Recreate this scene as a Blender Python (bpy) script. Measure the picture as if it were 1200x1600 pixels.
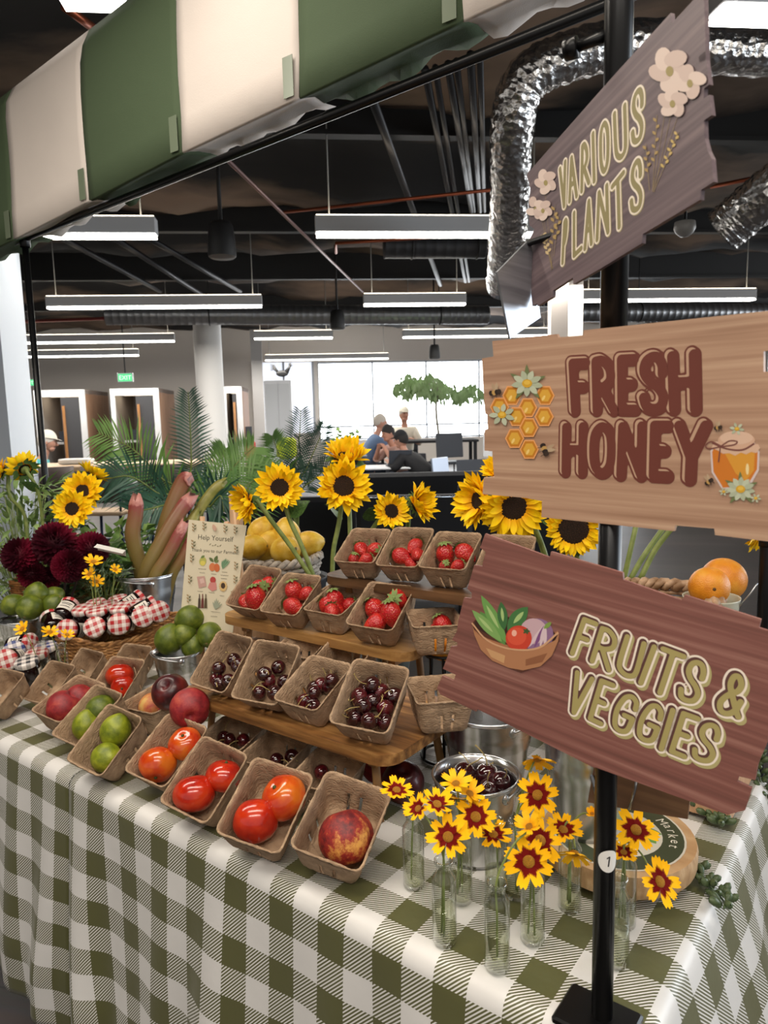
import bpy, bmesh, math, random
import numpy as np
from math import sin, cos, pi, radians as RAD, sqrt, atan2
from mathutils import Vector, Matrix, Euler
random.seed(7)
for o in list(bpy.data.objects): bpy.data.objects.remove(o, do_unlink=True)
scene = bpy.context.scene
C = scene.collection

# ------------------------------------------------------------------ camera
FPX, YAW, PITCH, ROLL, CAMZ = 1140.0, 127.0, 7.6, 1.4, 1.47
_a, _p, _r = RAD(YAW), RAD(PITCH), RAD(ROLL)
CF = Vector((cos(_a)*cos(_p), sin(_a)*cos(_p), -sin(_p)))
_R0 = CF.cross(Vector((0, 0, 1))).normalized(); _U0 = _R0.cross(CF)
CR = cos(_r)*_R0 - sin(_r)*_U0
CU = sin(_r)*_R0 + cos(_r)*_U0
CP = Vector((0, 0, CAMZ))
cam = bpy.data.cameras.new('camera'); camo = bpy.data.objects.new('camera', cam); C.objects.link(camo)
cam.sensor_fit = 'VERTICAL'; cam.sensor_height = 36.0; cam.lens = 36.0*FPX/1600.0
cam.clip_start = .02; cam.clip_end = 120
m = Matrix.Identity(4)
for i, v in enumerate((CR, CU, -CF)):
    for j in range(3): m[j][i] = v[j]
m.translation = CP
camo.matrix_world = m
scene.camera = camo
cam.dof.use_dof = True; cam.dof.focus_distance = 1.3; cam.dof.aperture_fstop = 10.0

# measuring helpers: a photograph pixel, seen on a plane of the place
def ray(x, y): return CF + CR*((x-600)/FPX) + CU*((800-y)/FPX)
def at_z(x, y, z):
    d = ray(x, y); return CP + d*((z-CAMZ)/d.z)
def at_y(x, y, Y):
    d = ray(x, y); return CP + d*(Y/d.y)
def at_d(x, y, t): return CP + ray(x, y)*t
def depth(P): return (Vector(P)-CP).dot(CF)

# ------------------------------------------------------------------ world, lights, exposure
w = bpy.data.worlds.new('world'); scene.world = w; w.use_nodes = True
bgn = w.node_tree.nodes['Background']
bgn.inputs[0].default_value = (1.0, .94, .87, 1); bgn.inputs[1].default_value = .55
def area(name, loc, size, energy, col, rot=(0, 0, 0), sy=None):
    l = bpy.data.lights.new(name, 'AREA'); l.energy = energy; l.color = col
    l.shape = 'RECTANGLE'; l.size = size; l.size_y = sy or size
    o = bpy.data.objects.new(name, l); C.objects.link(o); o.location = loc; o.rotation_euler = rot
    return o
area('ceiling_bar_and_fill', (-.35, .25, 2.9), 2.4, 38, (1, .90, .77), (0, 0, RAD(43)), .25)
area('ceiling_bar_and_fill', (-2.2, .35, 2.9), 2.4, 36, (1, .91, .79), (0, 0, RAD(43)), .25)
area('ceiling_bar_and_fill', (.55, -.9, 2.9), 2.4, 85, (1, .93, .83), (RAD(-18), 0, RAD(43)), .25)  # unseen fill lamp added behind the camera to light the cloth front
area('window_light', (4.0, 4.2, 2.2), 3.0, 150, (.80, .90, 1.0), (RAD(70), 0, RAD(138)), 2.2)
for _k, (_u, _v, _l, _e) in enumerate(((-.5, 8.0, 9, 260), (-.5, 12.5, 10, 300), (-1, 17.0, 12, 340))):
    area('ceiling_bar_and_fill', (_u*cos(RAD(43))-_v*sin(RAD(43)), _u*sin(RAD(43))+_v*cos(RAD(43)), 2.88), _l, _e, (1, .95, .88), (0, 0, RAD(43)), .3)  # added room fill under the pendant rows, brightens the back walls
scene.cycles.transparent_max_bounces = 24
scene.view_settings.view_transform = 'Standard'
scene.view_settings.look = 'None'
scene.view_settings.exposure = -0.02
scene.view_settings.gamma = 1.0
scene.view_settings.use_curve_mapping = False

# ------------------------------------------------------------------ materials
MATS = {}
def nodemat(name):
    mt = bpy.data.materials.new(name); mt.use_nodes = True
    nt = mt.node_tree; b = nt.nodes['Principled BSDF']
    MATS[name] = mt
    return mt, nt, b
def N(nt, t, **kw):
    n = nt.nodes.new(t)
    for k, v in kw.items():
        if k in n.inputs.keys() if isinstance(k, str) else False: n.inputs[k].default_value = v
        else: setattr(n, k, v)
    return n
def c4(c): return (c[0], c[1], c[2], 1)
def srgb(h):
    h = h.lstrip('#'); v = [int(h[i:i+2], 16)/255 for i in (0, 2, 4)]
    return tuple(x/12.92 if x <= .04045 else ((x+.055)/1.055)**2.4 for x in v)
def mat(name, col, rough=.5, metal=0, col2=None, scale=20, bump=0, bscale=60, emit=None, estr=0, spec=None, trans=0, detail=3, sss=0, stretch=None, lo=.4, hi=.62):
    """plain or two-tone noise material with optional bump"""
    if name in MATS: return MATS[name]
    mt, nt, b = nodemat(name)
    col = srgb(col) if isinstance(col, str) else col
    b.inputs['Base Color'].default_value = c4(col); b.inputs['Roughness'].default_value = rough; b.inputs['Metallic'].default_value = metal
    if spec is not None: b.inputs['Specular IOR Level'].default_value = spec
    tc = nt.nodes.new('ShaderNodeTexCoord'); src = tc.outputs['Object']
    if stretch:
        mp = nt.nodes.new('ShaderNodeMapping'); mp.inputs['Scale'].default_value = stretch
        nt.links.new(src, mp.inputs[0]); src = mp.outputs[0]
    if col2 is not None:
        col2 = srgb(col2) if isinstance(col2, str) else col2
        n = nt.nodes.new('ShaderNodeTexNoise'); n.inputs['Scale'].default_value = scale; n.inputs['Detail'].default_value = detail
        r = nt.nodes.new('ShaderNodeValToRGB'); r.color_ramp.elements[0].position = lo; r.color_ramp.elements[1].position = hi
        r.color_ramp.elements[0].color = c4(col); r.color_ramp.elements[1].color = c4(col2)
        nt.links.new(src, n.inputs['Vector']); nt.links.new(n.outputs['Fac'], r.inputs[0]); nt.links.new(r.outputs[0], b.inputs['Base Color'])
    if bump:
        n2 = nt.nodes.new('ShaderNodeTexNoise'); n2.inputs['Scale'].default_value = bscale; n2.inputs['Detail'].default_value = 3
        bp = nt.nodes.new('ShaderNodeBump'); bp.inputs['Strength'].default_value = bump; bp.inputs['Distance'].default_value = .004
        nt.links.new(src, n2.inputs['Vector']); nt.links.new(n2.outputs['Fac'], bp.inputs['Height']); nt.links.new(bp.outputs[0], b.inputs['Normal'])
    if emit is not None:
        b.inputs['Emission Color'].default_value = c4(srgb(emit) if isinstance(emit, str) else emit); b.inputs['Emission Strength'].default_value = estr
    if trans:
        b.inputs['Transmission Weight'].default_value = trans
    if sss:
        b.inputs['Subsurface Weight'].default_value = sss; b.inputs['Subsurface Radius'].default_value = (.02, .008, .004); b.inputs['Subsurface Scale'].default_value = .3
    return mt
def wood(name, c1, c2, c3=None, scale=6, rough=.5, axis=0, fine=80):
    """long-grain wood, grain along local axis"""
    if name in MATS: return MATS[name]
    mt, nt, b = nodemat(name)
    tc = nt.nodes.new('ShaderNodeTexCoord'); mp = nt.nodes.new('ShaderNodeMapping')
    s = [fine]*3; s[axis] = scale; mp.inputs['Scale'].default_value = s
    n = nt.nodes.new('ShaderNodeTexNoise'); n.inputs['Scale'].default_value = 1; n.inputs['Detail'].default_value = 5
    r = nt.nodes.new('ShaderNodeValToRGB'); e = r.color_ramp.elements
    e[0].position = .3; e[1].position = .7; e[0].color = c4(srgb(c1)); e[1].color = c4(srgb(c2))
    if c3: k = e.new(.5); k.color = c4(srgb(c3))
    nt.links.new(tc.outputs['Object'], mp.inputs[0]); nt.links.new(mp.outputs[0], n.inputs['Vector']); nt.links.new(n.outputs['Fac'], r.inputs[0]); nt.links.new(r.outputs[0], b.inputs['Base Color'])
    b.inputs['Roughness'].default_value = rough
    return mt
def print_mat():
    if 'print_ink' in MATS: return MATS['print_ink']
    mt, nt, b = nodemat('print_ink'); b.inputs['Roughness'].default_value = .55
    a = nt.nodes.new('ShaderNodeAttribute'); a.attribute_name = 'ink'
    nt.links.new(a.outputs['Color'], b.inputs['Base Color'])
    return mt

# ------------------------------------------------------------------ object helpers
def link(o, parent=None):
    C.objects.link(o)
    if parent is not None: o.parent = parent
    return o
def tag(o, label=None, cat=None, group=None, kind=None):
    if label: o['label'] = label
    if cat: o['category'] = cat
    if group: o['group'] = group
    if kind: o['kind'] = kind
    return o
def empty(name, loc=(0, 0, 0), rot=(0, 0, 0), scale=1.0):
    o = bpy.data.objects.new(name, None); o.empty_display_size = .02
    o.location = loc; o.rotation_euler = rot; o.scale = (scale,)*3
    return link(o)
def thing(name, label, cat, loc=(0, 0, 0), rot=(0, 0, 0), group=None, scale=1.0):
    return tag(empty(name, loc, rot, scale), label, cat, group)
def copy_tree(o, parent=None):
    c = o.copy(); C.objects.link(c)
    if parent is not None: c.parent = parent
    for ch in o.children: copy_tree(ch, c)
    return c
def frame_mat(origin, u, v, n):
    mm = Matrix.Identity(4)
    for i, a in enumerate((u, v, n)):
        for j in range(3): mm[j][i] = a[j]
    mm.translation = origin
    return mm
def look_rot(n, spin=0.0):
    """euler that turns local +Z to direction n"""
    q = Vector(n).normalized().to_track_quat('Z', 'Y')
    return (q.to_matrix() @ Matrix.Rotation(spin, 3, 'Z')).to_euler()

class MB:
    def __init__(s): s.v = []; s.f = []; s.mi = []; s.sm = []; s.m = 0
    def add(s, vs, fs, smooth=False, T=None):
        k = len(s.v)
        s.v += [tuple((T @ Vector(p)) if T is not None else p) for p in vs]
        s.f += [tuple(i+k for i in f) for f in fs]; s.mi += [s.m]*len(fs); s.sm += [smooth]*len(fs)
        return s
    def box(s, x0, x1, y0, y1, z0, z1, T=None):
        vs = [(x, y, z) for z in (z0, z1) for y in (y0, y1) for x in (x0, x1)]
        return s.add(vs, [(0, 2, 3, 1), (4, 5, 7, 6), (0, 1, 5, 4), (2, 6, 7, 3), (0, 4, 6, 2), (1, 3, 7, 5)], T=T)
    def cbox(s, c, d, T=None):
        return s.box(c[0]-d[0]/2, c[0]+d[0]/2, c[1]-d[1]/2, c[1]+d[1]/2, c[2]-d[2]/2, c[2]+d[2]/2, T=T)
    def rbox(s, c, d, r=.004, T=None):
        """box with chamfered edges"""
        hx, hy, hz = d[0]/2, d[1]/2, d[2]/2; r = min(r, hx*.49, hy*.49, hz*.49)
        vs = []; fs = []
        for (zz, k) in ((-hz, r), (-hz+r, 0), (hz-r, 0), (hz, r)):
            a, b_ = hx-k, hy-k
            ring = [(-a, -b_+r), (-a+r, -b_), (a-r, -b_), (a, -b_+r), (a, b_-r), (a-r, b_), (-a+r, b_), (-a, b_-r)]
            vs += [(c[0]+p[0], c[1]+p[1], c[2]+zz) for p in ring]
        for l in range(3):
            for i in range(8):
                j = (i+1) % 8; fs.append((l*8+i, l*8+j, l*8+8+j, l*8+8+i))
        fs.append(tuple(range(7, -1, -1))); fs.append(tuple(24+i for i in range(8)))
        return s.add(vs, fs, T=T)
    def lathe(s, prof, n=24, T=None, smooth=True, cap0=False, cap1=False, rfun=None):
        vs = []; fs = []
        for (r, z) in prof:
            for i in range(n):
                a = 2*pi*i/n; rr = r*(rfun(a, z) if rfun else 1)
                vs.append((rr*cos(a), rr*sin(a), z))
        for l in range(len(prof)-1):
            for i in range(n):
                j = (i+1) % n; fs.append((l*n+i, l*n+j, l*n+n+j, l*n+n+i))
        if cap0: fs.append(tuple(range(n-1, -1, -1)))
        if cap1: fs.append(tuple((len(prof)-1)*n+i for i in range(n)))
        return s.add(vs, fs, smooth, T)
    def tube(s, pts, r, n=8, caps=True, T=None, smooth=True):
        pts = [Vector(p) for p in pts]; m_ = len(pts)
        rs = r if isinstance(r, (list, tuple)) else [r]*m_
        vs = []; fs = []
        t0 = (pts[1]-pts[0]).normalized()
        up = Vector((0, 0, 1)) if abs(t0.z) < .9 else Vector((1, 0, 0))
        nx = t0.cross(up).normalized()
        for i, p in enumerate(pts):
            t = (pts[min(i+1, m_-1)]-pts[max(i-1, 0)]).normalized()
            nx = (nx - t*nx.dot(t)).normalized(); ny = t.cross(nx)
            for k in range(n):
                a = 2*pi*k/n; vs.append(tuple(p + (nx*cos(a)+ny*sin(a))*rs[i]))
        for l in range(m_-1):
            for k in range(n):
                j = (k+1) % n; fs.append((l*n+k, l*n+j, l*n+n+j, l*n+n+k))
        if caps: fs.append(tuple(range(n-1, -1, -1))); fs.append(tuple((m_-1)*n+k for k in range(n)))
        return s.add(vs, fs, smooth, T)
    def ring(s, R, r, z=0, n=32, k=6, T=None, sx=1, sy=1):
        vs = []; fs = []
        for i in range(n):
            a = 2*pi*i/n
            for j in range(k):
                b_ = 2*pi*j/k; rr = R + r*cos(b_)
                vs.append((rr*cos(a)*sx, rr*sin(a)*sy, z+r*sin(b_)))
        for i in range(n):
            for j in range(k):
                fs.append((i*k+j, ((i+1) % n)*k+j, ((i+1) % n)*k+(j+1) % k, i*k+(j+1) % k))
        return s.add(vs, fs, True, T)
    def sphere(s, r, n=20, m=12, T=None, sc=(1, 1, 1)):
        prof = [(r*max(sin(pi*i/m), 1e-4), -r*cos(pi*i/m)) for i in range(m+1)]
        TT = Matrix.Diagonal((*sc, 1)); TT = (T @ TT) if T is not None else TT
        return s.lathe(prof, n, TT)
    def poly(s, pts, smooth=False, T=None): return s.add(pts, [tuple(range(len(pts)))], smooth, T)
    def prism(s, pts2, z0, z1, T=None):
        n = len(pts2); vs = [(p[0], p[1], z0) for p in pts2]+[(p[0], p[1], z1) for p in pts2]
        fs = [tuple(range(n-1, -1, -1)), tuple(range(n, 2*n))]+[(i, (i+1) % n, n+(i+1) % n, n+i) for i in range(n)]
        return s.add(vs, fs, T=T)
    def mesh(s, name, *mats):
        me = bpy.data.meshes.new(name); me.from_pydata(s.v, [], s.f); me.update()
        for x in mats: me.materials.append(x)
        me.polygons.foreach_set('use_smooth', s.sm)
        if len(mats) > 1: me.polygons.foreach_set('material_index', s.mi)
        return me
    def build(s, name, mats, parent=None, loc=None, rot=None, kind=None):
        if not isinstance(mats, (list, tuple)): mats = (mats,)
        o = bpy.data.objects.new(name, s.mesh(name, *mats)); link(o, parent)
        if loc is not None: o.location = loc
        if rot is not None: o.rotation_euler = rot
        if kind: o['kind'] = kind
        return o
def obj(name, me, parent=None, loc=(0, 0, 0), rot=(0, 0, 0), scale=1.0):
    o = bpy.data.objects.new(name, me); link(o, parent); o.location = loc; o.rotation_euler = rot
    o.scale = (scale,)*3 if isinstance(scale, (int, float)) else scale
    return o
def TR(loc=(0, 0, 0), rot=(0, 0, 0), sc=(1, 1, 1)):
    return Matrix.Translation(loc) @ Euler(rot).to_matrix().to_4x4() @ Matrix.Diagonal((*sc, 1))
def crom(pts, n=6, closed=False):
    """Catmull-Rom through points"""
    P = [Vector(p) for p in pts]; out = []
    L = len(P); segs = L if closed else L-1
    for i in range(segs):
        p0 = P[(i-1) % L] if closed or i > 0 else P[0]*2-P[1]
        p1, p2 = P[i % L], P[(i+1) % L]
        p3 = P[(i+2) % L] if closed or i+2 < L else P[-1]*2-P[-2]
        for k in range(n):
            t = k/n
            out.append(.5*((2*p1)+(p2-p0)*t+(2*p0-5*p1+4*p2-p3)*t*t+(3*p1-p0-3*p2+p3)*t**3))
    if not closed: out.append(P[-1])
    return out
def struct(o): o['kind'] = 'structure'; return o

# ------------------------------------------------------------------ flat print
class Ink:
    """flat printed shapes; f maps drawing coordinates to local XY of the sign"""
    def __init__(s, f=None, dz=.00003, z0=.0002): s.f = f or (lambda p: p); s.v = []; s.fc = []; s.col = []; s.z = z0; s.dz = dz
    def face(s, pts, col):
        k = len(s.v); col = srgb(col) if isinstance(col, str) else col
        for p in pts: s.v.append((p[0], p[1], s.z)); s.col.append(col)
        s.fc.append(tuple(range(k, k+len(pts))))
    def up(s): s.z += s.dz
    def poly(s, pts, col): s.up(); s.face([s.f(p) for p in pts], col)
    def ell(s, c, rx, ry, col, rot=0, n=20):
        s.poly([(c[0]+rx*cos(a)*cos(rot)-ry*sin(a)*sin(rot), c[1]+rx*cos(a)*sin(rot)+ry*sin(a)*cos(rot)) for a in [2*pi*i/n for i in range(n)]], col)
    def leaf(s, a, b, wd, col, n=8):
        a = Vector(a); b = Vector(b); d = b-a; nn = Vector((-d.y, d.x)).normalized()*wd
        pts = [a+d*(i/n)+nn*sin(pi*i/n)**.8 for i in range(n+1)]+[a+d*(i/n)-nn*sin(pi*i/n)**.8 for i in range(n-1, 0, -1)]
        s.poly(pts, col)
    def stroke(s, pts, wd, col, off=(0, 0), lift=True, local=False):
        """thin line of local width wd along drawing points, one strip"""
        if lift: s.up()
        Q = [Vector(p if local else s.f(p)[:2] if not isinstance(p, Vector) else s.f((p.x, p.y)))+Vector(off) for p in pts]
        h = wd/2; L_ = []; R_ = []
        for i, q in enumerate(Q):
            d = Q[min(i+1, len(Q)-1)]-Q[max(i-1, 0)]
            nn = Vector((-d.y, d.x)).normalized()*h; L_.append(q+nn); R_.append(q-nn)
        for i in range(len(Q)-1): s.face([L_[i], R_[i], R_[i+1], L_[i+1]], col)
    def glyphs(s, lines, h, col, off=(0, 0), cell=None):
        """union of round strokes of half width h along local polylines (filled by marching squares)"""
        segs = [(p, q) for g in lines for p, q in zip(g[:-1], g[1:])]
        A = np.array([[p[0]+off[0], p[1]+off[1]] for p, q in segs]); B_ = np.array([[q[0]+off[0], q[1]+off[1]] for p, q in segs])
        cell = cell or h/3.2
        lo = np.minimum(A.min(0), B_.min(0))-h-cell*1.5; hi = np.maximum(A.max(0), B_.max(0))+h+cell*1.5
        nx, ny = [int(k)+1 for k in (hi-lo)/cell]
        X, Y = np.meshgrid(lo[0]+cell*np.arange(nx+1), lo[1]+cell*np.arange(ny+1))
        P = np.stack([X, Y], -1)[:, :, None, :]; D = B_-A
        t = np.clip(((P-A)*D).sum(-1)/np.maximum((D*D).sum(-1), 1e-14), 0, 1)
        F = h-np.sqrt((((A+t[..., None]*D)-P)**2).sum(-1)).min(-1)
        for j in range(ny):
            i = 0
            while i < nx:
                c = (F[j, i], F[j, i+1], F[j+1, i+1], F[j+1, i])
                if max(c) <= 0: i += 1; continue
                if min(c) > 0:
                    k = i
                    while k+1 < nx and min(F[j, k+1], F[j, k+2], F[j+1, k+2], F[j+1, k+1]) > 0: k += 1
                    s.face([(X[j, i], Y[j, i]), (X[j, k+1], Y[j, k+1]), (X[j+1, k+1], Y[j+1, k+1]), (X[j+1, i], Y[j+1, i])], col)
                    i = k+1; continue
                q = [(X[j, i], Y[j, i]), (X[j, i+1], Y[j, i+1]), (X[j+1, i+1], Y[j+1, i+1]), (X[j+1, i], Y[j+1, i])]; out = []
                for a in range(4):
                    b_ = (a+1) % 4
                    if c[a] > 0: out.append(q[a])
                    if (c[a] > 0) != (c[b_] > 0):
                        w_ = c[a]/(c[a]-c[b_]); out.append((q[a][0]+(q[b_][0]-q[a][0])*w_, q[a][1]+(q[b_][1]-q[a][1])*w_))
                if len(out) > 2: s.face(out, col)
                i += 1
    def build(s, name, parent):
        me = bpy.data.meshes.new(name)
        # make every face look to +z
        fc = []
        for f in s.fc:
            ar = 0
            for i in range(len(f)):
                p, q = s.v[f[i]], s.v[f[(i+1) % len(f)]]; ar += p[0]*q[1]-q[0]*p[1]
            fc.append(f if ar > 0 else f[::-1])
        me.from_pydata(s.v, [], fc); me.update()
        at = me.color_attributes.new('ink', 'FLOAT_COLOR', 'POINT')
        flat = []
        for c in s.col: flat += [c[0], c[1], c[2], 1]
        at.data.foreach_set('color', flat)
        me.materials.append(print_mat())
        return link(bpy.data.objects.new(name, me), parent)
def text_polys(body, size=1.0):
    cu = bpy.data.curves.new('t', 'FONT'); cu.body = body; cu.size = size; cu.resolution_u = 2
    o = bpy.data.objects.new('t', cu); C.objects.link(o)
    me = o.to_mesh(); vs = [(v.co.x, v.co.y) for v in me.vertices]; fs = [tuple(p.vertices) for p in me.polygons]
    o.to_mesh_clear(); bpy.data.objects.remove(o, do_unlink=True); bpy.data.curves.remove(cu)
    return vs, fs
def ink_text(ink, body, cx, cy, size, col, f=None, rot=0):
    """text centred on (cx, cy) in drawing coordinates, y up in local"""
    vs, fs = text_polys(body, size)
    x0, x1 = min(v[0] for v in vs), max(v[0] for v in vs); y0, y1 = min(v[1] for v in vs), max(v[1] for v in vs)
    ink.up()
    P = []
    for v in vs:
        x, y = v[0]-(x0+x1)/2, v[1]-(y0+y1)/2
        P.append((cx+x*cos(rot)-y*sin(rot), cy+x*sin(rot)+y*cos(rot)))
    g = f or (lambda p: p)
    for q in fs: ink.face([g(P[i]) for i in q], col)
# stroke alphabet, unit box, y up; 'c' strokes are smoothed
GL = {
 'F': [[(0, 0), (0, 1), (1, 1)], [(0, .5), (.75, .5)]],
 'R': [[(0, 0), (0, 1)], 'c', [(0, 1), (.5, 1), (.95, .85), (.95, .62), (.5, .48), (.1, .46)], [(.35, .46), (1, 0)]],
 'E': [[(1, 1), (0, 1), (0, 0), (1, 0)], [(0, .5), (.75, .5)]],
 'S': ['c', [(1, .68), (1, .85), (.8, .99), (.45, 1), (.12, .9), (.05, .72), (.3, .56), (.75, .42), (.98, .25), (.85, .06), (.5, 0), (.15, .05), (0, .22)]],
 'H': [[(0, 0), (0, 1)], [(1, 0), (1, 1)], [(0, .5), (1, .5)]],
 'O': ['o', [(.5, 1), (.9, .85), (1, .5), (.9, .15), (.5, 0), (.1, .15), (0, .5), (.1, .85)]],
 'N': [[(0, 0), (0, 1), (1, 0), (1, 1)]],
 'Y': [[(0, 1), (.5, .42), (1, 1)], [(.5, .42), (.5, 0)]],
 'U': ['c', [(0, 1), (0, .3), (.12, .08), (.5, 0), (.88, .08), (1, .3), (1, 1)]],
 'I': [[(.5, 0), (.5, 1)]],
 'T': [[(0, 1), (1, 1)], [(.5, 1), (.5, 0)]],
 'V': [[(0, 1), (.42, 0), (1, 1)]],
 'G': ['c', [(1, .72), (.95, .9), (.6, 1), (.2, .88), (0, .5), (.15, .1), (.5, 0), (.88, .1), (1, .45)], [(1, .45), (.5, .45)]],
 'A': [[(0, 0), (.5, 1), (1, 0)], [(.2, .36), (.8, .36)]],
 'L': [[(0, 1), (0, 0), (1, 0)]],
 'P': [[(0, 0), (0, 1)], 'c', [(0, 1), (.5, 1), (.95, .88), (.95, .6), (.5, .45), (0, .45)]],
 '&': ['c', [(1, .0), (.55, .42), (.22, .72), (.3, .95), (.6, 1), (.82, .85), (.7, .65), (.25, .45), (0, .22), (.15, .02), (.5, 0), (.8, .15), (.98, .42)]],
}
def glyph(ch):
    out = []; mode = None
    for g in GL[ch]:
        if isinstance(g, str): mode = g; continue
        if mode == 'c': out.append([tuple(p) for p in crom([Vector(p) for p in g], 5)])
        elif mode == 'o':
            q = crom([Vector(p) for p in g], 4, True); out.append([tuple(p) for p in q]+[tuple(q[0])])
        else: out.append(g)
        mode = None
    return out
# ================================================================== table and cloth
TZ = .75
TX0, TX1, TY0, TY1 = -2.75, -.235, .75, 1.50       # table top edges
def check_cloth():
    """white, striped and olive buffalo check from UV in metres, 5 cm cells"""
    mt, nt, b = nodemat('buffalo_check_cloth'); L = nt.links.new
    def Mth(op, a, b_=None, cl=False):
        n = nt.nodes.new('ShaderNodeMath'); n.operation = op; n.use_clamp = cl
        for i, q in enumerate((a, b_)):
            if q is None: continue
            if isinstance(q, (int, float)): n.inputs[i].default_value = q
            else: L(q, n.inputs[i])
        return n.outputs[0]
    uv = nt.nodes.new('ShaderNodeUVMap'); sp = nt.nodes.new('ShaderNodeSeparateXYZ'); L(uv.outputs[0], sp.inputs[0])
    U = Mth('DIVIDE', sp.outputs[0], .102); V = Mth('DIVIDE', sp.outputs[1], .102)
    a = Mth('LESS_THAN', Mth('FRACT', U), .5); c = Mth('LESS_THAN', Mth('FRACT', V), .5)
    both = Mth('MULTIPLY', a, c)
    one = Mth('ABSOLUTE', Mth('SUBTRACT', a, c))
    st = Mth('LESS_THAN', Mth('FRACT', Mth('DIVIDE', Mth('SUBTRACT', sp.outputs[0], sp.outputs[1]), .0062)), .54)
    dark = Mth('MAXIMUM', both, Mth('MULTIPLY', one, st))
    mx = nt.nodes.new('ShaderNodeMix'); mx.data_type = 'RGBA'
    mx.inputs[6].default_value = c4((.70, .685, .665)); mx.inputs[7].default_value = c4(srgb('#55552f'))
    L(dark, mx.inputs[0]); L(mx.outputs[2], b.inputs['Base Color'])
    b.inputs['Roughness'].default_value = .42; b.inputs['Sheen Weight'].default_value = .15
    n = nt.nodes.new('ShaderNodeTexNoise'); n.inputs['Scale'].default_value = 9; n.inputs['Detail'].default_value = 4
    bp = nt.nodes.new('ShaderNodeBump'); bp.inputs['Strength'].default_value = .25; bp.inputs['Distance'].default_value = .01
    tc = nt.nodes.new('ShaderNodeTexCoord'); L(tc.outputs['Object'], n.inputs['Vector']); L(n.outputs['Fac'], bp.inputs['Height']); L(bp.outputs[0], b.inputs['Normal'])
    return mt
CLOTH = check_cloth()
def bend(o, r=.022):
    """overhang length o -> (outward, down)"""
    if o <= 0: return 0.0, 0.0
    if o < r*pi/2: a = o/r; return r*sin(a), r*(1-cos(a))
    return r, r+(o-r*pi/2)
def drape(name, x0, x1, y0, y1, over_l, over_r, over_f, over_b, label, seed=0, du=.014, slit=None, uvo=(0, 0), ztop=TZ+.002):
    nx = int((x1+over_r-x0+over_l)/du); ny = int((y1+over_b-y0+over_f)/du)
    vs = []; uvs = []
    for j in range(ny+1):
        cy = y0-over_f + (y1+over_b-y0+over_f)*j/ny
        for i in range(nx+1):
            cx = x0-over_l + (x1+over_r-x0+over_l)*i/nx
            ox = cx-x1 if cx > x1 else (x0-cx if cx < x0 and over_l > 0 else 0); sx = 1 if cx > x1 else -1
            oy = y0-cy if cy < y0 else (cy-y1 if cy > y1 else 0); sy = -1 if cy < y0 else 1
            px = min(max(cx, x0), x1) if over_l > 0 else min(cx, x1); py = min(max(cy, y0), y1)
            z = ztop
            if ox > 0 and oy > 0:
                d = sqrt(ox*ox+oy*oy); ph = atan2(ox, oy)
                o, dn = bend(d); flare = max(0, d-.03)*(.16*sin(2*ph)+.30*sin(ph)**2+.075*cos(ph)**2)
                rip = .012*min(1, d/.25)*sin(ph*10+seed)
                px += sx*((o+flare+rip)*sin(ph)); py += sy*((o+flare+rip)*cos(ph)); z -= dn*.985
            elif oy > 0:
                o, dn = bend(oy); h = min(1, max(0, oy-.03)/.45)
                rip = h*(.016*sin(cx*13+seed)+.010*sin(cx*29+1.7*seed+oy*3)+.006*sin(cx*47+oy*5))
                py += sy*(o+.035*h+rip); z -= dn
                px += .006*h*sin(cx*21+oy*6)
                if slit is not None:                   # the edge by the slit swings aside as it falls
                    px += slit*h*h*math.exp(-abs(cx-(x0 if slit > 0 else x1))/.10)
            elif ox > 0:
                o, dn = bend(ox); h = min(1, max(0, ox-.03)/.45)
                rip = h*(.018*sin(cy*12+seed)+.012*sin(cy*27+seed))
                px += sx*(o+.30*max(0, ox-.03)+rip); z -= dn*.96
            else:
                z += .0012*sin(cx*9+seed)*sin(cy*11)
            vs.append((px, py, z)); uvs.append((cx+uvo[0], cy+uvo[1]))
    fs = [(j*(nx+1)+i, j*(nx+1)+i+1, (j+1)*(nx+1)+i+1, (j+1)*(nx+1)+i) for j in range(ny) for i in range(nx)]
    me = bpy.data.meshes.new(name); me.from_pydata(vs, [], fs); me.update()
    ul = me.uv_layers.new(name='UVMap')
    for lp in me.loops: ul.data[lp.index].uv = uvs[lp.vertex_index]
    me.materials.append(CLOTH); me.polygons.foreach_set('use_smooth', [True]*len(fs))
    o = link(bpy.data.objects.new(name, me))
    md = o.modifiers.new('thick', 'SOLIDIFY'); md.thickness = .0012; md.offset = -1
    return tag(o, label, 'tablecloth', 'checked tablecloths')
SEAM = -1.372
# white columns of the check centre on x = -.665, -.767 ...; dark cells start at fract(U) < .5
UVO = (.665-.0765+1.02, -.712+.102*8+.051)
drape('tablecloth', SEAM, TX1, TY0, TY1, 0, .56, .57, .03, 'olive and white checked tablecloth under the row of tomato baskets', 1.0, slit=.05, uvo=UVO)
drape('tablecloth', -2.75, SEAM-.003, TY0, TY1, 0, 0, .59, .03, 'olive and white checked tablecloth at the far left, left of the slit', 2.6, slit=-.012, uvo=(UVO[0]+.02, UVO[1]), ztop=TZ+.0017)
drape('tablecloth', -.19, .55, 1.62, 2.3, .0, .3, .55, .0, 'olive and white checked tablecloth of the next table, at the right edge', 4.0, uvo=(0, 0))

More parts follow.
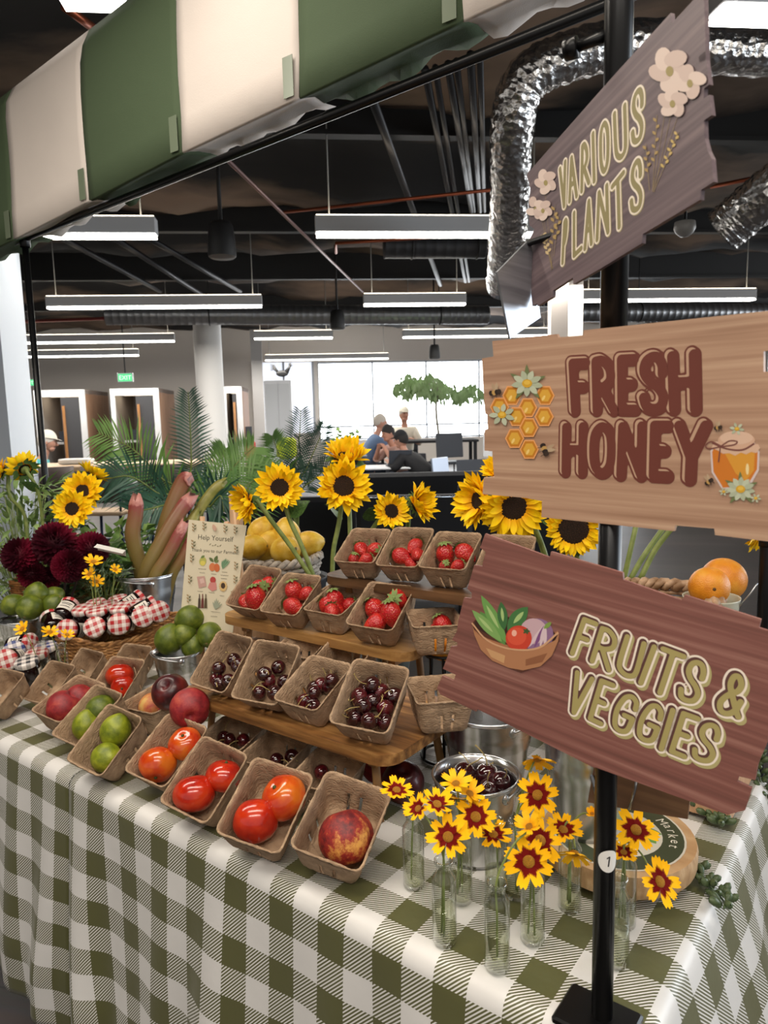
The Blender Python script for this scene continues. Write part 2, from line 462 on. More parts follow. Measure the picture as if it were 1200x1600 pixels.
mt_grey = mat('table_plastic', '#8d8d8a', .6); mt_leg = mat('dark_steel', '#2b2b2d', .4, .8)
for (a, b_, lab) in ((-2.70, -1.40, 'folding table mostly hidden under the left checked cloth'), (-1.36, TX1-.003, 'folding table mostly hidden under the right checked cloth')):
    t = thing('folding_table', lab, 'table', ((a+b_)/2, (TY0+TY1)/2, 0)); hw = (b_-a)/2; hd = (TY1-TY0)/2-.006
    MB().rbox((0, 0, TZ-.024), (2*hw, 2*hd, .045), .008).build('tabletop', mt_grey, t)
    for sx in (-1, 1):
        for sy in (-1, 1):
            MB().tube([(sx*(hw-.12), sy*(hd-.08), 0), (sx*(hw-.12), sy*(hd-.08), TZ-.045)], .013, 10).build('leg', mt_leg, t)
t = thing('folding_table', 'folding table under the cloth at the right edge', 'table', (.18, 1.97, 0))
MB().rbox((0, 0, TZ-.024), (.70, .64, .045), .008).build('tabletop', mt_grey, t)
for sx in (-1, 1):
    for sy in (-1, 1): MB().tube([(sx*.25, sy*.24, 0), (sx*.25, sy*.24, TZ-.045)], .013, 10).build('leg', mt_leg, t)

# ================================================================== canopy frame and striped awning
blk = mat('black_powder_coat', '#0c0c0e', .32, .3)
PX, PY = -.272, .764
fr = thing('canopy_frame', 'black metal canopy frame behind the table carrying the striped awning', 'frame', (-2.90, 1.55, 0))
fb = 1.48
ZL, ZR, WF = 2.185, 2.29, 2.655
for xx, zz in ((0, ZL), (WF, ZR)):
    MB().tube([(xx, 0, .012), (xx, 0, zz)], .0125, 12).build('pole', blk, fr)
    MB().tube([(xx, 0, zz), (xx, .02, zz+.51)], .0125, 10).build('pole_extension', blk, fr)
    MB().rbox((xx, 0, .006), (.16, .16, .012), .003).build('foot_plate', blk, fr)
    MB().lathe([(.018, -.03), (.02, -.028), (.02, .028), (.018, .03)], 14, TR((xx, 0, zz))).build('clamp_collar', blk, fr)
    MB().lathe([(.0145, 0), (.0145, .02)], 14, TR((xx, 0, 1.2)), cap0=True, cap1=True).build('pole_joint', blk, fr)
MB().tube([(-.1, 0, ZL), (WF+.07, 0, ZR)], .0125, 12).build('lower_rail', blk, fr)
MB().tube([(-.1, .02, ZL+.50), (WF+.07, .02, ZR+.52)], .0125, 12).build('upper_rail', blk, fr)

def fabric(name, col):
    mt, nt, b = nodemat(name); b.inputs['Base Color'].default_value = c4(srgb(col)); b.inputs['Roughness'].default_value = .85
    tc = nt.nodes.new('ShaderNodeTexCoord')
    n = nt.nodes.new('ShaderNodeTexNoise'); n.inputs['Scale'].default_value = 350
    n2 = nt.nodes.new('ShaderNodeTexNoise'); n2.inputs['Scale'].default_value = 7
    ad = nt.nodes.new('ShaderNodeMath'); ad.operation = 'MULTIPLY_ADD'; ad.inputs[1].default_value = .12
    bp = nt.nodes.new('ShaderNodeBump'); bp.inputs['Strength'].default_value = .35; bp.inputs['Distance'].default_value = .01
    for q in (n, n2): nt.links.new(tc.outputs['Object'], q.inputs['Vector'])
    nt.links.new(n.outputs['Fac'], ad.inputs[0]); nt.links.new(n2.outputs['Fac'], ad.inputs[2])
    nt.links.new(ad.outputs[0], bp.inputs['Height']); nt.links.new(bp.outputs[0], b.inputs['Normal'])
    return mt
AWG = fabric('awning_green', '#46563c'); AWW = fabric('awning_white', '#d6ccc4'); TAPE = mat('clear_tape', '#6f7a66', .25)
aw = thing('striped_awning', 'green and white striped fabric awning hung over the top of the stall', 'awning', (-3.5, 1.5, 2.2))
AX = [-3.35, -2.847, -2.327, -1.829, -1.356, -.87, -.38, .12, .6]
def barz(x):
    K_ = ((-3.5, 2.115), (-2.847, 2.163), (-2.327, 2.206), (-1.829, 2.25), (-1.356, 2.278), (-.923, 2.305), (-.3, 2.335), (.7, 2.37))
    for (xa, za), (xb, zb) in zip(K_[:-1], K_[1:]):
        if x <= xb: return za+(zb-za)*(x-xa)/(xb-xa)
    return K_[-1][1]
def awn_prof(x, k):
    """cross-section of the awning: behind the rail, under it, up the front, over the top rail"""
    zb = barz(x); s = sin(x*9)*.006+sin(x*4.3+1)*.008
    w1, w2 = .006*sin(x*17), .008*sin(x*11+2)
    P = [(.15+w2, zb+.030+w1), (.105+w2, zb+.024+w2), (.06, zb+.020+w1*.6), (.028, zb+.012), (.008, zb+.003), (0, zb+.006),
         (0+s*.3, zb+.10), (.002+s, zb+.22), (.006+s, zb+.34), (.008+s*.5, zb+.44), (.014, zb+.495), (.045, zb+.555), (.12, zb+.575), (.24, zb+.565), (.38, zb+.54)]
    return P[k]
for i in range(len(AX)-1):
    x0, x1 = AX[i], AX[i+1]; n = 14; vs = []; fs = []
    lift = .0006*(i % 2)
    for q in range(n+1):
        x = x0+(x1-x0)*q/n
        for k in range(15):
            y, z = awn_prof(x, k); e = (.006*sin(k*1.9+i) if q in (0, n) else 0)
            rag = .012*sin(q*1.3+i*2)*(1 if k == 0 else 0)
            vs.append((x+3.5+e*(.6 if 0 < k < 14 else 0), y-lift+fb-1.5-.0, z-2.2+rag))
    for q in range(n):
        for k in range(14): fs.append((q*15+k, (q+1)*15+k, (q+1)*15+k+1, q*15+k+1))
    o = MB().add(vs, fs, True).build('white_stripe' if i % 2 else 'green_stripe', AWW if i % 2 else AWG, aw)
    md = o.modifiers.new('t', 'SOLIDIFY'); md.thickness = .0012
    if i < len(AX)-2:
        z = barz(x1)
        MB().rbox((x1+3.5-.03, fb-1.5-.006, z-2.2+.06), (.036, .0016, .10), .0004).build('tape_patch', TAPE, aw)

# signpost
sp = thing('sign_post', 'black metal sign post with a square foot, standing at the front corner of the table', 'post', (PX, PY, TZ+.003))
MB().tube([(0, 0, .008), (0, 0, .82)], .0122, 20).build('pole', blk, sp)
MB().tube([(0, 0, .80), (0, 0, 1.45)], .0138, 20).build('upper_pole', blk, sp)
MB().lathe([(.0128, 0), (.0150, .004), (.0150, .03), (.0128, .034)], 20, TR((0, 0, .40))).build('pole_joint', blk, sp)
MB().rbox((-.004, -.004, .005), (.088, .066, .010), .004).build('foot_plate', blk, sp)
mb = MB(); mb.tube([(-.01, 0, 1.085), (-.045, -.004, 1.082)], .006, 8); mb.lathe([(.004, -.008), (.011, -.006), (.011, .006), (.004, .008)], 10, TR((-.047, -.004, 1.082), (0, RAD(90), 0)), cap0=True, cap1=True)
mb.build('clamp_knob', blk, sp)
# round number sticker on the pole
ink = Ink(); d = (CP-Vector((PX, PY, .97))); d.z = 0; d.normalize(); ang = atan2(d.y, d.x)
st = MB(); n = 24; vs = []; cz = .965-TZ-.003
A0 = ang+.38
for q in range(7):
    for k in range(n):
        a = 2*pi*k/n; f_ = .02+.98*q/6; da = f_*.0125*cos(a)/.0126; vs.append((.0126*cos(A0+da), .0126*sin(A0+da), cz+.0135*f_*sin(a)))
st.add(vs, [(q*n+k, q*n+(k+1) % n, q*n+n+(k+1) % n, q*n+n+k) for q in range(6) for k in range(n)], True)
stk = st.build('number_sticker', mat('sticker_white', '#e9e6df', .5), sp)
mb = MB()
def onp(s, z): a = A0-.05+s/.0128; return (.0128*cos(a), .0128*sin(a), cz+z)
for (s0, z0, s1, z1, wd) in ((0, -.006, .0015, .006, .0016), (.0015, .006, -.0018, .0036, .0014)):
    dx, dz = s1-s0, z1-z0; l = sqrt(dx*dx+dz*dz); nx, nz = -dz/l*wd/2, dx/l*wd/2
    mb.poly([onp(s0+nx, z0+nz), onp(s0-nx, z0-nz), onp(s1-nx, z1-nz), onp(s1+nx, z1+nz)])
mb.build('printed_number', mat('ink_black', '#161616', .6), stk)
# ================================================================== plank signs on the post
def sign_wood(name, c1, c2, c3, scale=3, fine=140):
    return wood(name, c1, c2, c3, scale=scale, rough=.5, axis=0, fine=fine)
def sign_frame(yaw, roll, pitch, u0, z0, off=.0185):
    yaw, roll, pitch = RAD(yaw), RAD(roll), RAD(pitch)
    u = Vector((cos(yaw), sin(yaw), 0)); n = Vector((sin(yaw), -cos(yaw), 0)); v = Vector((0, 0, 1))
    v2 = v*cos(pitch)+n*sin(pitch); n2 = n*cos(pitch)-v*sin(pitch)
    u3 = u*cos(roll)+v2*sin(roll); v3 = v2*cos(roll)-u*sin(roll)
    return Vector((PX, PY, z0))+n2*off+u3*u0, u3, v3, n2
def make_sign(name, label, outline, fr_, wd, thick=.004):
    O, u, v, n = fr_
    def loc(p):
        d = ray(p[0], p[1]); t = (O-CP).dot(n)/d.dot(n); q = CP+d*t-O
        return (q.dot(u), q.dot(v))
    root = thing(name, label, 'sign'); root.matrix_world = frame_mat(O, u, v, n)
    pts = [loc(p) for p in outline]
    MB().prism(pts[::-1], -thick, 0).build('plank_board', wd, root)
    for zz in (-.028, .028): MB().rbox((0, zz, -thick-.003), (.05, .014, .006), .002).build('mounting_strap', blk, root)
    return root, loc
def word(ink, loc, letters, box, W, style):
    """letters: [(char, x0, x1)] in pixels; box: top/bottom pixel y as functions of x"""
    for ch, xa, xb, ta, tb, ba, bb in letters:
        # the four corners of the letter, in pixels: top-left, top-right, bottom-left, bottom-right
        q00, q10 = Vector(loc((ba[0], ba[1]))), Vector(loc((bb[0], bb[1]))); q01, q11 = Vector(loc((ta[0], ta[1]))), Vector(loc((tb[0], tb[1])))
        def mp(p): return (q00*(1-p[0])+q10*p[0])*(1-p[1])+(q01*(1-p[0])+q11*p[0])*p[1]
        S = [[mp(p) for p in g] for g in glyph(ch)]
        z = ink.z
        for (k, wf, col, off) in style:
            ink.z = z+k*ink.dz
            ink.glyphs(S, W*wf/2, col, (off[0]*W, off[1]*W))
        ink.z = z
def L4(ch, x0, y0, x1, y1, x2, y2, x3, y3): return (ch, 0, 0, (x0, y0), (x1, y1), (x2, y2), (x3, y3))   # TL TR BL BR

# ---- FRESH HONEY
hon, hl = make_sign('honey_sign', 'tan plank-edged sign with red FRESH HONEY lettering on the post', [
 (769, 533), (870, 522), (872, 527), (911, 524), (912, 516), (1196, 486), (1208, 485), (1209, 547), (1193, 549), (1193, 581), (1209, 581), (1209, 847),
 (1117, 836), (1116, 826), (1055, 821), (1053, 830), (846, 808), (847, 783), (822, 778), (754, 772), (756, 746), (772, 745), (769, 705), (757, 704),
 (757, 672), (762, 670), (761, 648), (758, 646), (755, 604), (753, 560), (771, 557)], sign_frame(-12.5, 0, 2, 0, 1.451),
 sign_wood('sign_oak', '#a27c63', '#caa78b', '#b79177'))
RED = '#6f382d'; OAK = '#c29d82'
ink = Ink()
hs = [(0, 1.0, RED, (0, 0)), (1, 1.0, RED, (.14, -.10)), (2, .70, OAK, (-.02, .02)), (3, .70, RED, (.15, -.10))]
Wd = .0148
word(ink, hl, [
 L4('F', 892, 566, 913, 565, 896, 640, 917, 640), L4('R', 928, 563, 949, 561, 930, 639, 957, 639), L4('E', 968, 560, 988, 559, 969, 638, 990, 638),
 L4('S', 1002, 557, 1031, 556, 1003, 637, 1035, 637), L4('H', 1047, 555, 1081, 552, 1050, 637, 1083, 637),
 L4('H', 882, 666, 908, 665, 881, 735, 907, 736), L4('O', 925, 665, 953, 665, 924, 736, 952, 738), L4('N', 970, 665, 1000, 664, 967, 740, 999, 741),
 L4('E', 1020, 663, 1042, 663, 1018, 741, 1040, 742), L4('Y', 1058, 663, 1099, 663, 1063, 746, 1086, 747)], None, Wd, hs)
ink.build('lettering', hon)
# honeycomb picture
ink = Ink(hl)
def hexa(ink, cx, cy, r, c1='#f0a868', c2='#c97f22', c3='#e0a93c'):
    for rr, c in ((r, c1), (r*.86, c2), (r*.62, c3)):
        ink.poly([(cx+rr*cos(a)*.97, cy+rr*1.1*sin(a)) for a in [pi/3*i for i in range(6)]], c)
    ink.ell((cx-r*.15, cy+r*.25), r*.13, r*.3, '#f5d17c', .5, 10)
for cx, cy in ((800, 618), (852, 618), (781, 636), (825, 637), (808, 651), (851, 651), (827, 668), (805, 685), (828, 702)): hexa(ink, cx, cy, 15.5)
def daisy(ink, cx, cy, r, n=9, col='#c3c9ae', cc='#d9a62c', sq=.8, a0=.2, leaves=True):
    if leaves:
        for a in (-2.6, -1.6, -.4, .9, 2.2): ink.leaf((cx, cy), (cx+r*1.25*cos(a), cy+r*1.2*sin(a)), r*.14, '#6f7a4e')
    for i in range(n):
        a = a0+2*pi*i/n; ink.leaf((cx+r*.2*cos(a), cy+r*.2*sin(a)*sq), (cx+r*cos(a), cy+r*sin(a)*sq*1.05), r*.19, col if i % 2 else '#b4bb9f')
    ink.ell((cx, cy), r*.32, r*.26, cc); ink.ell((cx, cy-r*.05), r*.2, r*.14, '#e8bd4a')
daisy(ink, 825, 599, 25); daisy(ink, 786, 648, 21, 7, a0=.4, leaves=False)
def bee(ink, cx, cy, s, rot=0):
    def q(x, y): return (cx+s*(x*cos(rot)-y*sin(rot)), cy+s*(x*sin(rot)+y*cos(rot)))
    ink.leaf(q(0, -.1), q(-.25, -1.6), s*.28, '#b69a7c'); ink.leaf(q(.1, -.1), q(.5, -1.5), s*.26, '#bda486')
    for i, c in ((-.7, '#2c1f1a'), (-.25, '#c39a5a'), (.2, '#2c1f1a'), (.6, '#3a2a20')): ink.ell(q(i, 0), s*.33, s*.42, c, rot, 12)
    for k in (-.5, 0, .5): ink.stroke([q(k, .2), q(k*1.3, .85)], .0006, '#2c1f1a')
bee(ink, 776, 613, 10, -.2); bee(ink, 853, 703, 11, 1.2)
ink.build('honeycomb_print', hon)
ink = Ink(hl)
ink.poly([(1110, 705), (1118, 690), (1178, 690), (1187, 706), (1186, 735), (1172, 760), (1128, 764), (1112, 738)], '#d9c7c4')
ink.poly([(1113, 706), (1120, 692), (1175, 692), (1184, 706), (1183, 733), (1168, 758), (1130, 762), (1115, 737)], '#d27a26')
ink.poly([(1128, 700), (1150, 706), (1180, 700), (1178, 735), (1165, 752), (1150, 740)], '#dc9a35')
ink.ell((1168, 733), 2.5, 9, '#f3dca0')
ink.poly([(1112, 700), (1116, 690), (1185, 694), (1188, 700), (1182, 708), (1174, 706), (1166, 710), (1158, 707), (1149, 712), (1140, 708), (1130, 709), (1122, 704)], '#dbb59a')
ink.ell((1151, 688), 29, 14, '#d6ad92'); ink.ell((1151, 684), 26, 10.5, '#dfbba2')
ink.stroke(crom([Vector(p) for p in ((1113, 692), (1135, 701), (1160, 703), (1179, 693))], 5), .0016, '#7c4a41')
for pts in (((1127, 697), (1112, 690), (1103, 696), (1108, 701), (1127, 698)), ((1127, 697), (1140, 689), (1152, 690), (1147, 695), (1127, 698))): ink.stroke(crom([Vector(p) for p in pts], 5), .0013, '#7c4a41')
ink.stroke([(1126, 698), (1123, 722)], .0012, '#7c4a41')
daisy(ink, 1152, 670, 12, 6, leaves=False); daisy(ink, 1158, 764, 23, 11); daisy(ink, 1132, 768, 8, 6, leaves=False); daisy(ink, 1182, 778, 9, 6, leaves=False)
bee(ink, 1124, 668, 7, -.2); bee(ink, 1110, 752, 8, -.6)
ink.build('honey_jar_print', hon)

# ---- FRUITS & VEGGIES
fru, fl = make_sign('fruit_sign', 'dark reddish plank-edged sign with cream FRUITS & VEGGIES lettering', [
 (758, 834), (859, 871), (861, 862), (973, 895), (974, 906), (1065, 938), (1070, 930), (1189, 968), (1186, 981), (1208, 988), (1200, 1158), (1188, 1185), (1184, 1196), (1180, 1219),
 (1155, 1213), (1152, 1221), (1175, 1232), (1164, 1266), (1137, 1273), (930, 1199), (929, 1200), (746, 1108), (744, 1112), (688, 1085), (683, 1075), (691, 1056), (709, 1064), (712, 1054),
 (692, 1045), (705, 1010), (714, 1010), (715, 1004), (706, 1000), (714, 986), (716, 970), (725, 934), (737, 935), (737, 926), (730, 920), (741, 883), (753, 885), (759, 862), (750, 856)],
 sign_frame(-1, -8, -1, 0, 1.193, .022), sign_wood('sign_mahogany', '#6e463d', '#9b6d61', '#83534a'))
CREAM = '#f2e3d2'; GOLD = '#aa9c62'; MAH = '#5e3c36'
fs_ = [(0, 1.0, '#b3a873', (.20, -.20)), (1, 1.0, CREAM, (0, 0)), (2, .66, MAH, (0, 0)), (3, .44, GOLD, (.09, -.08))]
ink = Ink()
def slant(ch, tl, w_, h, dx):
    """letter from its top-left pixel, width vector, height vector"""
    return (ch, 0, 0, tl, (tl[0]+w_[0], tl[1]+w_[1]), (tl[0]+h[0], tl[1]+h[1]), (tl[0]+w_[0]+h[0]+dx, tl[1]+w_[1]+h[1]))
word(ink, fl, [
 L4('F', 912, 966, 930, 973, 893, 1019, 913, 1026), L4('R', 940, 980, 962, 989, 924, 1031, 950, 1045), L4('U', 979, 993, 1005, 1004, 963, 1045, 990, 1060),
 L4('I', 1013, 1006, 1029, 1012, 992, 1062, 1008, 1068), L4('T', 1035, 1012, 1067, 1024, 1016, 1075, 1044, 1086), L4('S', 1080, 1028, 1100, 1040, 1058, 1088, 1086, 1097),
 L4('&', 1140, 1048, 1163, 1062, 1120, 1108, 1152, 1118)], None, .0128, fs_)
word(ink, fl, [
 L4('V', 901, 1049, 924, 1059, 888, 1108, 906, 1116), L4('E', 939, 1062, 957, 1069, 921, 1121, 938, 1129), L4('G', 972, 1081, 996, 1091, 954, 1133, 980, 1146),
 L4('G', 1012, 1095, 1034, 1106, 992, 1148, 1020, 1160), L4('I', 1042, 1105, 1058, 1111, 1024, 1165, 1040, 1171), L4('E', 1067, 1113, 1089, 1121, 1048, 1172, 1068, 1180),
 L4('S', 1100, 1127, 1122, 1136, 1080, 1181, 1110, 1190)], None, .0128, fs_)
ink.build('lettering', fru)
ink = Ink(fl)
ink.poly([(738, 973), (742, 990), (752, 1015), (770, 1032), (795, 1043), (818, 1047), (845, 1041), (864, 1020), (874, 995), (872, 985), (855, 995), (820, 1000), (780, 985), (750, 962)], '#a9714e')
ink.ell((806, 988), 70, 22, '#5a3324', .19); ink.ell((806, 985), 66, 19, '#3a2219', .19)
for a, b_, wd, c1 in (((750, 955), (790, 1008), 9, '#5c8a45'), ((752, 930), (792, 1005), 9, '#6d9c50'), ((783, 940), (788, 985), 8, '#3d6a3a'), ((825, 948), (793, 985), 12, '#44743f'), ((738, 953), (785, 1003), 8, '#7fa65c')):
    ink.leaf(a, b_, wd, c1); ink.leaf(((a[0]*.8+b_[0]*.2), (a[1]*.8+b_[1]*.2)), ((a[0]*.3+b_[0]*.7), (a[1]*.3+b_[1]*.7)), wd*.3, '#a8c27c')
ink.ell((840, 992), 25, 26, '#8e6a8c', .3); ink.ell((834, 986), 21, 20, '#c9a7ae', .3)
for k in (-12, -3, 6, 14): ink.leaf((852, 975), (838+k, 1012), 3, '#7d4c7e' if k % 2 else '#d8bfc4')
ink.leaf((850, 982), (862, 972), 3.5, '#7f9a48')
ink.ell((811, 997), 20.5, 20, '#c9402a'); ink.ell((808, 994), 15, 14, '#d95338'); ink.ell((804, 989), 4, 5, '#f2b39c')
for a in (0, 1.2, 2.5, 3.8, 5): ink.leaf((823, 986), (823+6*cos(a), 986+5*sin(a)), 1.6, '#3f5a30')
ink.poly([(738, 973), (742, 986), (762, 1002), (800, 1016), (840, 1014), (868, 1000), (874, 988), (873, 1001), (863, 1024), (845, 1041), (818, 1047), (795, 1043), (770, 1032), (752, 1015), (742, 992)], '#b07a55')
ink.poly([(760, 1012), (790, 1024), (788, 1036), (768, 1026)], '#c99a6c'); ink.poly([(822, 1030), (856, 1020), (848, 1034), (822, 1040)], '#8f5b3d')
ink.stroke(crom([Vector(p) for p in ((738, 973), (762, 1000), (800, 1014), (842, 1012), (873, 988))], 5), .0022, '#cf9f78')
ink.poly([(795, 1043), (818, 1047), (832, 1044), (815, 1050)], '#5b3426')
ink.build('vegetable_bowl_print', fru)

# ---- VARIOUS PLANTS
pla, pl = make_sign('plants_sign', 'grey-brown plank-edged sign with cream VARIOUS PLANTS lettering at the top of the post', [
 (824, 271), (957, 120), (1048, 20), (1050, 36), (1086, -3), (1100, -12), (1103, 94), (1093, 98), (1092, 88), (1102, 80), (1103, 94), (1108, 132), (1100, 138), (1099, 154), (1108, 148), (1112, 180),
 (1100, 188), (1101, 216), (1106, 236), (1112, 248), (1115, 284), (1095, 297), (1094, 312), (1004, 366), (1003, 380), (941, 418), (896, 444), (895, 434), (864, 454), (863, 464), (840, 478), (839, 474), (832, 478),
 (830, 458), (830, 420), (828, 372), (835, 358), (827, 352), (826, 316), (829, 296), (823, 275)],
 sign_frame(-36.7, 9.9, -3, .004, 1.696), sign_wood('sign_walnut', '#54454a', '#7a686a', '#655559'))
ink = Ink()
ps_ = [(0, 1.0, '#b0a378', (.12, -.12)), (1, 1.0, '#e8dccb', (0, 0)), (2, .60, '#8d8257', (.03, -.03))]
word(ink, pl, [
 L4('V', 875, 264, 883, 253, 879, 324, 885, 318), L4('A', 890, 249, 896, 244, 890, 314, 901, 306), L4('R', 910, 228, 916, 224, 909, 298, 920, 285),
 L4('I', 924, 211, 929, 207, 925, 285, 932, 280), L4('O', 938, 196, 950, 190, 939, 270, 950, 264), L4('U', 960, 178, 976, 165, 963, 249, 978, 241), L4('S', 990, 146, 1003, 140, 988, 224, 1003, 216),
 L4('P', 882, 347, 886, 341, 879, 410, 882, 404), L4('L', 897, 333, 903, 328, 897, 399, 908, 388), L4('A', 918, 317, 922, 312, 914, 388, 924, 380),
 L4('N', 936, 301, 948, 290, 933, 374, 950, 362), L4('T', 957, 291, 974, 270, 963, 356, 972, 352), L4('S', 988, 258, 1000, 250, 986, 330, 1002, 324)], None, .0094, ps_)
ink.build('lettering', pla)
ink = Ink(pl)
def bloom(cx, cy, r, a0, n=5, sy=1.0):
    for i in range(n):
        a = a0+2*pi*i/n; ink.ell((cx+r*.55*cos(a)*.8, cy+r*.55*sin(a)*sy), r*.36, r*.5, '#d9c4b8' if i % 2 else '#ccb5aa', a-.9, 14)
    ink.ell((cx, cy+r*.1), r*.16, r*.22, '#9a8a52')
def sprig(p0, p1, n, col='#a98d55'):
    p0 = Vector(p0); p1 = Vector(p1); ink.stroke([p0, p1], .0007, '#94805a')
    d = p1-p0
    for i in range(n):
        q = p0+d*(.4+.6*i/n); s = 1 if i % 2 else -1; ink.leaf(q, q+Vector((5*s, -6)), 2.2, col)
for a, b_ in (((1048, 120), (1020, 300)), ((1052, 165), (1022, 300)), ((1060, 180), (1020, 298))): ink.stroke([a, b_], .0007, '#8d7a5c')
sprig((1020, 300), (1027, 180), 7); sprig((1022, 300), (1062, 205), 9, '#c2a764'); sprig((1016, 298), (1010, 225), 5)
bloom(1048, 108, 37, .3, 5, .95); bloom(1080, 128, 29, 1.2, 4, .9); bloom(1053, 160, 27, .8, 5, .9)
ink.build('wildflower_print', pla)
ink = Ink(pl)
for a, b_ in (((852, 300), (862, 420)), ((845, 335), (864, 420)), ((850, 342), (862, 422))): ink.stroke([a, b_], .0007, '#8d7a5c')
sprig((864, 420), (848, 365), 8, '#c9b183'); sprig((862, 422), (868, 320), 7); sprig((866, 400), (875, 335), 5)
bloom(854, 284, 20, .4, 5, 1.05); bloom(838, 325, 17, 1.0, 4, 1.2); bloom(850, 328, 17, .2, 5, 1.0)
ink.build('wildflower_print', pla)

# brushed metal arrow panel turned away behind the post
O = at_d(812, 450, .86); u = (CR*.78+CF*.6).normalized(); v = Vector((0, 0, 1)); n = u.cross(v).normalized(); v = n.cross(u)
def ml(p):
    d = ray(p[0], p[1]); t = (O-CP).dot(n)/d.dot(n); q = CP+d*t-O; return (q.dot(u), q.dot(v))
mp_ = thing('angled_sign', 'brushed silver back of a slanted sign panel beside the plants sign', 'sign'); mp_.matrix_world = frame_mat(O, u, v, n)
pts = [ml(p) for p in ((777, 425), (829, 372), (845, 496), (797, 529))]
mb = MB(); mb.prism(pts if True else pts[::-1], -.003, 0); mb.build('panel_back', mat('brushed_aluminium', '#b9bcc2', .34, .75, '#9a9ca3', 6, stretch=(1, 14, 1)), mp_)
bk = (Vector((PX, PY, O.z))-O)
lo_ = Vector((bk.dot(u), bk.dot(v), bk.dot(n)))
MB().tube([(pts[1][0]*.97, pts[1][1]*.9, -.003), (pts[1][0]*1.0, pts[1][1]*.9, -.012), (lo_.x, lo_.y+pts[1][1]*.9, lo_.z)], .004, 8).build('bracket_arm', blk, mp_)
# ================================================================== the room
RYAW = RAD(43)                                   # direction of the ceiling bars
E1 = Vector((cos(RYAW), sin(RYAW), 0)); E2 = Vector((-sin(RYAW), cos(RYAW), 0))
CEIL = 4.1
def rm(u, v, z=0): return E1*u+E2*v+Vector((0, 0, z))
def uv_of(P): return (Vector(P).dot(E1), Vector(P).dot(E2))
# floor
mt, nt, b = nodemat('floor_planks'); L = nt.links.new
tc = nt.nodes.new('ShaderNodeTexCoord'); mpn = nt.nodes.new('ShaderNodeMapping'); mpn.inputs['Rotation'].default_value = (0, 0, RAD(20))
br = nt.nodes.new('ShaderNodeTexBrick'); br.inputs['Scale'].default_value = 1; br.inputs['Brick Width'].default_value = 1.2; br.inputs['Row Height'].default_value = .18; br.inputs['Mortar Size'].default_value = .003
br.inputs['Color1'].default_value = c4(srgb('#4a4340')); br.inputs['Color2'].default_value = c4(srgb('#3a3432')); br.inputs['Mortar'].default_value = c4(srgb('#252220'))
mp2 = nt.nodes.new('ShaderNodeMapping'); mp2.inputs['Scale'].default_value = (2, 40, 1); nz = nt.nodes.new('ShaderNodeTexNoise'); nz.inputs['Scale'].default_value = 1
mx = nt.nodes.new('ShaderNodeMix'); mx.data_type = 'RGBA'; mx.blend_type = 'MULTIPLY'; mx.inputs[0].default_value = .5
L(tc.outputs['Object'], mpn.inputs[0]); L(mpn.outputs[0], br.inputs['Vector']); L(mpn.outputs[0], mp2.inputs[0]); L(mp2.outputs[0], nz.inputs['Vector'])
L(br.outputs['Color'], mx.inputs[6]); L(nz.outputs['Color'], mx.inputs[7]); L(mx.outputs[2], b.inputs['Base Color']); b.inputs['Roughness'].default_value = .42
RU0, RU1, RV0, RV1 = -13.0, 16.0, -3.0, 24.0
def rquad(name, pts, mt_): return struct(MB().add([tuple(p) for p in pts], [(0, 1, 2, 3)]).build(name, mt_))
mb = MB(); mb.box(RU0, RU1, RV0, RV1, -.1, 0); fl_ = struct(mb.build('floor', mt)); fl_.rotation_euler = (0, 0, RYAW)
# ceiling: dark sagging insulation blankets
cmat = mat('ceiling_dark', '#131315', .85, 0, '#85705f', .5, bump=.6, bscale=3, detail=6, lo=.47, hi=.66, stretch=(.6, 1.6, 1))
nx, ny = 70, 90; vs = []
for j in range(ny+1):
    for i in range(nx+1):
        u = RU0+(RU1-RU0)*i/nx; v = RV0+(RV1-RV0)*j/ny
        z = CEIL+.14*sin(v*2.6+.5*sin(u*.9))+.05*sin(u*3.1+v)+.03*sin(u*7+v*5)
        vs.append((u, v, z))
o = MB().add(vs, [(j*(nx+1)+i, (j+1)*(nx+1)+i, (j+1)*(nx+1)+i+1, j*(nx+1)+i+1) for j in range(ny) for i in range(nx)], True).build('ceiling', cmat); struct(o); o.rotation_euler = (0, 0, RYAW)
steel = mat('joist_black', '#111113', .6)
k = 0
for v in (3.2, 6.4, 9.6, 12.8, 16.2):
    tr = struct(MB().box(RU0, RU1, v-.06, v+.06, CEIL-.34, CEIL-.30).box(RU0, RU1, v-.012, v+.012, CEIL-.30, CEIL+.1).build('trim_%d' % (k+1), steel)); tr.rotation_euler = (0, 0, RYAW); k += 1
# walls
wl = mat('wall_paint', '#e0d8cf', .8); wwh = mat('white_panel', '#e4e6ea', .5); dk = mat('dark_opening', '#0d0d0f', .7)
BW = 21.5
wb = struct(MB().box(RU0, uv_of(at_d(497, 600, BW))[0], BW, BW+.15, 0, CEIL+.2).build('wall_back', wl)); wb.rotation_euler = (0, 0, RYAW)
UW0 = uv_of(at_d(497, 600, BW))[0]; UW1 = UW0+9.5
WZ0, WZ1 = .75, 3.02
mb = MB(); mb.box(UW0, RU1, BW, BW+.15, WZ1, CEIL+.2); wa = struct(mb.build('wall_above_window', wl)); wa.rotation_euler = (0, 0, RYAW)
mb = MB(); mb.box(UW0, RU1, BW, BW+.15, 0, WZ0); wa = struct(mb.build('wall_below_window', wl)); wa.rotation_euler = (0, 0, RYAW)
mb = MB(); mb.box(UW1, RU1, BW, BW+.15, WZ0, WZ1); wa = struct(mb.build('wall_beside_window', wl)); wa.rotation_euler = (0, 0, RYAW)
wr = struct(MB().box(RU1, RU1+.15, RV0, RV1, 0, CEIL+.3).build('wall_right', wl)); wr.rotation_euler = (0, 0, RYAW)
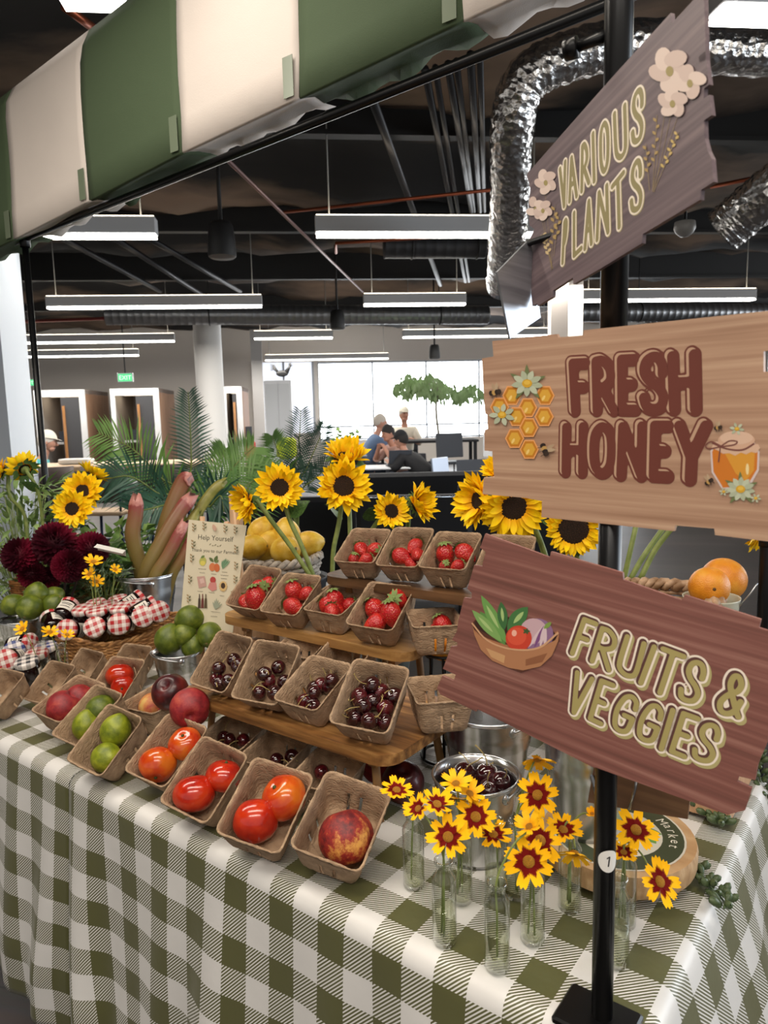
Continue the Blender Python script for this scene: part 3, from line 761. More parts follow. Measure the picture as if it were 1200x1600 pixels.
wlf = struct(MB().box(RU0-.15, RU0, RV0, RV1, 0, CEIL+.3).build('wall_left', wl)); wlf.rotation_euler = (0, 0, RYAW)
# daylight behind the window: hazy bright street
sky = mat('bright_daylight', (1, 1, 1), 1, emit=(.93, .97, 1.0), estr=7.0)
win = struct(empty('window_1', rm((UW0+UW1)/2, BW, 0))); win.rotation_euler = (0, 0, RYAW); win.name = 'window_1'
hwn = (UW1-UW0)/2
MB().add([(-hwn, .12, WZ0), (hwn, .12, WZ0), (hwn, .12, WZ1), (-hwn, .12, WZ1)], [(0, 1, 2, 3)]).build('window_pane', sky, win)
frm = mat('window_frame_grey', '#b9bec6', .5)
for i in range(7):
    x = -hwn+2*hwn*i/6; MB().cbox((x, .06, (WZ0+WZ1)/2), (.05, .08, WZ1-WZ0)).build('mullion', frm, win)
for z in (WZ0+.03, WZ1-.03, 1.15): MB().cbox((0, .06, z), (2*hwn, .08, .05)).build('transom', frm, win)
w3 = struct(empty('window_3', rm(0, BW-.02, 0))); w3.rotation_euler = (0, 0, RYAW)
ua, ub = uv_of(at_d(400, 600, BW))[0], UW0-.15
MB().add([(ua, 0, 1.0), (ub, 0, 1.0), (ub, 0, WZ1), (ua, 0, WZ1)], [(0, 1, 2, 3)]).build('window_pane', mat('hazy_daylight', (1, 1, 1), 1, emit=(.72, .78, .92), estr=1.0), w3)
for x in (ua, (ua+ub)/2, ub): MB().cbox((x, -.03, (1.0+WZ1)/2), (.06, .06, WZ1-1.0)).build('mullion', frm, w3)
# side windows to the right of the room, where the daylight on the cloth comes from
w2 = struct(empty('window_2', rm(RU1-.02, 8, 0))); w2.rotation_euler = (0, 0, RYAW)
MB().add([(0, -7, .5), (0, 7, .5), (0, 7, 3.0), (0, -7, 3.0)], [(3, 2, 1, 0)]).build('window_pane', sky, w2)
for i in range(8): MB().cbox((-.04, -7+2*i, 1.75), (.06, .06, 2.5)).build('mullion', frm, w2)

def rbx(name, label, cat, u, v, rz=0, group=None): return thing(name, label, cat, rm(u, v), (0, 0, RYAW+rz), group)
# pods along the back wall
PODV = 17.8
podw = mat('pod_white', '#dcdcdc', .5); podwood = wood('pod_oak', '#8d6a52', '#a9856a', None, 2, .6, 2, 14); podin = mat('pod_inside', '#a5a19d', .8); glassdark = mat('pod_glass', '#4a4a4c', .12); podhandle = wood('pod_handle', '#a5713f', '#b9875a', None, 4, .5, 2, 30)
def pod(x0, x1, x2, ytop, label, dv=0):
    u0 = uv_of(at_d(x0, 660, PODV))[0]; u1 = uv_of(at_d(x1, 660, PODV))[0]; u2 = uv_of(at_d(x2, 660, PODV+1.1))[0]
    wdt = u1-u0; H = 2.22; t = rbx('phone_booth', label, 'booth', u0, PODV+dv, 0, 'office phone booths'); dp = 2.1
    mb = MB(); mb.box(0, wdt, .06, dp, 0, .06).box(0, wdt, .06, dp, H-.1, H).box(0, .06, .06, dp, .06, H-.1).box(.06, wdt-.06, dp-.06, dp, .06, H-.1); mb.build('shell', podin, t)
    MB().box(wdt-.06, wdt, .06, dp, .0, H).build('side_panel', podwood, t)
    mb = MB(); mb.box(0, .10, 0, .06, 0, H).box(wdt-.13, wdt, 0, .06, 0, H).box(.10, wdt-.13, 0, .06, H-.16, H).box(.10, wdt-.13, 0, .06, 0, .08); mb.build('front_frame', podw, t)
    d_ = MB().box(wdt*.52, wdt-.14, .0, .05, .1, H-.17).build('door', glassdark, t)
    MB().box(wdt*.55, wdt*.55+.05, -.05, -.0, .6, 1.85).build('handle', podhandle, d_)
    MB().box(.12, wdt*.52, .5, 1.4, .95, 1.0).build('desk', podw, t)
    MB().box(.3, .62, .62, .64, 1.0, 1.26).build('monitor', mat('screen_grey', '#41454e', .3), t)
    MB().box(.14, wdt-.2, .2, .9, H-.14, H-.11).build('ceiling_lamp', mat('pod_lamp', (1, .9, .75), .5, emit=(1, .82, .6), estr=2.2), t)
    return t
pod(77, 150, 172, 615, 'white-framed glass phone booth with oak side nearest the black pole')
pod(187, 258, 275, 612, 'white-framed glass phone booth with oak side in the middle of the row')
pod(352, 382, 397, 606, 'narrow white-framed phone booth with oak side right of the round column')
# dark doorway, white tall cabinet, panels
d1 = struct(MB().box(0, 1.0, 0, .06, 0, 2.35).build('door_1', dk)); d1.location = rm(uv_of(at_d(18, 660, 19))[0], 18.6); d1.rotation_euler = (0, 0, RYAW)
uc = uv_of(at_d(415, 640, 16.5))[0]; ud = uv_of(at_d(457, 640, 16.5))[0]
cab = rbx('storage_cabinet', 'tall white cabinet with a black rooster on top by the window', 'cabinet', uc, 16.5)
MB().rbox(((ud-uc)/2, .25, 1.14), (ud-uc, .5, 2.28), .01).build('body', wwh, cab)
MB().box(.04, (ud-uc)/2-.01, -.02, .0, .1, 2.2).build('door_panel', mat('cabinet_face', '#d3d6da', .5), cab); MB().box((ud-uc)/2+.01, (ud-uc)-.04, -.02, .0, .1, 2.2).build('door_panel', MATS['cabinet_face'], cab)
# tall flat white partitions left of it
pan = struct(MB().box(0, uv_of(at_d(413, 640, 18))[0]-uv_of(at_d(396, 640, 18))[0], 0, .1, 0, 3.6).build('trim_20', mat('partition_grey', '#b7b5b3', .6))); pan.location = rm(uv_of(at_d(396, 640, 18))[0], 18.4); pan.rotation_euler = (0, 0, RYAW)
# black bird ornaments
bird_m = mat('bird_black', '#0b0b0c', .6)
def rooster(loc, s, label, rz=0):
    t = thing('rooster_figure', label, 'ornament', loc, (0, 0, RYAW+rz), 'black rooster ornaments', s)
    MB().sphere(.1, 14, 8, TR((0, 0, .19)), (1.5, .8, .8)).build('body', bird_m, t)
    MB().tube([(.10, 0, .22), (.17, 0, .32), (.19, 0, .37)], [.06, .035, .03], 8).sphere(.036, 10, 6, TR((.20, 0, .38))).build('neck_and_head', bird_m, t)
    MB().tube([(.23, 0, .38), (.27, 0, .37)], [.014, .002], 6).build('beak', bird_m, t)
    MB().prism([(.16, .40), (.17, .45), (.19, .42), (.21, .45), (.23, .41)], -.008, .008, TR((0, 0, 0), (RAD(90), 0, 0))).build('comb', bird_m, t)
    for k in range(4): MB().tube([(-.10, 0, .22), (-.2, .01*k, .30+.03*k), (-.28, .012*k, .26+.05*k)], [.03, .022, .004], 6).build('tail_feather', bird_m, t)
    for sy in (-1, 1): MB().tube([(.02, .03*sy, .12), (.02, .03*sy, 0)], .008, 5).build('leg', bird_m, t)
P = at_d(441, 586, 16.75); rooster((P.x, P.y, 2.281), .95, 'black rooster figure standing on the tall white cabinet')
# round column
RC = at_d(328, 600, 14.0)
col = struct(MB().lathe([(.26, 0), (.26, 3.62), (.27, 3.63), (.27, 3.7)], 32, cap1=True).build('trim_21', mat('column_white', '#e3e1de', .55))); col.location = (RC.x, RC.y, 0)
# square white columns
def sqcol(name, x0, x1, y, t, mt_, dz=CEIL-.5):
    a = at_d(x0, y, t); b_ = at_d(x1, y, t); wdt = (b_-a).length
    o = struct(MB().box(0, wdt, 0, wdt*.8, 0, dz).build(name, mt_)); o.location = (a.x, a.y, 0); o.rotation_euler = (0, 0, RAD(YAW-90)); return o
bl = mat('column_bluish', '#dfe6ee', .5)
sqcol('trim_22', -40, 21, 560, 6.0, bl); sqcol('trim_23', -60, 4, 560, 5.8, bl)
sqcol('trim_24', 861, 888, 480, 8.0, mat('column_cream', '#d9cfc6', .6)); sqcol('trim_25', 884, 911, 480, 8.3, mat('column_warm_white', '#e6e3df', .6))
# exit signs
def exit_sign(px, py, t, s, label):
    P = at_d(px, py, t); r = thing('exit_sign', label, 'sign', P, (0, 0, RAD(YAW-90)))
    MB().rbox((0, 0, 0), (.34*s, .05, .2*s), .01).build('housing', wwh, r)
    e = MB().add([(-.15*s, -.027, -.08*s), (.15*s, -.027, -.08*s), (.15*s, -.027, .08*s), (-.15*s, -.027, .08*s)], [(0, 1, 2, 3)]).build('lit_face', mat('exit_green', (.1, .6, .25), .5, emit=(.1, .75, .3), estr=.9), r)
    MB().tube([(0, 0, .1*s), (0, 0, CEIL+.05-P.z)], .012, 6).build('stem', steel, r)
    vs_, fs_2 = text_polys('EXIT', .13*s); x0 = max(q[0] for q in vs_)/2
    MB().add([(q[0]-x0, -.029, q[1]-.045*s) for q in vs_], fs_2).build('lettering', mat('exit_letter', (.9, 1, .9), .5, emit=(.9, 1, .9), estr=1.0), e)
exit_sign(46, 598, 15.5, .75, 'small green exit sign left of the phone booths'); exit_sign(196, 590, 15.8, 1.0, 'green exit sign hanging above the phone booths')

# ------------------------------------------------------------------ ceiling bar lights
hous = mat('lamp_housing', '#cfd0d2', .5, 0); diff = mat('lamp_diffuser', (1, 1, 1), .5, emit=(1, .96, .88), estr=12.0); glow = mat('lamp_uplight', (1, 1, 1), .5, emit=(1, .86, .66), estr=5.0)
LZ = 2.96
def bar(x0, x1, y, label, hh=.15, ww=.13, ext0=0, ext1=0):
    A = at_z(x0, y, LZ); B_ = at_z(x1, y, LZ); u0 = uv_of(A)[0]-ext0; u1 = uv_of(B_)[0]+ext1; v = (uv_of(A)[1]+uv_of(B_)[1])/2
    t = thing('pendant_light', label, 'light', rm((u0+u1)/2, v+ww/2, LZ), (0, 0, RYAW), 'linear pendant lights'); h = (u1-u0)/2
    MB().rbox((0, 0, hh/2+.012), (2*h, ww, hh-.02), .004).build('housing', hous, t)
    MB().cbox((0, 0, .004), (2*h-.02, ww-.01, .016)).build('diffuser', diff, t)
    MB().cbox((0, 0, hh+.006), (2*h-.02, ww-.02, .010)).build('uplight_strip', glow, t)
    for s in (-1, 1): MB().tube([(s*(h-.12), 0, hh), (s*(h-.12), 0, CEIL-LZ+.05)], .006, 5).build('suspension_cable', mat('cable_grey', '#9b9b98', .5), t)
bar(493, 833, 366, 'linear pendant light in the middle, left of the plants sign', ext1=.15)
bar(45, 243, 368, 'linear pendant light half hidden behind the awning corner', ext0=.6)
bar(68, 410, 480, 'long linear pendant light above the round column')
bar(569, 728, 476, 'short linear pendant light below the middle one')
bar(396, 520, 529, 'short linear pendant light right of the round column')
bar(17, 275, 535, 'linear pendant light on the left over the first phone booth', ext0=1.0)
bar(632, 856, 526, 'linear pendant light above the bright window')
bar(413, 605, 562, 'linear pendant light low over the white cabinet')
bar(17, 220, 557, 'dim linear pendant light on the left, second from the bottom', ext0=1.0)
bar(17, 130, 577, 'lowest linear pendant light on the left', ext0=1.0)
bar(912, 1178, 469, 'linear pendant light behind the sign post on the right')
bar(1128, 1230, 14, 'near linear pendant light in the top right corner', .15, .13, ext1=1.2)
bar(128, 190, -12, 'near linear pendant light at the top left edge', .15, .13, ext0=.1)

# ------------------------------------------------------------------ pipes, ducts, speakers
def pipe(pts, z, r, mt_, label, n=8, cat='pipe', name='ceiling_pipe', group=None):
    W = [at_z(p[0], p[1], z) for p in pts]; o_ = W[0]
    o = MB().tube([p-o_ for p in W], r, n).build(name, mt_); o.location = o_
    return tag(o, label, cat, group)
cond = mat('conduit_grey', '#4a4a4c', .4, .7); copper = mat('copper_pipe', '#a0553a', .35, .8); cdk = mat('conduit_dark', '#2c2c2f', .45, .6)
for i, (a, b_) in enumerate((((664, 108), (727, 440)), ((680, 105), (733, 440)), ((700, 100), (737, 330)), ((713, 95), (741, 330)), ((735, 85), (750, 330)), ((750, 84), (757, 330)))):
    pipe([a, b_], 3.75, .022 if i % 2 else .028, cond, ('leftmost', 'second from left', 'third from left', 'fourth from left', 'fifth from left', 'rightmost')[i]+' grey conduit of the ceiling bundle by the foil duct', group='bundled ceiling conduits')
pipe([(345, 240), (567, 456)], 3.4, .016, mat('pinkish_pipe', '#9a7f7c', .4, .5), 'pinkish pipe running diagonally from the awning edge')
pipe([(580, 150), (688, 445)], 3.7, .035, cond, 'thick grey pipe running diagonally left of the conduit bundle')
for a, b_, lab in (((20, 330), (250, 455), 'dark diagonal pipe behind the left pole, upper'), ((160, 360), (330, 470), 'dark diagonal pipe above the long pendant light'), ((220, 365), (375, 455), 'dark diagonal pipe right of the black speaker')):
    pipe([a, b_], 3.7, .04, cdk, lab)
pipe([(440, 332), (830, 290)], 3.65, .018, copper, 'copper pipe crossing behind the middle pendant light')
pipe([(525, 395), (525, 380), (720, 368)], 3.3, .018, copper, 'short copper pipe under the middle pendant light')
pipe([(20, 503), (180, 497)], 3.35, .03, mat('red_pipe', '#7d2f2a', .5, .2), 'dull red sprinkler pipe on the left')
pipe([(1110, 292), (1260, 262)], 3.5, .02, copper, 'copper pipe right of the plants sign')
pipe([(100, 10), (146, 44)], 3.3, .02, copper, 'copper pipe at the top left edge above the awning')
# spiral duct across the room
def spiral(x0, x1, y, z, r, mt_, label):
    A = at_z(x0, y, z); B_ = at_z(x1, y, z); d = B_-A; n = int(d.length/.12)
    t = thing('spiral_duct', label, 'duct', A); mb = MB(); Q = d.to_track_quat('Z', 'Y').to_matrix().to_4x4()
    prof = []
    for i in range(n): prof += [(r, d.length*i/n), (r*1.025, d.length*(i+.08)/n), (r, d.length*(i+.16)/n)]
    mb.lathe(prof, 20, Q, cap0=True, cap1=True); mb.build('duct_tube', mt_, t)
    for k in (.25, .85):
        q = d*k; mb = MB(); mb.ring(r*1.03, .012, 0, 24, 6, Matrix.Translation(q) @ Q); mb.tube([q+Vector((0, 0, r)), q+Vector((0, 0, CEIL-z-.1))], .008, 5); mb.build('hanger_strap', steel, t)
    return t
gal = mat('galvanised_dull', '#8b8d90', .35, .85)
spiral(165, 770, 492, 3.25, .17, gal, 'grey spiral duct running across under the dark ceiling')
spiral(905, 1260, 488, 3.1, .16, gal, 'grey spiral duct on the right behind the honey sign')
spiral(600, 770, 385, 3.6, .15, mat('duct_dark', '#3c3d40', .5, .5), 'dark duct behind the middle pendant light')
# crinkled foil flex duct
def foil():
    mt, nt, b = nodemat('crinkled_foil'); b.inputs['Base Color'].default_value = c4((.78, .77, .76)); b.inputs['Metallic'].default_value = 1; b.inputs['Roughness'].default_value = .2
    tc = nt.nodes.new('ShaderNodeTexCoord'); v = nt.nodes.new('ShaderNodeTexVoronoi'); v.inputs['Scale'].default_value = 24; n = nt.nodes.new('ShaderNodeTexNoise'); n.inputs['Scale'].default_value = 22; n.inputs['Detail'].default_value = 5
    ad = nt.nodes.new('ShaderNodeMath'); ad.operation = 'ADD'; bp = nt.nodes.new('ShaderNodeBump'); bp.inputs['Strength'].default_value = .55; bp.inputs['Distance'].default_value = .02
    nt.links.new(tc.outputs['Object'], v.inputs['Vector']); nt.links.new(tc.outputs['Object'], n.inputs['Vector']); nt.links.new(v.outputs['Distance'], ad.inputs[0]); nt.links.new(n.outputs['Fac'], ad.inputs[1])
    nt.links.new(ad.outputs[0], bp.inputs['Height']); nt.links.new(bp.outputs[0], b.inputs['Normal'])
    return mt
FOIL = foil()
def flex(pts, r, label):
    P = crom([at_d(*p) for p in pts], 12); O_ = P[0]; rs = [r*(1+.035*sin(i*2.3)+.02*sin(i*5.1)) for i in range(len(P))]
    o = MB().tube([p-O_ for p in P], rs, 28).build('flexible_duct', FOIL); o.location = O_
    return tag(o, label, 'duct', 'foil flexible ducts')
flex([(1290, 82, 4.3), (1150, 78, 4.3), (980, 70, 4.3), (880, 92, 4.3), (820, 128, 4.35), (800, 200, 4.5), (798, 300, 4.9), (792, 380, 5.4), (786, 445, 6.0)], .135, 'silver crinkled foil duct bending down behind the plants sign')
flex([(1290, 235, 4.6), (1215, 290, 4.7), (1160, 335, 4.9), (1130, 360, 5.0)], .155, 'silver crinkled foil duct end at the right edge')
# black pendant loudspeakers
def speaker(px, py, t, s, label):
    P = at_d(px, py, t); r = thing('pendant_speaker', label, 'speaker', P, (0, 0, 0), 'black pendant speakers', s)
    MB().lathe([(.02, .19), (.10, .18), (.125, .14), (.14, 0), (.145, -.14), (.14, -.16)], 28).build('body', mat('speaker_black', '#1a1a1c', .55), r)
    MB().lathe([(.14, -.16), (.12, -.175), (.001, -.18)], 28).build('grille', mat('speaker_grille', '#5a5653', .6), r)
    MB().tube([(0, 0, .18), (0, 0, (CEIL-P.z)/s)], .02, 8).build('mount', steel, r)
speaker(346, 376, 6.9, .92, 'black bell-shaped speaker hanging below the awning'); speaker(679, 550, 14, .75, 'small black speaker hanging before the window')
speaker(527, 500, 11, .8, 'small pale-bottomed speaker hanging under the spiral duct')
# smoke detector / camera dome
P = at_d(1070, 357, 5.2); cd = thing('ceiling_camera', 'round white dome camera hanging right of the plants sign', 'camera', P)
MB().lathe([(.02, .05), (.07, .045), (.075, .0), (.06, -.03), (.03, -.055), (.001, -.06)], 24).build('dome', mat('camera_grey', '#a5a3a0', .4), cd); MB().tube([(0, 0, .05), (0, 0, CEIL-P.z)], .012, 6).build('stem', steel, cd)
# ================================================================== pulp baskets
def pulp():
    mt, nt, b = nodemat('moulded_pulp'); L = nt.links.new; tc = nt.nodes.new('ShaderNodeTexCoord')
    n = nt.nodes.new('ShaderNodeTexNoise'); n.inputs['Scale'].default_value = 45; n.inputs['Detail'].default_value = 6
    r = nt.nodes.new('ShaderNodeValToRGB'); e = r.color_ramp.elements; e[0].position = .3; e[1].position = .7; e[0].color = c4(srgb('#94795f')); e[1].color = c4(srgb('#b89b7d'))
    n2 = nt.nodes.new('ShaderNodeTexNoise'); n2.inputs['Scale'].default_value = 70; n2.inputs['Detail'].default_value = 4; n2.inputs['Distortion'].default_value = 1.5
    mp = nt.nodes.new('ShaderNodeMapping'); mp.inputs['Scale'].default_value = (1, 1, 2.2)
    bp = nt.nodes.new('ShaderNodeBump'); bp.inputs['Strength'].default_value = 1.0; bp.inputs['Distance'].default_value = .005
    L(tc.outputs['Object'], n.inputs['Vector']); L(n.outputs['Fac'], r.inputs[0]); L(r.outputs[0], b.inputs['Base Color']); L(tc.outputs['Object'], mp.inputs[0]); L(mp.outputs[0], n2.inputs['Vector']); L(n2.outputs['Fac'], bp.inputs['Height']); L(bp.outputs[0], b.inputs['Normal'])
    b.inputs['Roughness'].default_value = .92
    return mt
PULP = pulp()
BA, BB_, BH, BQ = .107, .135, .065, .74
def basket_mesh(seed=0, slots=True):
    rnd = random.Random(seed); nside = 14; vs = []; fs = []
    def ringpts(a, b_, rc, z, jit=0):
        P = []; hx, hy = a/2, b_/2
        def seg(x0, y0, x1, y1, n): return [(x0+(x1-x0)*i/n, y0+(y1-y0)*i/n) for i in range(n)]
        def arc(cx, cy, a0, n=3): return [(cx+rc*cos(a0+pi/2*i/n), cy+rc*sin(a0+pi/2*i/n)) for i in range(n)]
        P += seg(-hx+rc, -hy, hx-rc, -hy, nside)+arc(hx-rc, -hy+rc, -pi/2)
        P += seg(hx, -hy+rc, hx, hy-rc, nside)+arc(hx-rc, hy-rc, 0)
        P += seg(hx-rc, hy, -hx+rc, hy, nside)+arc(-hx+rc, hy-rc, pi/2)
        P += seg(-hx, hy-rc, -hx, -hy+rc, nside)+arc(-hx+rc, -hy+rc, pi)
        return [(p[0]+rnd.uniform(-jit, jit), p[1]+rnd.uniform(-jit, jit), z+rnd.uniform(-jit, jit)) for p in P]
    levels = [(1.0, -.003, .012), (1.0, 0, .012), (.975, -.002, .012), (.935, -.016, .013), (.90, -.028, .013), (.865, -.040, .013), (.83, -.052, .013), (.785, -.061, .013), (.72, -BH+.0004, .012), (.55, -BH, .01), (.2, -BH, .004)]
    n = None
    for s, z, rc in levels:
        P = ringpts(BA*s, BB_*s, rc*s, z, .0006); n = len(P); vs += P
    per = nside+3
    for l in range(len(levels)-1):
        for i in range(n):
            j = (i+1) % n; k = i % per
            if slots and l in (5, 6) and k < nside and (k % 4) in (1,) and 1 < k < nside-1: continue
            if slots and l in (4,) and k < nside and (k % 4) in (1,) and 1 < k < nside-1 and (i//per) % 2 == 0: continue
            fs.append((l*n+i, l*n+n+i, l*n+n+j, l*n+j))
    fs.append(tuple((len(levels)-1)*n+i for i in range(n))[::-1])
    me = MB().add(vs, fs, True).mesh('pulp_basket', PULP)
    return me
BMESH = [basket_mesh(s) for s in range(3)]
BASK = {}
BFIT = {
'lime1':((-1.445, 0.821, 0.837),(34.9, 0.4, 0.1),1.02), 'lime2':((-1.298, 0.77, 0.838),(38.8, 6.9, 6.0),0.98), 'tomA':((-1.152, 0.81, 0.84),(33.0, 6.1, 7.1),1.01),
'tomB':((-0.998, 0.776, 0.84),(37.7, 10.5, 10.2),0.99), 'tomC':((-0.838, 0.772, 0.845),(30.2, 11.7, 20.9),1.05), 'peach':((-0.704, 0.807, 0.846),(23.9, 12.8, 20.2),1.08),
'peachL':((-1.575, 0.855, 0.835),(19.4, 4.8, 5.5),1.01), 'tomL4':((-1.60, .993, 0.833),(33, 2, 20),0.95),
'A1':((-1.154, 0.958, 0.973),(45.0, 2.7, 4.4),0.94), 'A2':((-1.023, 0.959, 0.976),(42.2, 2.4, 15.2),0.97), 'A3':((-0.914, 0.976, 0.972),(23.6, 2.2, 4.6),0.95), 'A4':((-0.769, 0.966, 0.981),(34.3, 5.3, 17.8),1.02),
'A6':((-0.985, 1.165, 0.972),(9, 2, 18),1.0), 'B1':((-1.298, 1.19, 1.064),(39.1, 2.7, 8.3),0.94), 'B2':((-1.173, 1.189, 1.064),(30.9, 0.1, 8.6),0.97), 'B3':((-1.067, 1.225, 1.056),(13.9, 2.1, 8.5),0.93),
'B4':((-0.92, 1.2, 1.069),(28.3, 2.9, 12.1),1.01), 'C1':((-1.033, 1.286, 1.175),(27.4, -0.3, 13.8),0.93), 'C2':((-0.927, 1.305, 1.178),(32.4, -1.0, 10.7),0.94), 'C3':((-0.815, 1.315, 1.179),(25.7, -0.1, 10.7),0.98),
'M1':((-1.123, 0.95, 0.828),(0, 3, 20),1.0), 'M2':((-1.0, 0.955, 0.824),(4, 3, 12),.96), 'M3':((-0.855, 0.945, 0.826),(2, 3, 16),1.0),
'L2':((-1.742, 0.896, 0.825),(38, 2, 12),0.85), 'L1':((-1.80, 0.795, 0.825),(36, 2, 12),.85),
'L3':((-1.76, 0.992, 0.825),(45, 2, 8),.85), 'L5':((-1.705, 1.098, 0.825),(35, 2, 20),.85), 'M4':((-1.42, 0.985, 0.828),(5, 0, 10),1.05),
'A5':((-.705, 1.09, .966),(0, 0, 45),.98), 'B5':((-.80, 1.225, 1.055),(0, 0, 42),.98), 'B6':((-1.12, 1.32, 1.055),(6, 0, 12),.97), 'B7':((-1.0, 1.35, 1.05),(4, 0, 20),.92), 'C4':((-.70, 1.345, 1.175),(28, 0, 12),.98), 'A0':((-1.10, 1.13, .963),(0, 0, 25),.95)}
BLAB = {
'lime1': 'pulp basket of two limes, left of the front lime basket', 'lime2': 'pulp basket of two limes at the front edge, left of the tomatoes', 'tomA': 'pulp basket with two orange-red tomatoes, leftmost of the front tomato baskets',
'tomB': 'pulp basket with two tomatoes, middle of the front tomato baskets', 'tomC': 'pulp basket with two large tomatoes, next to the single peach', 'peach': 'pulp basket holding a single peach at the right end of the front row',
'peachL': 'pulp basket with two dark peaches, left of the limes', 'tomL4': 'pulp basket with two small tomatoes before the jam basket', 'A1': 'pulp basket of cherries at the left end of the lower board', 'A2': 'pulp basket of cherries, second from left on the lower board',
'A3': 'pulp basket of cherries, third from left on the lower board', 'A4': 'pulp basket full of cherries at the right end of the lower board', 'A5': 'empty pulp basket standing level at the right end of the lower board', 'A6': 'empty pulp basket behind the cherry baskets on the lower board',
'A0': 'empty pulp basket half hidden between cherry baskets on the lower board', 'B1': 'pulp basket of strawberries at the left end of the middle board', 'B2': 'pulp basket of strawberries, second from left on the middle board', 'B3': 'pulp basket of strawberries set lower, third on the middle board',
'B4': 'pulp basket of four strawberries at the right front of the middle board', 'B5': 'pulp basket with one big strawberry at the right end of the middle board', 'B6': 'pulp basket with a strawberry in the second row of the middle board', 'B7': 'empty pulp basket wedged behind on the middle board',
'C1': 'pulp basket of small strawberries, leftmost on the top board', 'C2': 'pulp basket of strawberries in the middle of the top board', 'C3': 'pulp basket of strawberries on the top board beside the fruit sign', 'C4': 'pulp basket on the top board behind the fruit sign corner',
'M1': 'low pulp basket with three cherries behind the left tomatoes', 'M2': 'low pulp basket with two cherries under the lower board', 'M3': 'low pulp basket with one red cherry behind the single peach', 'M4': 'pulp basket heaped with loose peaches by the lime bucket',
'L1': 'empty pulp basket at the left edge with slots showing', 'L2': 'empty pulp basket behind the two dark peaches', 'L3': 'empty pulp basket leaning on the jam basket', 'L5': 'empty pulp basket behind the small tomatoes, by the lime bucket'}
for i, (k, (loc, rot, s)) in enumerate(BFIT.items()):
    e = Euler([RAD(a) for a in rot])
    o = bpy.data.objects.new('pulp_basket', BMESH[i % 3]); link(o); o.location = loc; o.rotation_euler = e; o.scale = (s,)*3
    md = o.modifiers.new('wall', 'SOLIDIFY'); md.thickness = .0026; md.offset = 0
    tag(o, BLAB[k], 'basket', 'moulded pulp fruit baskets')
    BASK[k] = (Vector(loc), e.to_matrix(), s)
def in_basket(k, px, py, r, lift=0):
    """a fruit of radius r seen at the pixel and lying on the basket floor"""
    O, R, s = BASK[k]; n = R @ Vector((0, 0, 1)); h = -BH*s+.0015+r+lift
    d = ray(px, py); t = (O+n*h-CP).dot(n)/d.dot(n); P = CP+d*t
    q = R.transposed() @ (P-O)                      # keep it inside the walls
    f = (.92-.22*min(1, max(0, -h-.0)/(BH*s)))
    mx_, my_ = BA*s*f/2-r*.8, BB_*s*f/2-r*.8
    q.x = max(-mx_, min(mx_, q.x)) if mx_ > 0 else 0; q.y = max(-my_, min(my_, q.y)) if my_ > 0 else 0
    return O+R @ q

# ================================================================== wooden risers
acacia = wood('acacia_board', '#5d3b1f', '#b98a52', '#8f6234', 7, .45, 0, 75); acacia_dark = wood('acacia_dark', '#3d2a1b', '#6e4d30', '#54391f', 7, .5, 0, 60); pine = wood('pine_leg', '#8a6238', '#a97e4c', None, 6, .55, 2, 60)
def riser(x0, x1, y0, y1, ztop, label, wd, rz=0, th=.02):
    t = thing('serving_riser', label, 'stand', ((x0+x1)/2, (y0+y1)/2, TZ+.002), (0, 0, RAD(rz)), 'wooden risers'); hx, hy = (x1-x0)/2, (y1-y0)/2; H = ztop-TZ-.002
    rc = .04; pts = []
    for cx, cy, a0 in ((hx-rc, -hy+rc, -pi/2), (hx-rc, hy-rc, 0), (-hx+rc, hy-rc, pi/2), (-hx+rc, -hy+rc, pi)): pts += [(cx+rc*cos(a0+pi/2*i/6), cy+rc*sin(a0+pi/2*i/6)) for i in range(7)]
    MB().prism(pts, H-th, H).build('board', wd, t)
    for sx in (-1, 1):
        for sy in (-1, 1):
            MB().tube([(sx*(hx-.05), sy*(hy-.035), 0), (sx*(hx-.065), sy*(hy-.045), H-th)], .010, 4).build('leg', pine, t)
        MB().cbox((sx*(hx-.06), 0, H-th-.012), (.018, 2*hy-.06, .02)).build('cross_bar', pine, t)
    return t
riser(-1.265, -.70, .925, 1.205, .895, 'striped acacia riser board carrying the cherry baskets', acacia)
riser(-1.405, -.83, 1.165, 1.345, .985, 'pale acacia riser board carrying the lower strawberry baskets', wood('acacia_light', '#8a6238', '#c39a63', '#a87d48', 7, .45, 0, 75))
riser(-1.135, -.60, 1.25, 1.46, 1.10, 'dark wooden riser board at the back carrying the top strawberry baskets', acacia_dark)

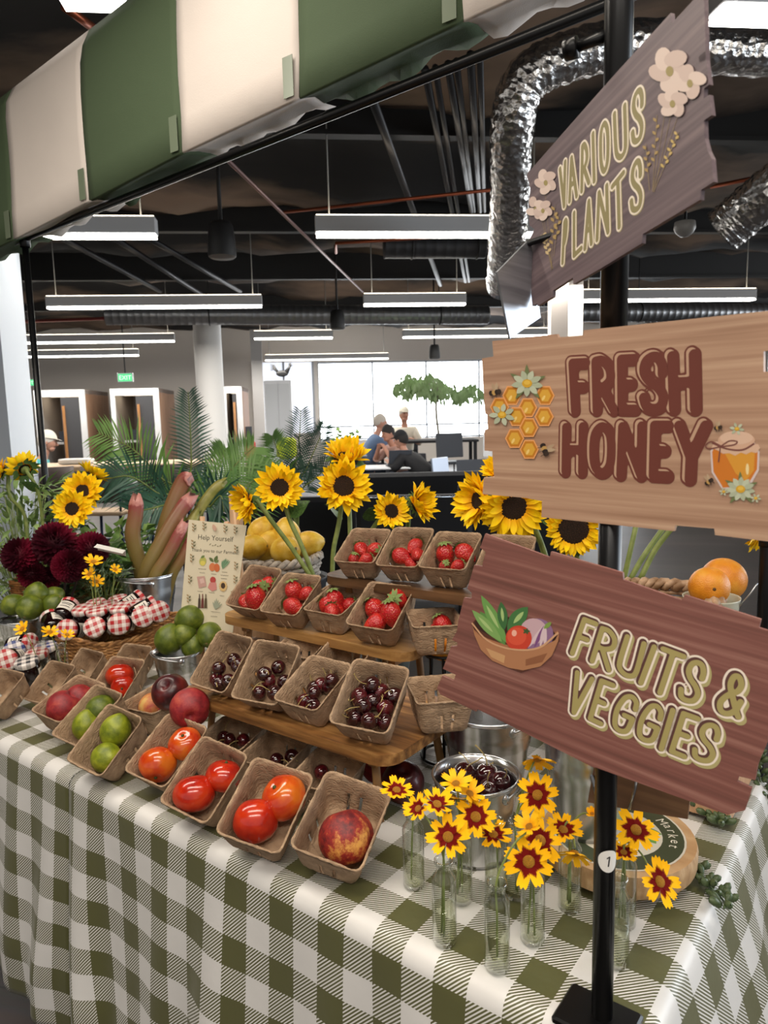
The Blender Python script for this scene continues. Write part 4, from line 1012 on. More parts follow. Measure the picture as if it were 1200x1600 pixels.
# ================================================================== fruit meshes
def fruit_noise(v, seed, amp): return amp*(sin(v[0]*60+seed)+sin(v[1]*53+seed*2)+sin(v[2]*47+seed*3))/3
def ball(name, mt_, prof, n=24, rf=None): return MB().lathe(prof, n, rfun=rf).mesh(name, mt_)
def prof_sphere(r, sq=1.0, top=0.0, bot=0.0, m=14, wt=.28):
    P = []
    for i in range(m+1):
        a = pi*i/m; rr = r*max(sin(a), 1e-4); z = -r*sq*cos(a)
        z -= top*r*math.exp(-(rr/(r*wt))**2) if z > 0 else 0
        z += bot*r*math.exp(-(rr/(r*wt))**2) if z < 0 else 0
        P.append((rr, z))
    return P
def two_tone(name, c1, c2, c3, scale, rough, bumps=0, axis_grad=None, coat=0, bscale=200, lo=.35, hi=.65, det=5):
    mt, nt, b = nodemat(name); L = nt.links.new; tc = nt.nodes.new('ShaderNodeTexCoord'); n = nt.nodes.new('ShaderNodeTexNoise'); n.inputs['Scale'].default_value = scale; n.inputs['Detail'].default_value = det; n.inputs['Roughness'].default_value = .5 if det < 8 else .72
    oi = nt.nodes.new('ShaderNodeObjectInfo'); ad = nt.nodes.new('ShaderNodeVectorMath'); ad.operation = 'ADD'; L(tc.outputs['Object'], ad.inputs[0]); L(oi.outputs['Random'], ad.inputs[1])
    L(ad.outputs[0], n.inputs['Vector'])
    r = nt.nodes.new('ShaderNodeValToRGB'); e = r.color_ramp.elements; e[0].position = lo; e[1].position = hi; e[0].color = c4(srgb(c1)); e[1].color = c4(srgb(c3)); q = e.new((lo+hi)/2); q.color = c4(srgb(c2))
    L(n.outputs['Fac'], r.inputs[0]); L(r.outputs[0], b.inputs['Base Color']); b.inputs['Roughness'].default_value = rough; b.inputs['Coat Weight'].default_value = coat; b.inputs['Coat Roughness'].default_value = .12
    if bumps:
        v = nt.nodes.new('ShaderNodeTexNoise'); v.inputs['Scale'].default_value = bscale; bp = nt.nodes.new('ShaderNodeBump'); bp.inputs['Strength'].default_value = bumps; bp.inputs['Distance'].default_value = .002
        L(tc.outputs['Object'], v.inputs['Vector']); L(v.outputs['Fac'], bp.inputs['Height']); L(bp.outputs[0], b.inputs['Normal'])
    return mt
M_TOM = two_tone('tomato_skin', '#a01a0c', '#b8260f', '#c43612', 1.1, .2, coat=.5); M_TOMO = two_tone('tomato_orange_skin', '#b8300f', '#c94e16', '#d06a1c', 1.0, .2, coat=.5)
M_LIME = two_tone('lime_skin', '#5f6d14', '#7f8a1c', '#98a02a', 1.6, .35, .35, bscale=16); M_LIMED = two_tone('lime_dark_skin', '#465614', '#5c6a1c', '#788228', 1.6, .38, .35, bscale=16)
M_PEACH = two_tone('peach_skin', '#571218', '#9a2a22', '#dca04e', 1.3, .5, .1, bscale=20, lo=.40, hi=.64, det=12); M_PEACHR = two_tone('peach_red_skin', '#6d161c', '#94242a', '#b04a3a', 1.5, .5, .1, bscale=20, det=10); M_PLUM = two_tone('plum_skin', '#2c0d12', '#4b151a', '#6a2420', 1.2, .32, coat=.15)
M_PEACHY = two_tone('peach_pale_skin', '#b0473a', '#c9804a', '#d6ad62', 1.4, .55, .1, bscale=20)
M_CH = two_tone('cherry_skin', '#22070a', '#300a0e', '#43101a', 1.5, .12, coat=.8); M_CHR = two_tone('cherry_red_skin', '#3a0b12', '#50121a', '#641820', 1.5, .14, coat=.8)
M_LEM = two_tone('lemon_skin', '#c99a22', '#d9b03a', '#e2bf58', 1.5, .42, .35, bscale=14); M_ORG = two_tone('orange_skin', '#cc7a10', '#d98a1c', '#df9a30', 1.5, .42, .4, bscale=18)
M_STEM = mat('fruit_stem', '#7a6a3c', .7); M_CSTEM = mat('cherry_stem', '#a8935a', .6); M_CAL = mat('calyx_green', '#5f7a3c', .7, 0, '#8f9a5c', 120); M_TCAL = mat('tomato_calyx', '#3f4a1c', .7)
def straw_mat():
    mt, nt, b = nodemat('strawberry_skin'); L = nt.links.new; tc = nt.nodes.new('ShaderNodeTexCoord'); v = nt.nodes.new('ShaderNodeTexVoronoi'); v.inputs['Scale'].default_value = 7.5
    r = nt.nodes.new('ShaderNodeValToRGB'); e = r.color_ramp.elements; e[0].position = .10; e[1].position = .26; e[0].color = c4(srgb('#d0904a')); e[1].color = c4(srgb('#b3141c'))
    n = nt.nodes.new('ShaderNodeTexNoise'); n.inputs['Scale'].default_value = 1.4; mx = nt.nodes.new('ShaderNodeMix'); mx.data_type = 'RGBA'; mx.blend_type = 'MIX'; mx.inputs[7].default_value = c4(srgb('#cc2e20'))
    rr = nt.nodes.new('ShaderNodeMapRange'); rr.inputs[1].default_value = .5; rr.inputs[2].default_value = .75; L(n.outputs['Fac'], rr.inputs[0]); L(rr.outputs[0], mx.inputs[0])
    L(tc.outputs['Object'], v.inputs['Vector']); L(tc.outputs['Object'], n.inputs['Vector']); L(v.outputs['Distance'], r.inputs[0]); L(r.outputs[0], mx.inputs[6]); L(mx.outputs[2], b.inputs['Base Color'])
    bp = nt.nodes.new('ShaderNodeBump'); bp.inputs['Strength'].default_value = .8; bp.inputs['Distance'].default_value = .002; L(v.outputs['Distance'], bp.inputs['Height']); L(bp.outputs[0], b.inputs['Normal'])
    b.inputs['Roughness'].default_value = .28; b.inputs['Coat Weight'].default_value = .3
    return mt
M_STR = straw_mat()
lob = lambda a, z: 1+.022*cos(5*a)+.012*cos(3*a+1)
ME_TOM = ball('tomato', M_TOM, prof_sphere(1, .86, .16, .05, 16), 28, lob); ME_TOMO = ball('tomato_o', M_TOMO, prof_sphere(1, .9, .16, .05, 16), 28, lob)
def lime_prof(m=18, L_=1.12):
    P = []
    for i in range(m+1):
        a = pi*i/m; r = max(sin(a), 1e-3)**1.05; z = -L_*cos(a); e = .10*math.exp(-((abs(z)-L_)/.12)**2); P.append((r, z+(e if z > 0 else -e*.6)))
    return P
ME_LIME = ball('lime', M_LIME, lime_prof()); ME_LIMED = ball('lime_d', M_LIMED, lime_prof(18, 1.04)); ME_LEM = ball('lemon', M_LEM, lime_prof(18, 1.25))
cleft = lambda a, z: 1-.07*math.exp(-((((a+pi) % (2*pi))-pi)/.22)**2)
PP = prof_sphere(1, .95, .28, .06, 18, .24)
ME_PEACH = ball('peach', M_PEACH, PP, 40, cleft); ME_PEACHR = ball('peach_r', M_PEACHR, PP, 40, cleft); ME_PEACHY = ball('peach_y', M_PEACHY, PP, 40, cleft); ME_PLUM = ball('plum', M_PLUM, PP, 40, cleft)
ME_CH = ball('cherry', M_CH, prof_sphere(1, .92, .22, .04, 14, .25), 20, lambda a, z: 1-.03*math.exp(-((((a+pi) % (2*pi))-pi)/.4)**2)); ME_CHR = ball('cherry_r', M_CHR, prof_sphere(1, .92, .22, .04, 14, .25), 20)
ME_ORG = ball('orange', M_ORG, prof_sphere(1, .96, .05, .08, 16, .15), 28)
ME_STR = ball('strawberry', M_STR, [(max(1e-3, .86*sin(pi*t)**.62*(1-.36*t)*1.12), 1-2.25*t) for t in [i/16 for i in range(17)]], 22, lambda a, z: 1+.04*sin(3*a+z))
def star_mesh(name, mt_, n, r0, r1, w_, droop, seed=1, core=True):
    rnd = random.Random(seed); mb = MB()
    for i in range(n):
        a = 2*pi*i/n+rnd.uniform(-.15, .15); l = r1*rnd.uniform(.8, 1.1); dz = droop*rnd.uniform(.6, 1.3)
        ca, sa = cos(a), sin(a)
        row = [(0, w_*.5, .0), (l*.4, w_, .06*l-dz*.1), (l*.75, w_*.55, -dz*.5), (l, .02*w_, -dz)]
        vs = []
        for d, hw, z in row:
            vs.append((ca*(r0+d)-sa*hw, sa*(r0+d)+ca*hw, z)); vs.append((ca*(r0+d)+sa*hw, sa*(r0+d)-ca*hw, z))
        mb.add(vs, [(2*k, 2*k+1, 2*k+3, 2*k+2) for k in range(3)], True)
    if core: mb.sphere(r0*1.2, 8, 5)
    return mb.mesh(name, mt_)
ME_SCAL = star_mesh('calyx', M_CAL, 9, .12, .62, .15, .10, 2); ME_TCAL = star_mesh('calyx_t', M_TCAL, 5, .08, .28, .06, .06, 3)
ME_CSTEM = [MB().tube(crom([(0, 0, .7), (.05*s, .1, 1.3), (.4*s, .3, 1.9), (.9*s, .35, 2.3)], 4), [.05]*12+[.09], 6).mesh('stem', M_CSTEM) for s in (-1, 1)]
ME_LSTEM = MB().lathe([(.10, 0), (.13, .05), (.06, .09), (.001, .09)], 10).mesh('stem_end', M_STEM); ME_NAVEL = MB().lathe([(.001, .0), (.07, .0), (.09, -.02)], 10).mesh('navel', mat('navel_brown', '#5a3d18', .8))
def fruit(kind, P, r, label, group, axis=(0, 0, 1), spin=None, var=0):
    rnd = random.Random(hash((round(P[0], 4), round(P[1], 4))) & 0xffff)
    me, nm, cat, part = {'tomato': (ME_TOM, 'tomato', 'tomato', ('calyx', ME_TCAL, .72)), 'tomato_o': (ME_TOMO, 'tomato', 'tomato', ('calyx', ME_TCAL, .76)), 'lime': (ME_LIME, 'lime', 'lime', ('stem_end', ME_LSTEM, 1.13)), 'lime_d': (ME_LIMED, 'lime', 'lime', ('stem_end', ME_LSTEM, 1.06)),
        'lemon': (ME_LEM, 'lemon', 'lemon', ('stem_end', ME_LSTEM, 1.28)), 'peach': (ME_PEACH, 'peach', 'peach', None), 'peach_r': (ME_PEACHR, 'peach', 'peach', None), 'peach_y': (ME_PEACHY, 'peach', 'peach', None), 'plum': (ME_PLUM, 'plum', 'plum', None),
        'cherry': (ME_CH, 'cherry', 'cherry', ('stem', ME_CSTEM[var % 2], 0)), 'cherry_r': (ME_CHR, 'cherry', 'cherry', ('stem', ME_CSTEM[var % 2], 0)), 'orange': (ME_ORG, 'orange', 'orange', ('navel', ME_NAVEL, .94)), 'strawberry': (ME_STR, 'strawberry', 'strawberry', ('calyx', ME_SCAL, 1.0))}[kind]
    sp = rnd.uniform(0, 6.28) if spin is None else spin
    if part is None:
        o = obj(nm, me, None, P, look_rot(axis, sp), r); return tag(o, label, cat, group)
    t = thing(nm, label, cat, P, look_rot(axis, sp), group, r)
    obj('flesh', me, t)
    obj(part[0], part[1], t, (0, 0, part[2]))
    return t
TOCAM = Vector((.6, -.75, .3))
def fb(k, px, py, r, kind, label, group, axis=(0, 0, 1), lift=0, spin=None, var=0): return fruit(kind, in_basket(k, px, py, r, lift), r, label, group, axis, spin, var)
GT = 'tomatoes in the pulp baskets'
fb('tomA', 237, 1190, .0365, 'tomato_o', 'orange-red tomato with its green stem showing, front left of its basket', GT, (.55, -.65, -.55)); fb('tomA', 290, 1162, .0335, 'tomato_o', 'orange-red tomato with a yellow crown in the leftmost front tomato basket', GT, (.25, -.4, .85), .008)
fb('tomB', 299, 1240, .0385, 'tomato', 'smooth red tomato low in the middle front tomato basket', GT, (-.4, .3, .9)); fb('tomB', 353, 1214, .033, 'tomato', 'smaller red tomato at the right of the middle front tomato basket', GT, (0, .3, 1), .004)
fb('tomC', 399, 1283, .0375, 'tomato', 'red tomato with a pale blossom scar beside the single peach basket', GT, (-.6, .7, .3)); fb('tomC', 450, 1245, .0385, 'tomato_o', 'large orange-red tomato with a brown stem scar facing up', GT, (-.15, -.55, .8), .006)
fb('peach', 541, 1308, .044, 'peach', 'single red and yellow mottled peach in the front right basket', 'peaches on the stall', (-.5, .25, .8), 0, 2.4)
GL_ = 'limes on the stall'
fb('lime2', 178, 1140, .0315, 'lime', 'lime in the upper half of the front lime basket', GL_, (.3, .3, .9)); fb('lime2', 166, 1184, .030, 'lime', 'lime in the lower half of the front lime basket', GL_, (-.9, .1, -.3))
fb('lime1', 147, 1095, .032, 'lime_d', 'darker green lime at the back of the second lime basket', GL_, (.2, .8, .5)); fb('lime1', 130, 1132, .031, 'lime', 'bright yellow-green lime with its stem end up in the second lime basket', GL_, (0, .1, 1))
fb('peachL', 80, 1097, .041, 'peach_r', 'dark red peach left of the lime baskets', 'peaches on the stall', (.3, .5, .8)); fb('peachL', 126, 1090, .034, 'peach_r', 'red peach half hidden behind the second lime basket', 'peaches on the stall', (.3, .5, .8))
fb('tomL4', 184, 1052, .036, 'tomato', 'round red tomato at the back of the small tomato basket', GT, (-.3, .3, .9)); fb('tomL4', 192, 1074, .030, 'tomato', 'small red tomato with a star stem facing right', GT, (.75, -.6, .2))
# loose heap of peaches around the lime bucket
fb('M4', 222, 1101, .036, 'peach_y', 'pale yellow-red peach in front of the small tomatoes', 'peaches on the stall', (.2, .4, .9)); fb('M4', 262, 1118, .025, 'peach_r', 'red peach low between the lime and tomato baskets', 'peaches on the stall', (.2, .4, .9))
fruit('plum', at_d(266, 1081, 1.66)+Vector((0, 0, .0)), .042, 'dark purple plum with an open cleft on the peach heap', 'plums on the stall', (.35, -.6, .7), -1.2)
fruit('peach_r', at_d(297, 1106, 1.49), .041, 'red peach with its stem end to the right, against the lower board', 'peaches on the stall', (.75, -.6, -.15))
fruit('plum', Vector(at_z(630, 1222, TZ+.042)), .040, 'dark plum beside the bucket of cherries', 'plums on the stall', (.3, -.3, .9)); fruit('peach_r', Vector(at_z(590, 1198, TZ+.034)), .032, 'red nectarine behind the single peach basket', 'peaches on the stall', (.3, -.3, .9))
# cherries
CH = {'A1': [(365, 1031), (342, 1044), (324, 1057), (342, 1068), (372, 1040), (357, 1064)], 'A2': [(435, 1043), (413, 1053), (420, 1064), (405, 1083), (429, 1083), (445, 1066)], 'A3': [(471, 1069), (491, 1083), (476, 1096), (515, 1073), (520, 1062), (489, 1103), (501, 1070)],
 'A4': [(558, 1074), (583, 1066), (596, 1078), (619, 1088), (567, 1103), (583, 1096), (602, 1107), (577, 1127), (554, 1123), (602, 1129), (560, 1088)], 'M1': [(336, 1150), (358, 1156), (380, 1157)], 'M2': [(432, 1188), (456, 1182)], 'M3': [(497, 1205)]}
CLAB = {'A1': 'dark cherry in the leftmost basket on the lower board', 'A2': 'dark cherry in the second basket on the lower board', 'A3': 'dark cherry in the third basket on the lower board', 'A4': 'glossy cherry in the fullest basket at the right of the lower board', 'M1': 'dark cherry in the low basket behind the left tomatoes', 'M2': 'dark cherry in the low basket under the lower board', 'M3': 'single red cherry behind the single peach basket'}
ORD = ['leftmost', 'second', 'third', 'fourth', 'fifth', 'sixth', 'seventh', 'eighth', 'ninth', 'tenth', 'eleventh']
def ordinal(L_, i):
    """place of item i of a list of pixels, counted from the left"""
    if len(L_) == 1: return ''
    r = sorted(range(len(L_)), key=lambda q: L_[q][0]).index(i)
    return 'rightmost ' if r == len(L_)-1 else 'leftmost ' if r == 0 else ORD[r]+' from left, '
for k, L_ in CH.items():
    rnd = random.Random(k)
    for i, (x, y) in enumerate(L_):
        top = (i % 3 == 1); r = .0165 if k == 'A4' else .0155
        if k[0] == 'M': r = .015
        ax = (rnd.uniform(-.8, .8), rnd.uniform(-.9, .5), rnd.uniform(-.1, .7))
        fb(k, x, y, r, 'cherry_r' if (i % 4 == 2 or k == 'M3') else 'cherry', ordinal(L_, i)+CLAB[k], 'cherries, '+CLAB[k].split('cherry ')[-1], ax, .013 if (top and len(L_) > 4) else (.026 if k == 'M2' else .02 if k == 'M1' else .016 if k == 'M3' else 0), None, i)
# strawberries: (px, py, radius in px)
ST = {'B1': [(382, 939, 12), (405, 918, 13), (423, 906, 12), (420, 938, 17), (397, 944, 11)], 'B2': [(455, 923, 15), (457, 947, 14), (481, 925, 11)], 'B3': [(489, 943, 17), (523, 938, 15), (545, 946, 13), (519, 956, 13)], 'B4': [(584, 952, 17), (613, 958, 17), (589, 973, 15), (627, 926, 17)], 'B5': [(666, 933, 16), (661, 949, 10)], 'B6': [(524, 914, 14)],
 'C1': [(564, 858, 12), (586, 859, 12), (550, 874, 9), (572, 874, 10)], 'C2': [(627, 869, 14), (649, 853, 12), (642, 881, 10), (658, 867, 11)], 'C3': [(693, 866, 16), (726, 864, 15), (694, 885, 9), (715, 884, 10)], 'C4': [(775, 850, 11)]}
SLAB = {'B1': 'red strawberry in the leftmost basket of the middle board', 'B2': 'red strawberry in the second basket of the middle board', 'B3': 'red strawberry in the low third basket of the middle board', 'B4': 'red strawberry in the right front basket of the middle board', 'B5': 'red strawberry in the end basket of the middle board', 'B6': 'strawberry in the hidden second row of the middle board', 'C1': 'small strawberry in the leftmost basket of the top board', 'C2': 'strawberry in the middle basket of the top board', 'C3': 'strawberry in the right basket of the top board', 'C4': 'strawberry in the basket behind the fruit sign corner'}
for k, L_ in ST.items():
    rnd = random.Random(k+'s')
    for i, (x, y, rp) in enumerate(L_):
        P0 = BASK[k][0]; r = rp*depth(P0)/FPX*1.2
        big = (k, i) in (('B1', 3), ('B4', 3), ('B4', 1))
        ax = Vector((rnd.uniform(-.9, .9), rnd.uniform(-.3, .9), rnd.uniform(.0, .8)))
        if (k, i) in (('B3', 0), ('B2', 1), ('C2', 0)): ax = Vector((-.9, -.2, .3))
        if (k, i) == ('B4', 3): ax = Vector((.3, -.85, .35))
        if (k, i) in (('B1', 3), ('B4', 1), ('B3', 1), ('B2', 0)): ax = Vector((-.2, -.1, 1))
        lab = ordinal(L_, i)+SLAB[k]
        if (k, i) == ('B1', 3): lab = 'largest strawberry, leafy end up, leftmost basket of the middle board'
        if (k, i) == ('B4', 3): lab = 'strawberry with its green leaf star facing front, middle board'
        fb(k, x, y, r, 'strawberry', lab, 'strawberries: '+SLAB[k], ax, .022 if i in (1, 3) and len(L_) > 2 else .008)
# ================================================================== buckets, wicker, jars
def galv():
    mt, nt, b = nodemat('galvanised_bucket'); b.inputs['Base Color'].default_value = c4((.62, .63, .64)); b.inputs['Metallic'].default_value = 1; L = nt.links.new
    tc = nt.nodes.new('ShaderNodeTexCoord'); n = nt.nodes.new('ShaderNodeTexNoise'); n.inputs['Scale'].default_value = 9; mr = nt.nodes.new('ShaderNodeMapRange'); mr.inputs[3].default_value = .14; mr.inputs[4].default_value = .38
    L(tc.outputs['Object'], n.inputs['Vector']); L(n.outputs['Fac'], mr.inputs[0]); L(mr.outputs[0], b.inputs['Roughness'])
    return mt
GALV = galv()
def bucket(P, r, h, label, rz=0, handle='left', cat='bucket'):
    t = thing('metal_bucket', label, cat, P, (0, 0, rz), 'galvanised buckets')
    q = .72; f = lambda z: r*(q+(1-q)*z/h)
    prof = [(.001, .002), (f(0)*.98, .002), (f(0), 0)]
    for k in range(1, 21):
        z = h*k/20; rr = f(z)
        if abs(z-h*.62) < h*.03 or abs(z-h*.70) < h*.03: rr *= 1.018
        prof.append((rr, z))
    prof += [(f(h)*1.0, h), (f(h)*.985, h)]+[(f(h*(1-k/8))*.975, h*(1-k/8)) for k in range(1, 8)]+[(f(0)*.95, .004), (.001, .004)]
    MB().lathe(prof, 36).build('pail', GALV, t)
    MB().ring(f(h)*1.01, .0022, h, 40, 6).build('rolled_rim', GALV, t)
    for s in (-1, 1): MB().sphere(.008, 10, 6, TR((s*f(h*.88), 0, h*.88)), (.6, 1, 1.2)).build('ear', GALV, t)
    pts = []
    for i in range(17):
        a = pi*i/16; pts.append((f(h*.9)*1.06*cos(a), -f(h*.9)*1.12*sin(a) if handle != 'up' else 0, h*.9+(.012*sin(a) if handle != 'up' else r*1.3*sin(a))))
    MB().tube(pts, .0017, 6).build('wire_handle', mat('wire_steel', '#b5b6b8', .3, 1), t)
    return t
def weave(a, b_, h, flare, rings, stakes, rr, dip=None, power=2.0, n=144):
    """woven wall: strands over and under stakes"""
    mb = MB()
    def rad(t_):
        c, s = abs(cos(t_)), abs(sin(t_)); return (c**power/a**power+s**power/b_**power)**(-1/power)
    for k in range(rings):
        z = (k+.5)/rings; pts = []
        for i in range(n+1):
            t_ = 2*pi*i/n; R = rad(t_)*(1+flare*z); R += .8*rr*sin(stakes*t_/2+pi*(k % 2)); zz = z*(h+(dip(t_) if dip else 0))
            pts.append((R*cos(t_), R*sin(t_), zz))
        mb.tube(pts, rr, 5, caps=False)
    return mb, rad
def rim_tube(a, b_, h, flare, rr, rad, dip=None, n=96, wraps=2):
    mb = MB()
    for w_ in range(wraps):
        pts = []
        for i in range(n+1):
            t_ = 2*pi*i/n; R = rad(t_)*(1+flare)+rr*.9*cos(t_*18+w_*pi); pts.append((R*cos(t_), R*sin(t_), h+(dip(t_) if dip else 0)+rr*.9*sin(t_*18+w_*pi)))
        mb.tube(pts, rr, 6, caps=False)
    return mb
def wicker(name, P, a, b_, h, flare, rings, stakes, rr, mt_, label, rz=0, dip=None, power=2.0, rimr=None):
    t = thing(name, label, 'basket', P, (0, 0, rz)); mb, rad = weave(a, b_, h, flare, rings, stakes, rr, dip, power)
    mb.build('woven_wall', mt_, t, kind='stuff')
    rim_tube(a, b_, h, flare, rimr or rr*1.4, rad, dip).build('twisted_rim', mt_, t, kind='stuff')
    n = 48; MB().add([(rad(2*pi*i/n)*.99*cos(2*pi*i/n), rad(2*pi*i/n)*.99*sin(2*pi*i/n), .002) for i in range(n)], [tuple(range(n))]).build('base', mt_, t)
    s = MB()
    for i in range(stakes//2):
        t_ = 2*pi*(2*i+.5)/stakes; R = rad(t_)
        s.tube([(R*cos(t_), R*sin(t_), 0), (R*(1+flare)*cos(t_), R*(1+flare)*sin(t_), h+(dip(t_) if dip else 0))], rr*.8, 4)
    s.build('stakes', mt_, t, kind='stuff')
    return t
RATTAN = mat('rattan', '#9a6a3c', .5, 0, '#c8955c', 60); GREYW = mat('grey_wicker', '#8f8478', .7, 0, '#b9aea1', 40); BROWNW = mat('brown_wicker', '#7c4a22', .55, 0, '#a66f3c', 40); OSIER = mat('orange_basket_osier', '#8a6a4c', .6, 0, '#b8987a', 40)
Z0 = TZ+.0035
# jam basket
JP = Vector((-1.985, 1.255, Z0)); JR = RAD(40)
wicker('jam_basket', JP, .175, .115, .088, .12, 15, 44, .0032, RATTAN, 'oval rattan basket heaped with gingham-lidded jam jars', JR, lambda t_: .018*cos(2*t_))
def gingham(name, c1):
    mt, nt, b = nodemat(name); L = nt.links.new; tc = nt.nodes.new('ShaderNodeTexCoord'); sp = nt.nodes.new('ShaderNodeSeparateXYZ'); L(tc.outputs['Object'], sp.inputs[0]); fr_ = []
    for i in (0, 1):
        m_ = nt.nodes.new('ShaderNodeMath'); m_.operation = 'MULTIPLY'; m_.inputs[1].default_value = 46; L(sp.outputs[i], m_.inputs[0]); g = nt.nodes.new('ShaderNodeMath'); g.operation = 'FRACT'; L(m_.outputs[0], g.inputs[0])
        l = nt.nodes.new('ShaderNodeMath'); l.operation = 'LESS_THAN'; l.inputs[1].default_value = .5; L(g.outputs[0], l.inputs[0]); fr_.append(l.outputs[0])
    ad = nt.nodes.new('ShaderNodeMath'); ad.operation = 'ADD'; L(fr_[0], ad.inputs[0]); L(fr_[1], ad.inputs[1]); dv = nt.nodes.new('ShaderNodeMath'); dv.operation = 'MULTIPLY'; dv.inputs[1].default_value = .5; L(ad.outputs[0], dv.inputs[0])
    mx = nt.nodes.new('ShaderNodeMix'); mx.data_type = 'RGBA'; mx.inputs[6].default_value = c4(srgb('#e8dfd8')); mx.inputs[7].default_value = c4(srgb(c1)); L(dv.outputs[0], mx.inputs[0]); L(mx.outputs[2], b.inputs['Base Color']); b.inputs['Roughness'].default_value = .4
    return mt
GR, GB, GK = gingham('lid_red_gingham', '#b3262a'), gingham('lid_blue_gingham', '#2c3a78'), gingham('lid_black_gingham', '#2a2b33')
JAM = mat('jam_dark', '#170708', .08, spec=.6); LABEL = mat('jar_label', '#e6dfd3', .6)
ME_JB = MB().lathe([(.001, -.075), (.026, -.075), (.030, -.070), (.032, -.05), (.032, -.02), (.029, -.008), (.026, -.003)], 18).mesh('glass_body', JAM)
def lid_mesh(m_): return MB().lathe([(.030, -.012), (.0315, -.010), (.0315, .0), (.029, .003), (.001, .0035)], 24).mesh('lid', m_)
ME_LID = [lid_mesh(GR), lid_mesh(GB), lid_mesh(GK)]
lm = MB(); vs = [(.0325*cos(a), .0325*sin(a), z) for z in (-.058, -.022) for a in [-.7+1.4*i/8 for i in range(9)]]; lm.add(vs, [(i, i+1, i+10, i+9) for i in range(8)], True); ME_LAB = lm.mesh('label', LABEL)
INKB = mat('label_ink', '#2c2624', .6); lt = MB()
for k, (z, wd) in enumerate(((-.032, .5), (-.038, .4), (-.048, .45))): lt.add([(.0328*cos(a), .0328*sin(a), z+dz) for dz in (0, .003) for a in (-wd, -wd/2, 0, wd/2, wd)], [(i, i+1, i+6, i+5) for i in range(4)], True)
ME_LTX = lt.mesh('label_print', INKB)
def jar(px, py, t, axis, label, lid=0, spin=0.0, group='jam jars in the rattan basket', s=1.0):
    P = at_d(px, py, t); r = thing('jam_jar', label, 'jar', P, look_rot(axis, spin), group, s)
    obj('glass_body', ME_JB, r); obj('lid', ME_LID[lid], r); l = obj('label', ME_LAB, r); obj('label_print', ME_LTX, l)
    return r
UPF = Vector((.55, -.7, .45)); FR_ = Vector((.62, -.75, .12)); UP_ = Vector((.12, -.15, 1))
for i, (x, y, t, ax, lab, sp_) in enumerate((
 (147, 979, 2.12, (.55, -.6, .55), 'jam jar with a big red gingham lid facing front, left of centre in the basket', .4), (185, 975, 2.10, (.6, -.72, .3), 'jam jar with a big red gingham lid facing front, centre of the basket', .1), (103, 984, 2.14, (.5, -.75, .3), 'small front-facing gingham jam jar at the left end of the basket', 0),
 (223, 963, 2.12, (.75, -.6, .35), 'front-facing gingham jam jar at the right end of the basket', .3), (249, 955, 2.14, (.9, -.3, .3), 'jam jar with gingham lid turned right at the basket edge', .2),
 (128, 951, 2.22, (.1, -.25, 1), 'upright jam jar with red gingham lid, left of the heap', 0), (151, 953, 2.19, (.1, -.2, 1), 'upright jam jar with red gingham lid in front of the heap', .5), (187, 948, 2.20, (.1, -.22, 1), 'upright jam jar with red gingham lid right of the heap', .2),
 (149, 941, 2.30, (.05, -.2, 1), 'upright jam jar behind the left of the heap', .3), (184, 935, 2.34, (.05, -.2, 1), 'upright jam jar with red gingham lid at the very top of the heap', .9), (207, 940, 2.28, (.1, -.15, 1), 'upright jam jar at the top right of the heap', .2), (168, 944, 2.27, (.05, -.2, 1), 'upright jam jar with dull lid in the middle of the heap', .8),
 (79, 965, 2.25, (-.8, .3, .3), 'jam jar lying on its side at the left of the basket, white label out', 2.2), (110, 945, 2.30, (-.5, .75, .35), 'jam jar lying with its dark side out behind the left end', 1.9), (243, 944, 2.22, (.35, .85, .4), 'jam jar lying on its side at the right, label to the front', 2.6), (222, 934, 2.33, (.2, .9, .4), 'jam jar lying at the back right of the heap', 2.4))):
    jar(x, y, t, ax, lab, 0, sp_)
# loose jars on the left
for x, y, t, ax, lab, lid, sp_ in ((8, 1032, 2.02, (.6, -.72, .25), 'loose jam jar with a red gingham lid at the left edge', 0, .3), (22, 1018, 2.10, (.75, -.5, .3), 'loose jam jar with a blue gingham lid', 1, .2), (50, 1005, 2.15, (.85, .45, .2), 'dark jam jar lying with a white label and red gingham lid', 0, 2.6), (58, 1032, 2.06, (.1, -.15, 1), 'loose upright jam jar with red gingham lid before the rattan basket', 0, .4), (42, 1044, 1.99, (.1, -.2, 1), 'loose upright jam jar with black gingham lid', 2, .6), (72, 1018, 2.12, (.1, -.15, 1), 'loose upright jam jar with blue gingham lid beside the rattan basket', 1, .6)):
    j = jar(x, y, t, ax, lab, lid, sp_, 'loose jam jars at the left')
    if ax[2] > .9: j.location.z = max(j.location.z, Z0+.0755)
# lime buckets
def on_z(px, py, z): return Vector(at_z(px, py, z))
LBM = on_z(278, 1016, Z0+.115); LBM.z = Z0
bucket(LBM, .064, .115, 'small metal bucket heaped with limes in the middle of the stall', RAD(-30))
for i, (x, y, r, lab) in enumerate(((297, 967, .037, 'topmost dark lime on the middle lime bucket'), (264, 999, .038, 'front left lime on the middle lime bucket'), (328, 992, .034, 'right lime on the middle lime bucket'), (301, 1010, .03, 'low lime at the rim of the middle lime bucket'), (288, 992, .032, 'inner lime in the middle lime bucket'))):
    P = at_d(x, y, depth(LBM)-.02-(.0 if i else -.02)); fruit('lime_d', P, r, lab, GL_, ((-.7, -.6, -.2), (.1, .3, 1), (.5, -.7, -.3), (.3, .1, 1), (.2, .5, .4))[i])
LBL = on_z(33, 966, Z0+.11); LBL.z = Z0
bucket(LBL, .066, .11, 'small metal bucket heaped with limes at the left edge', RAD(-20))
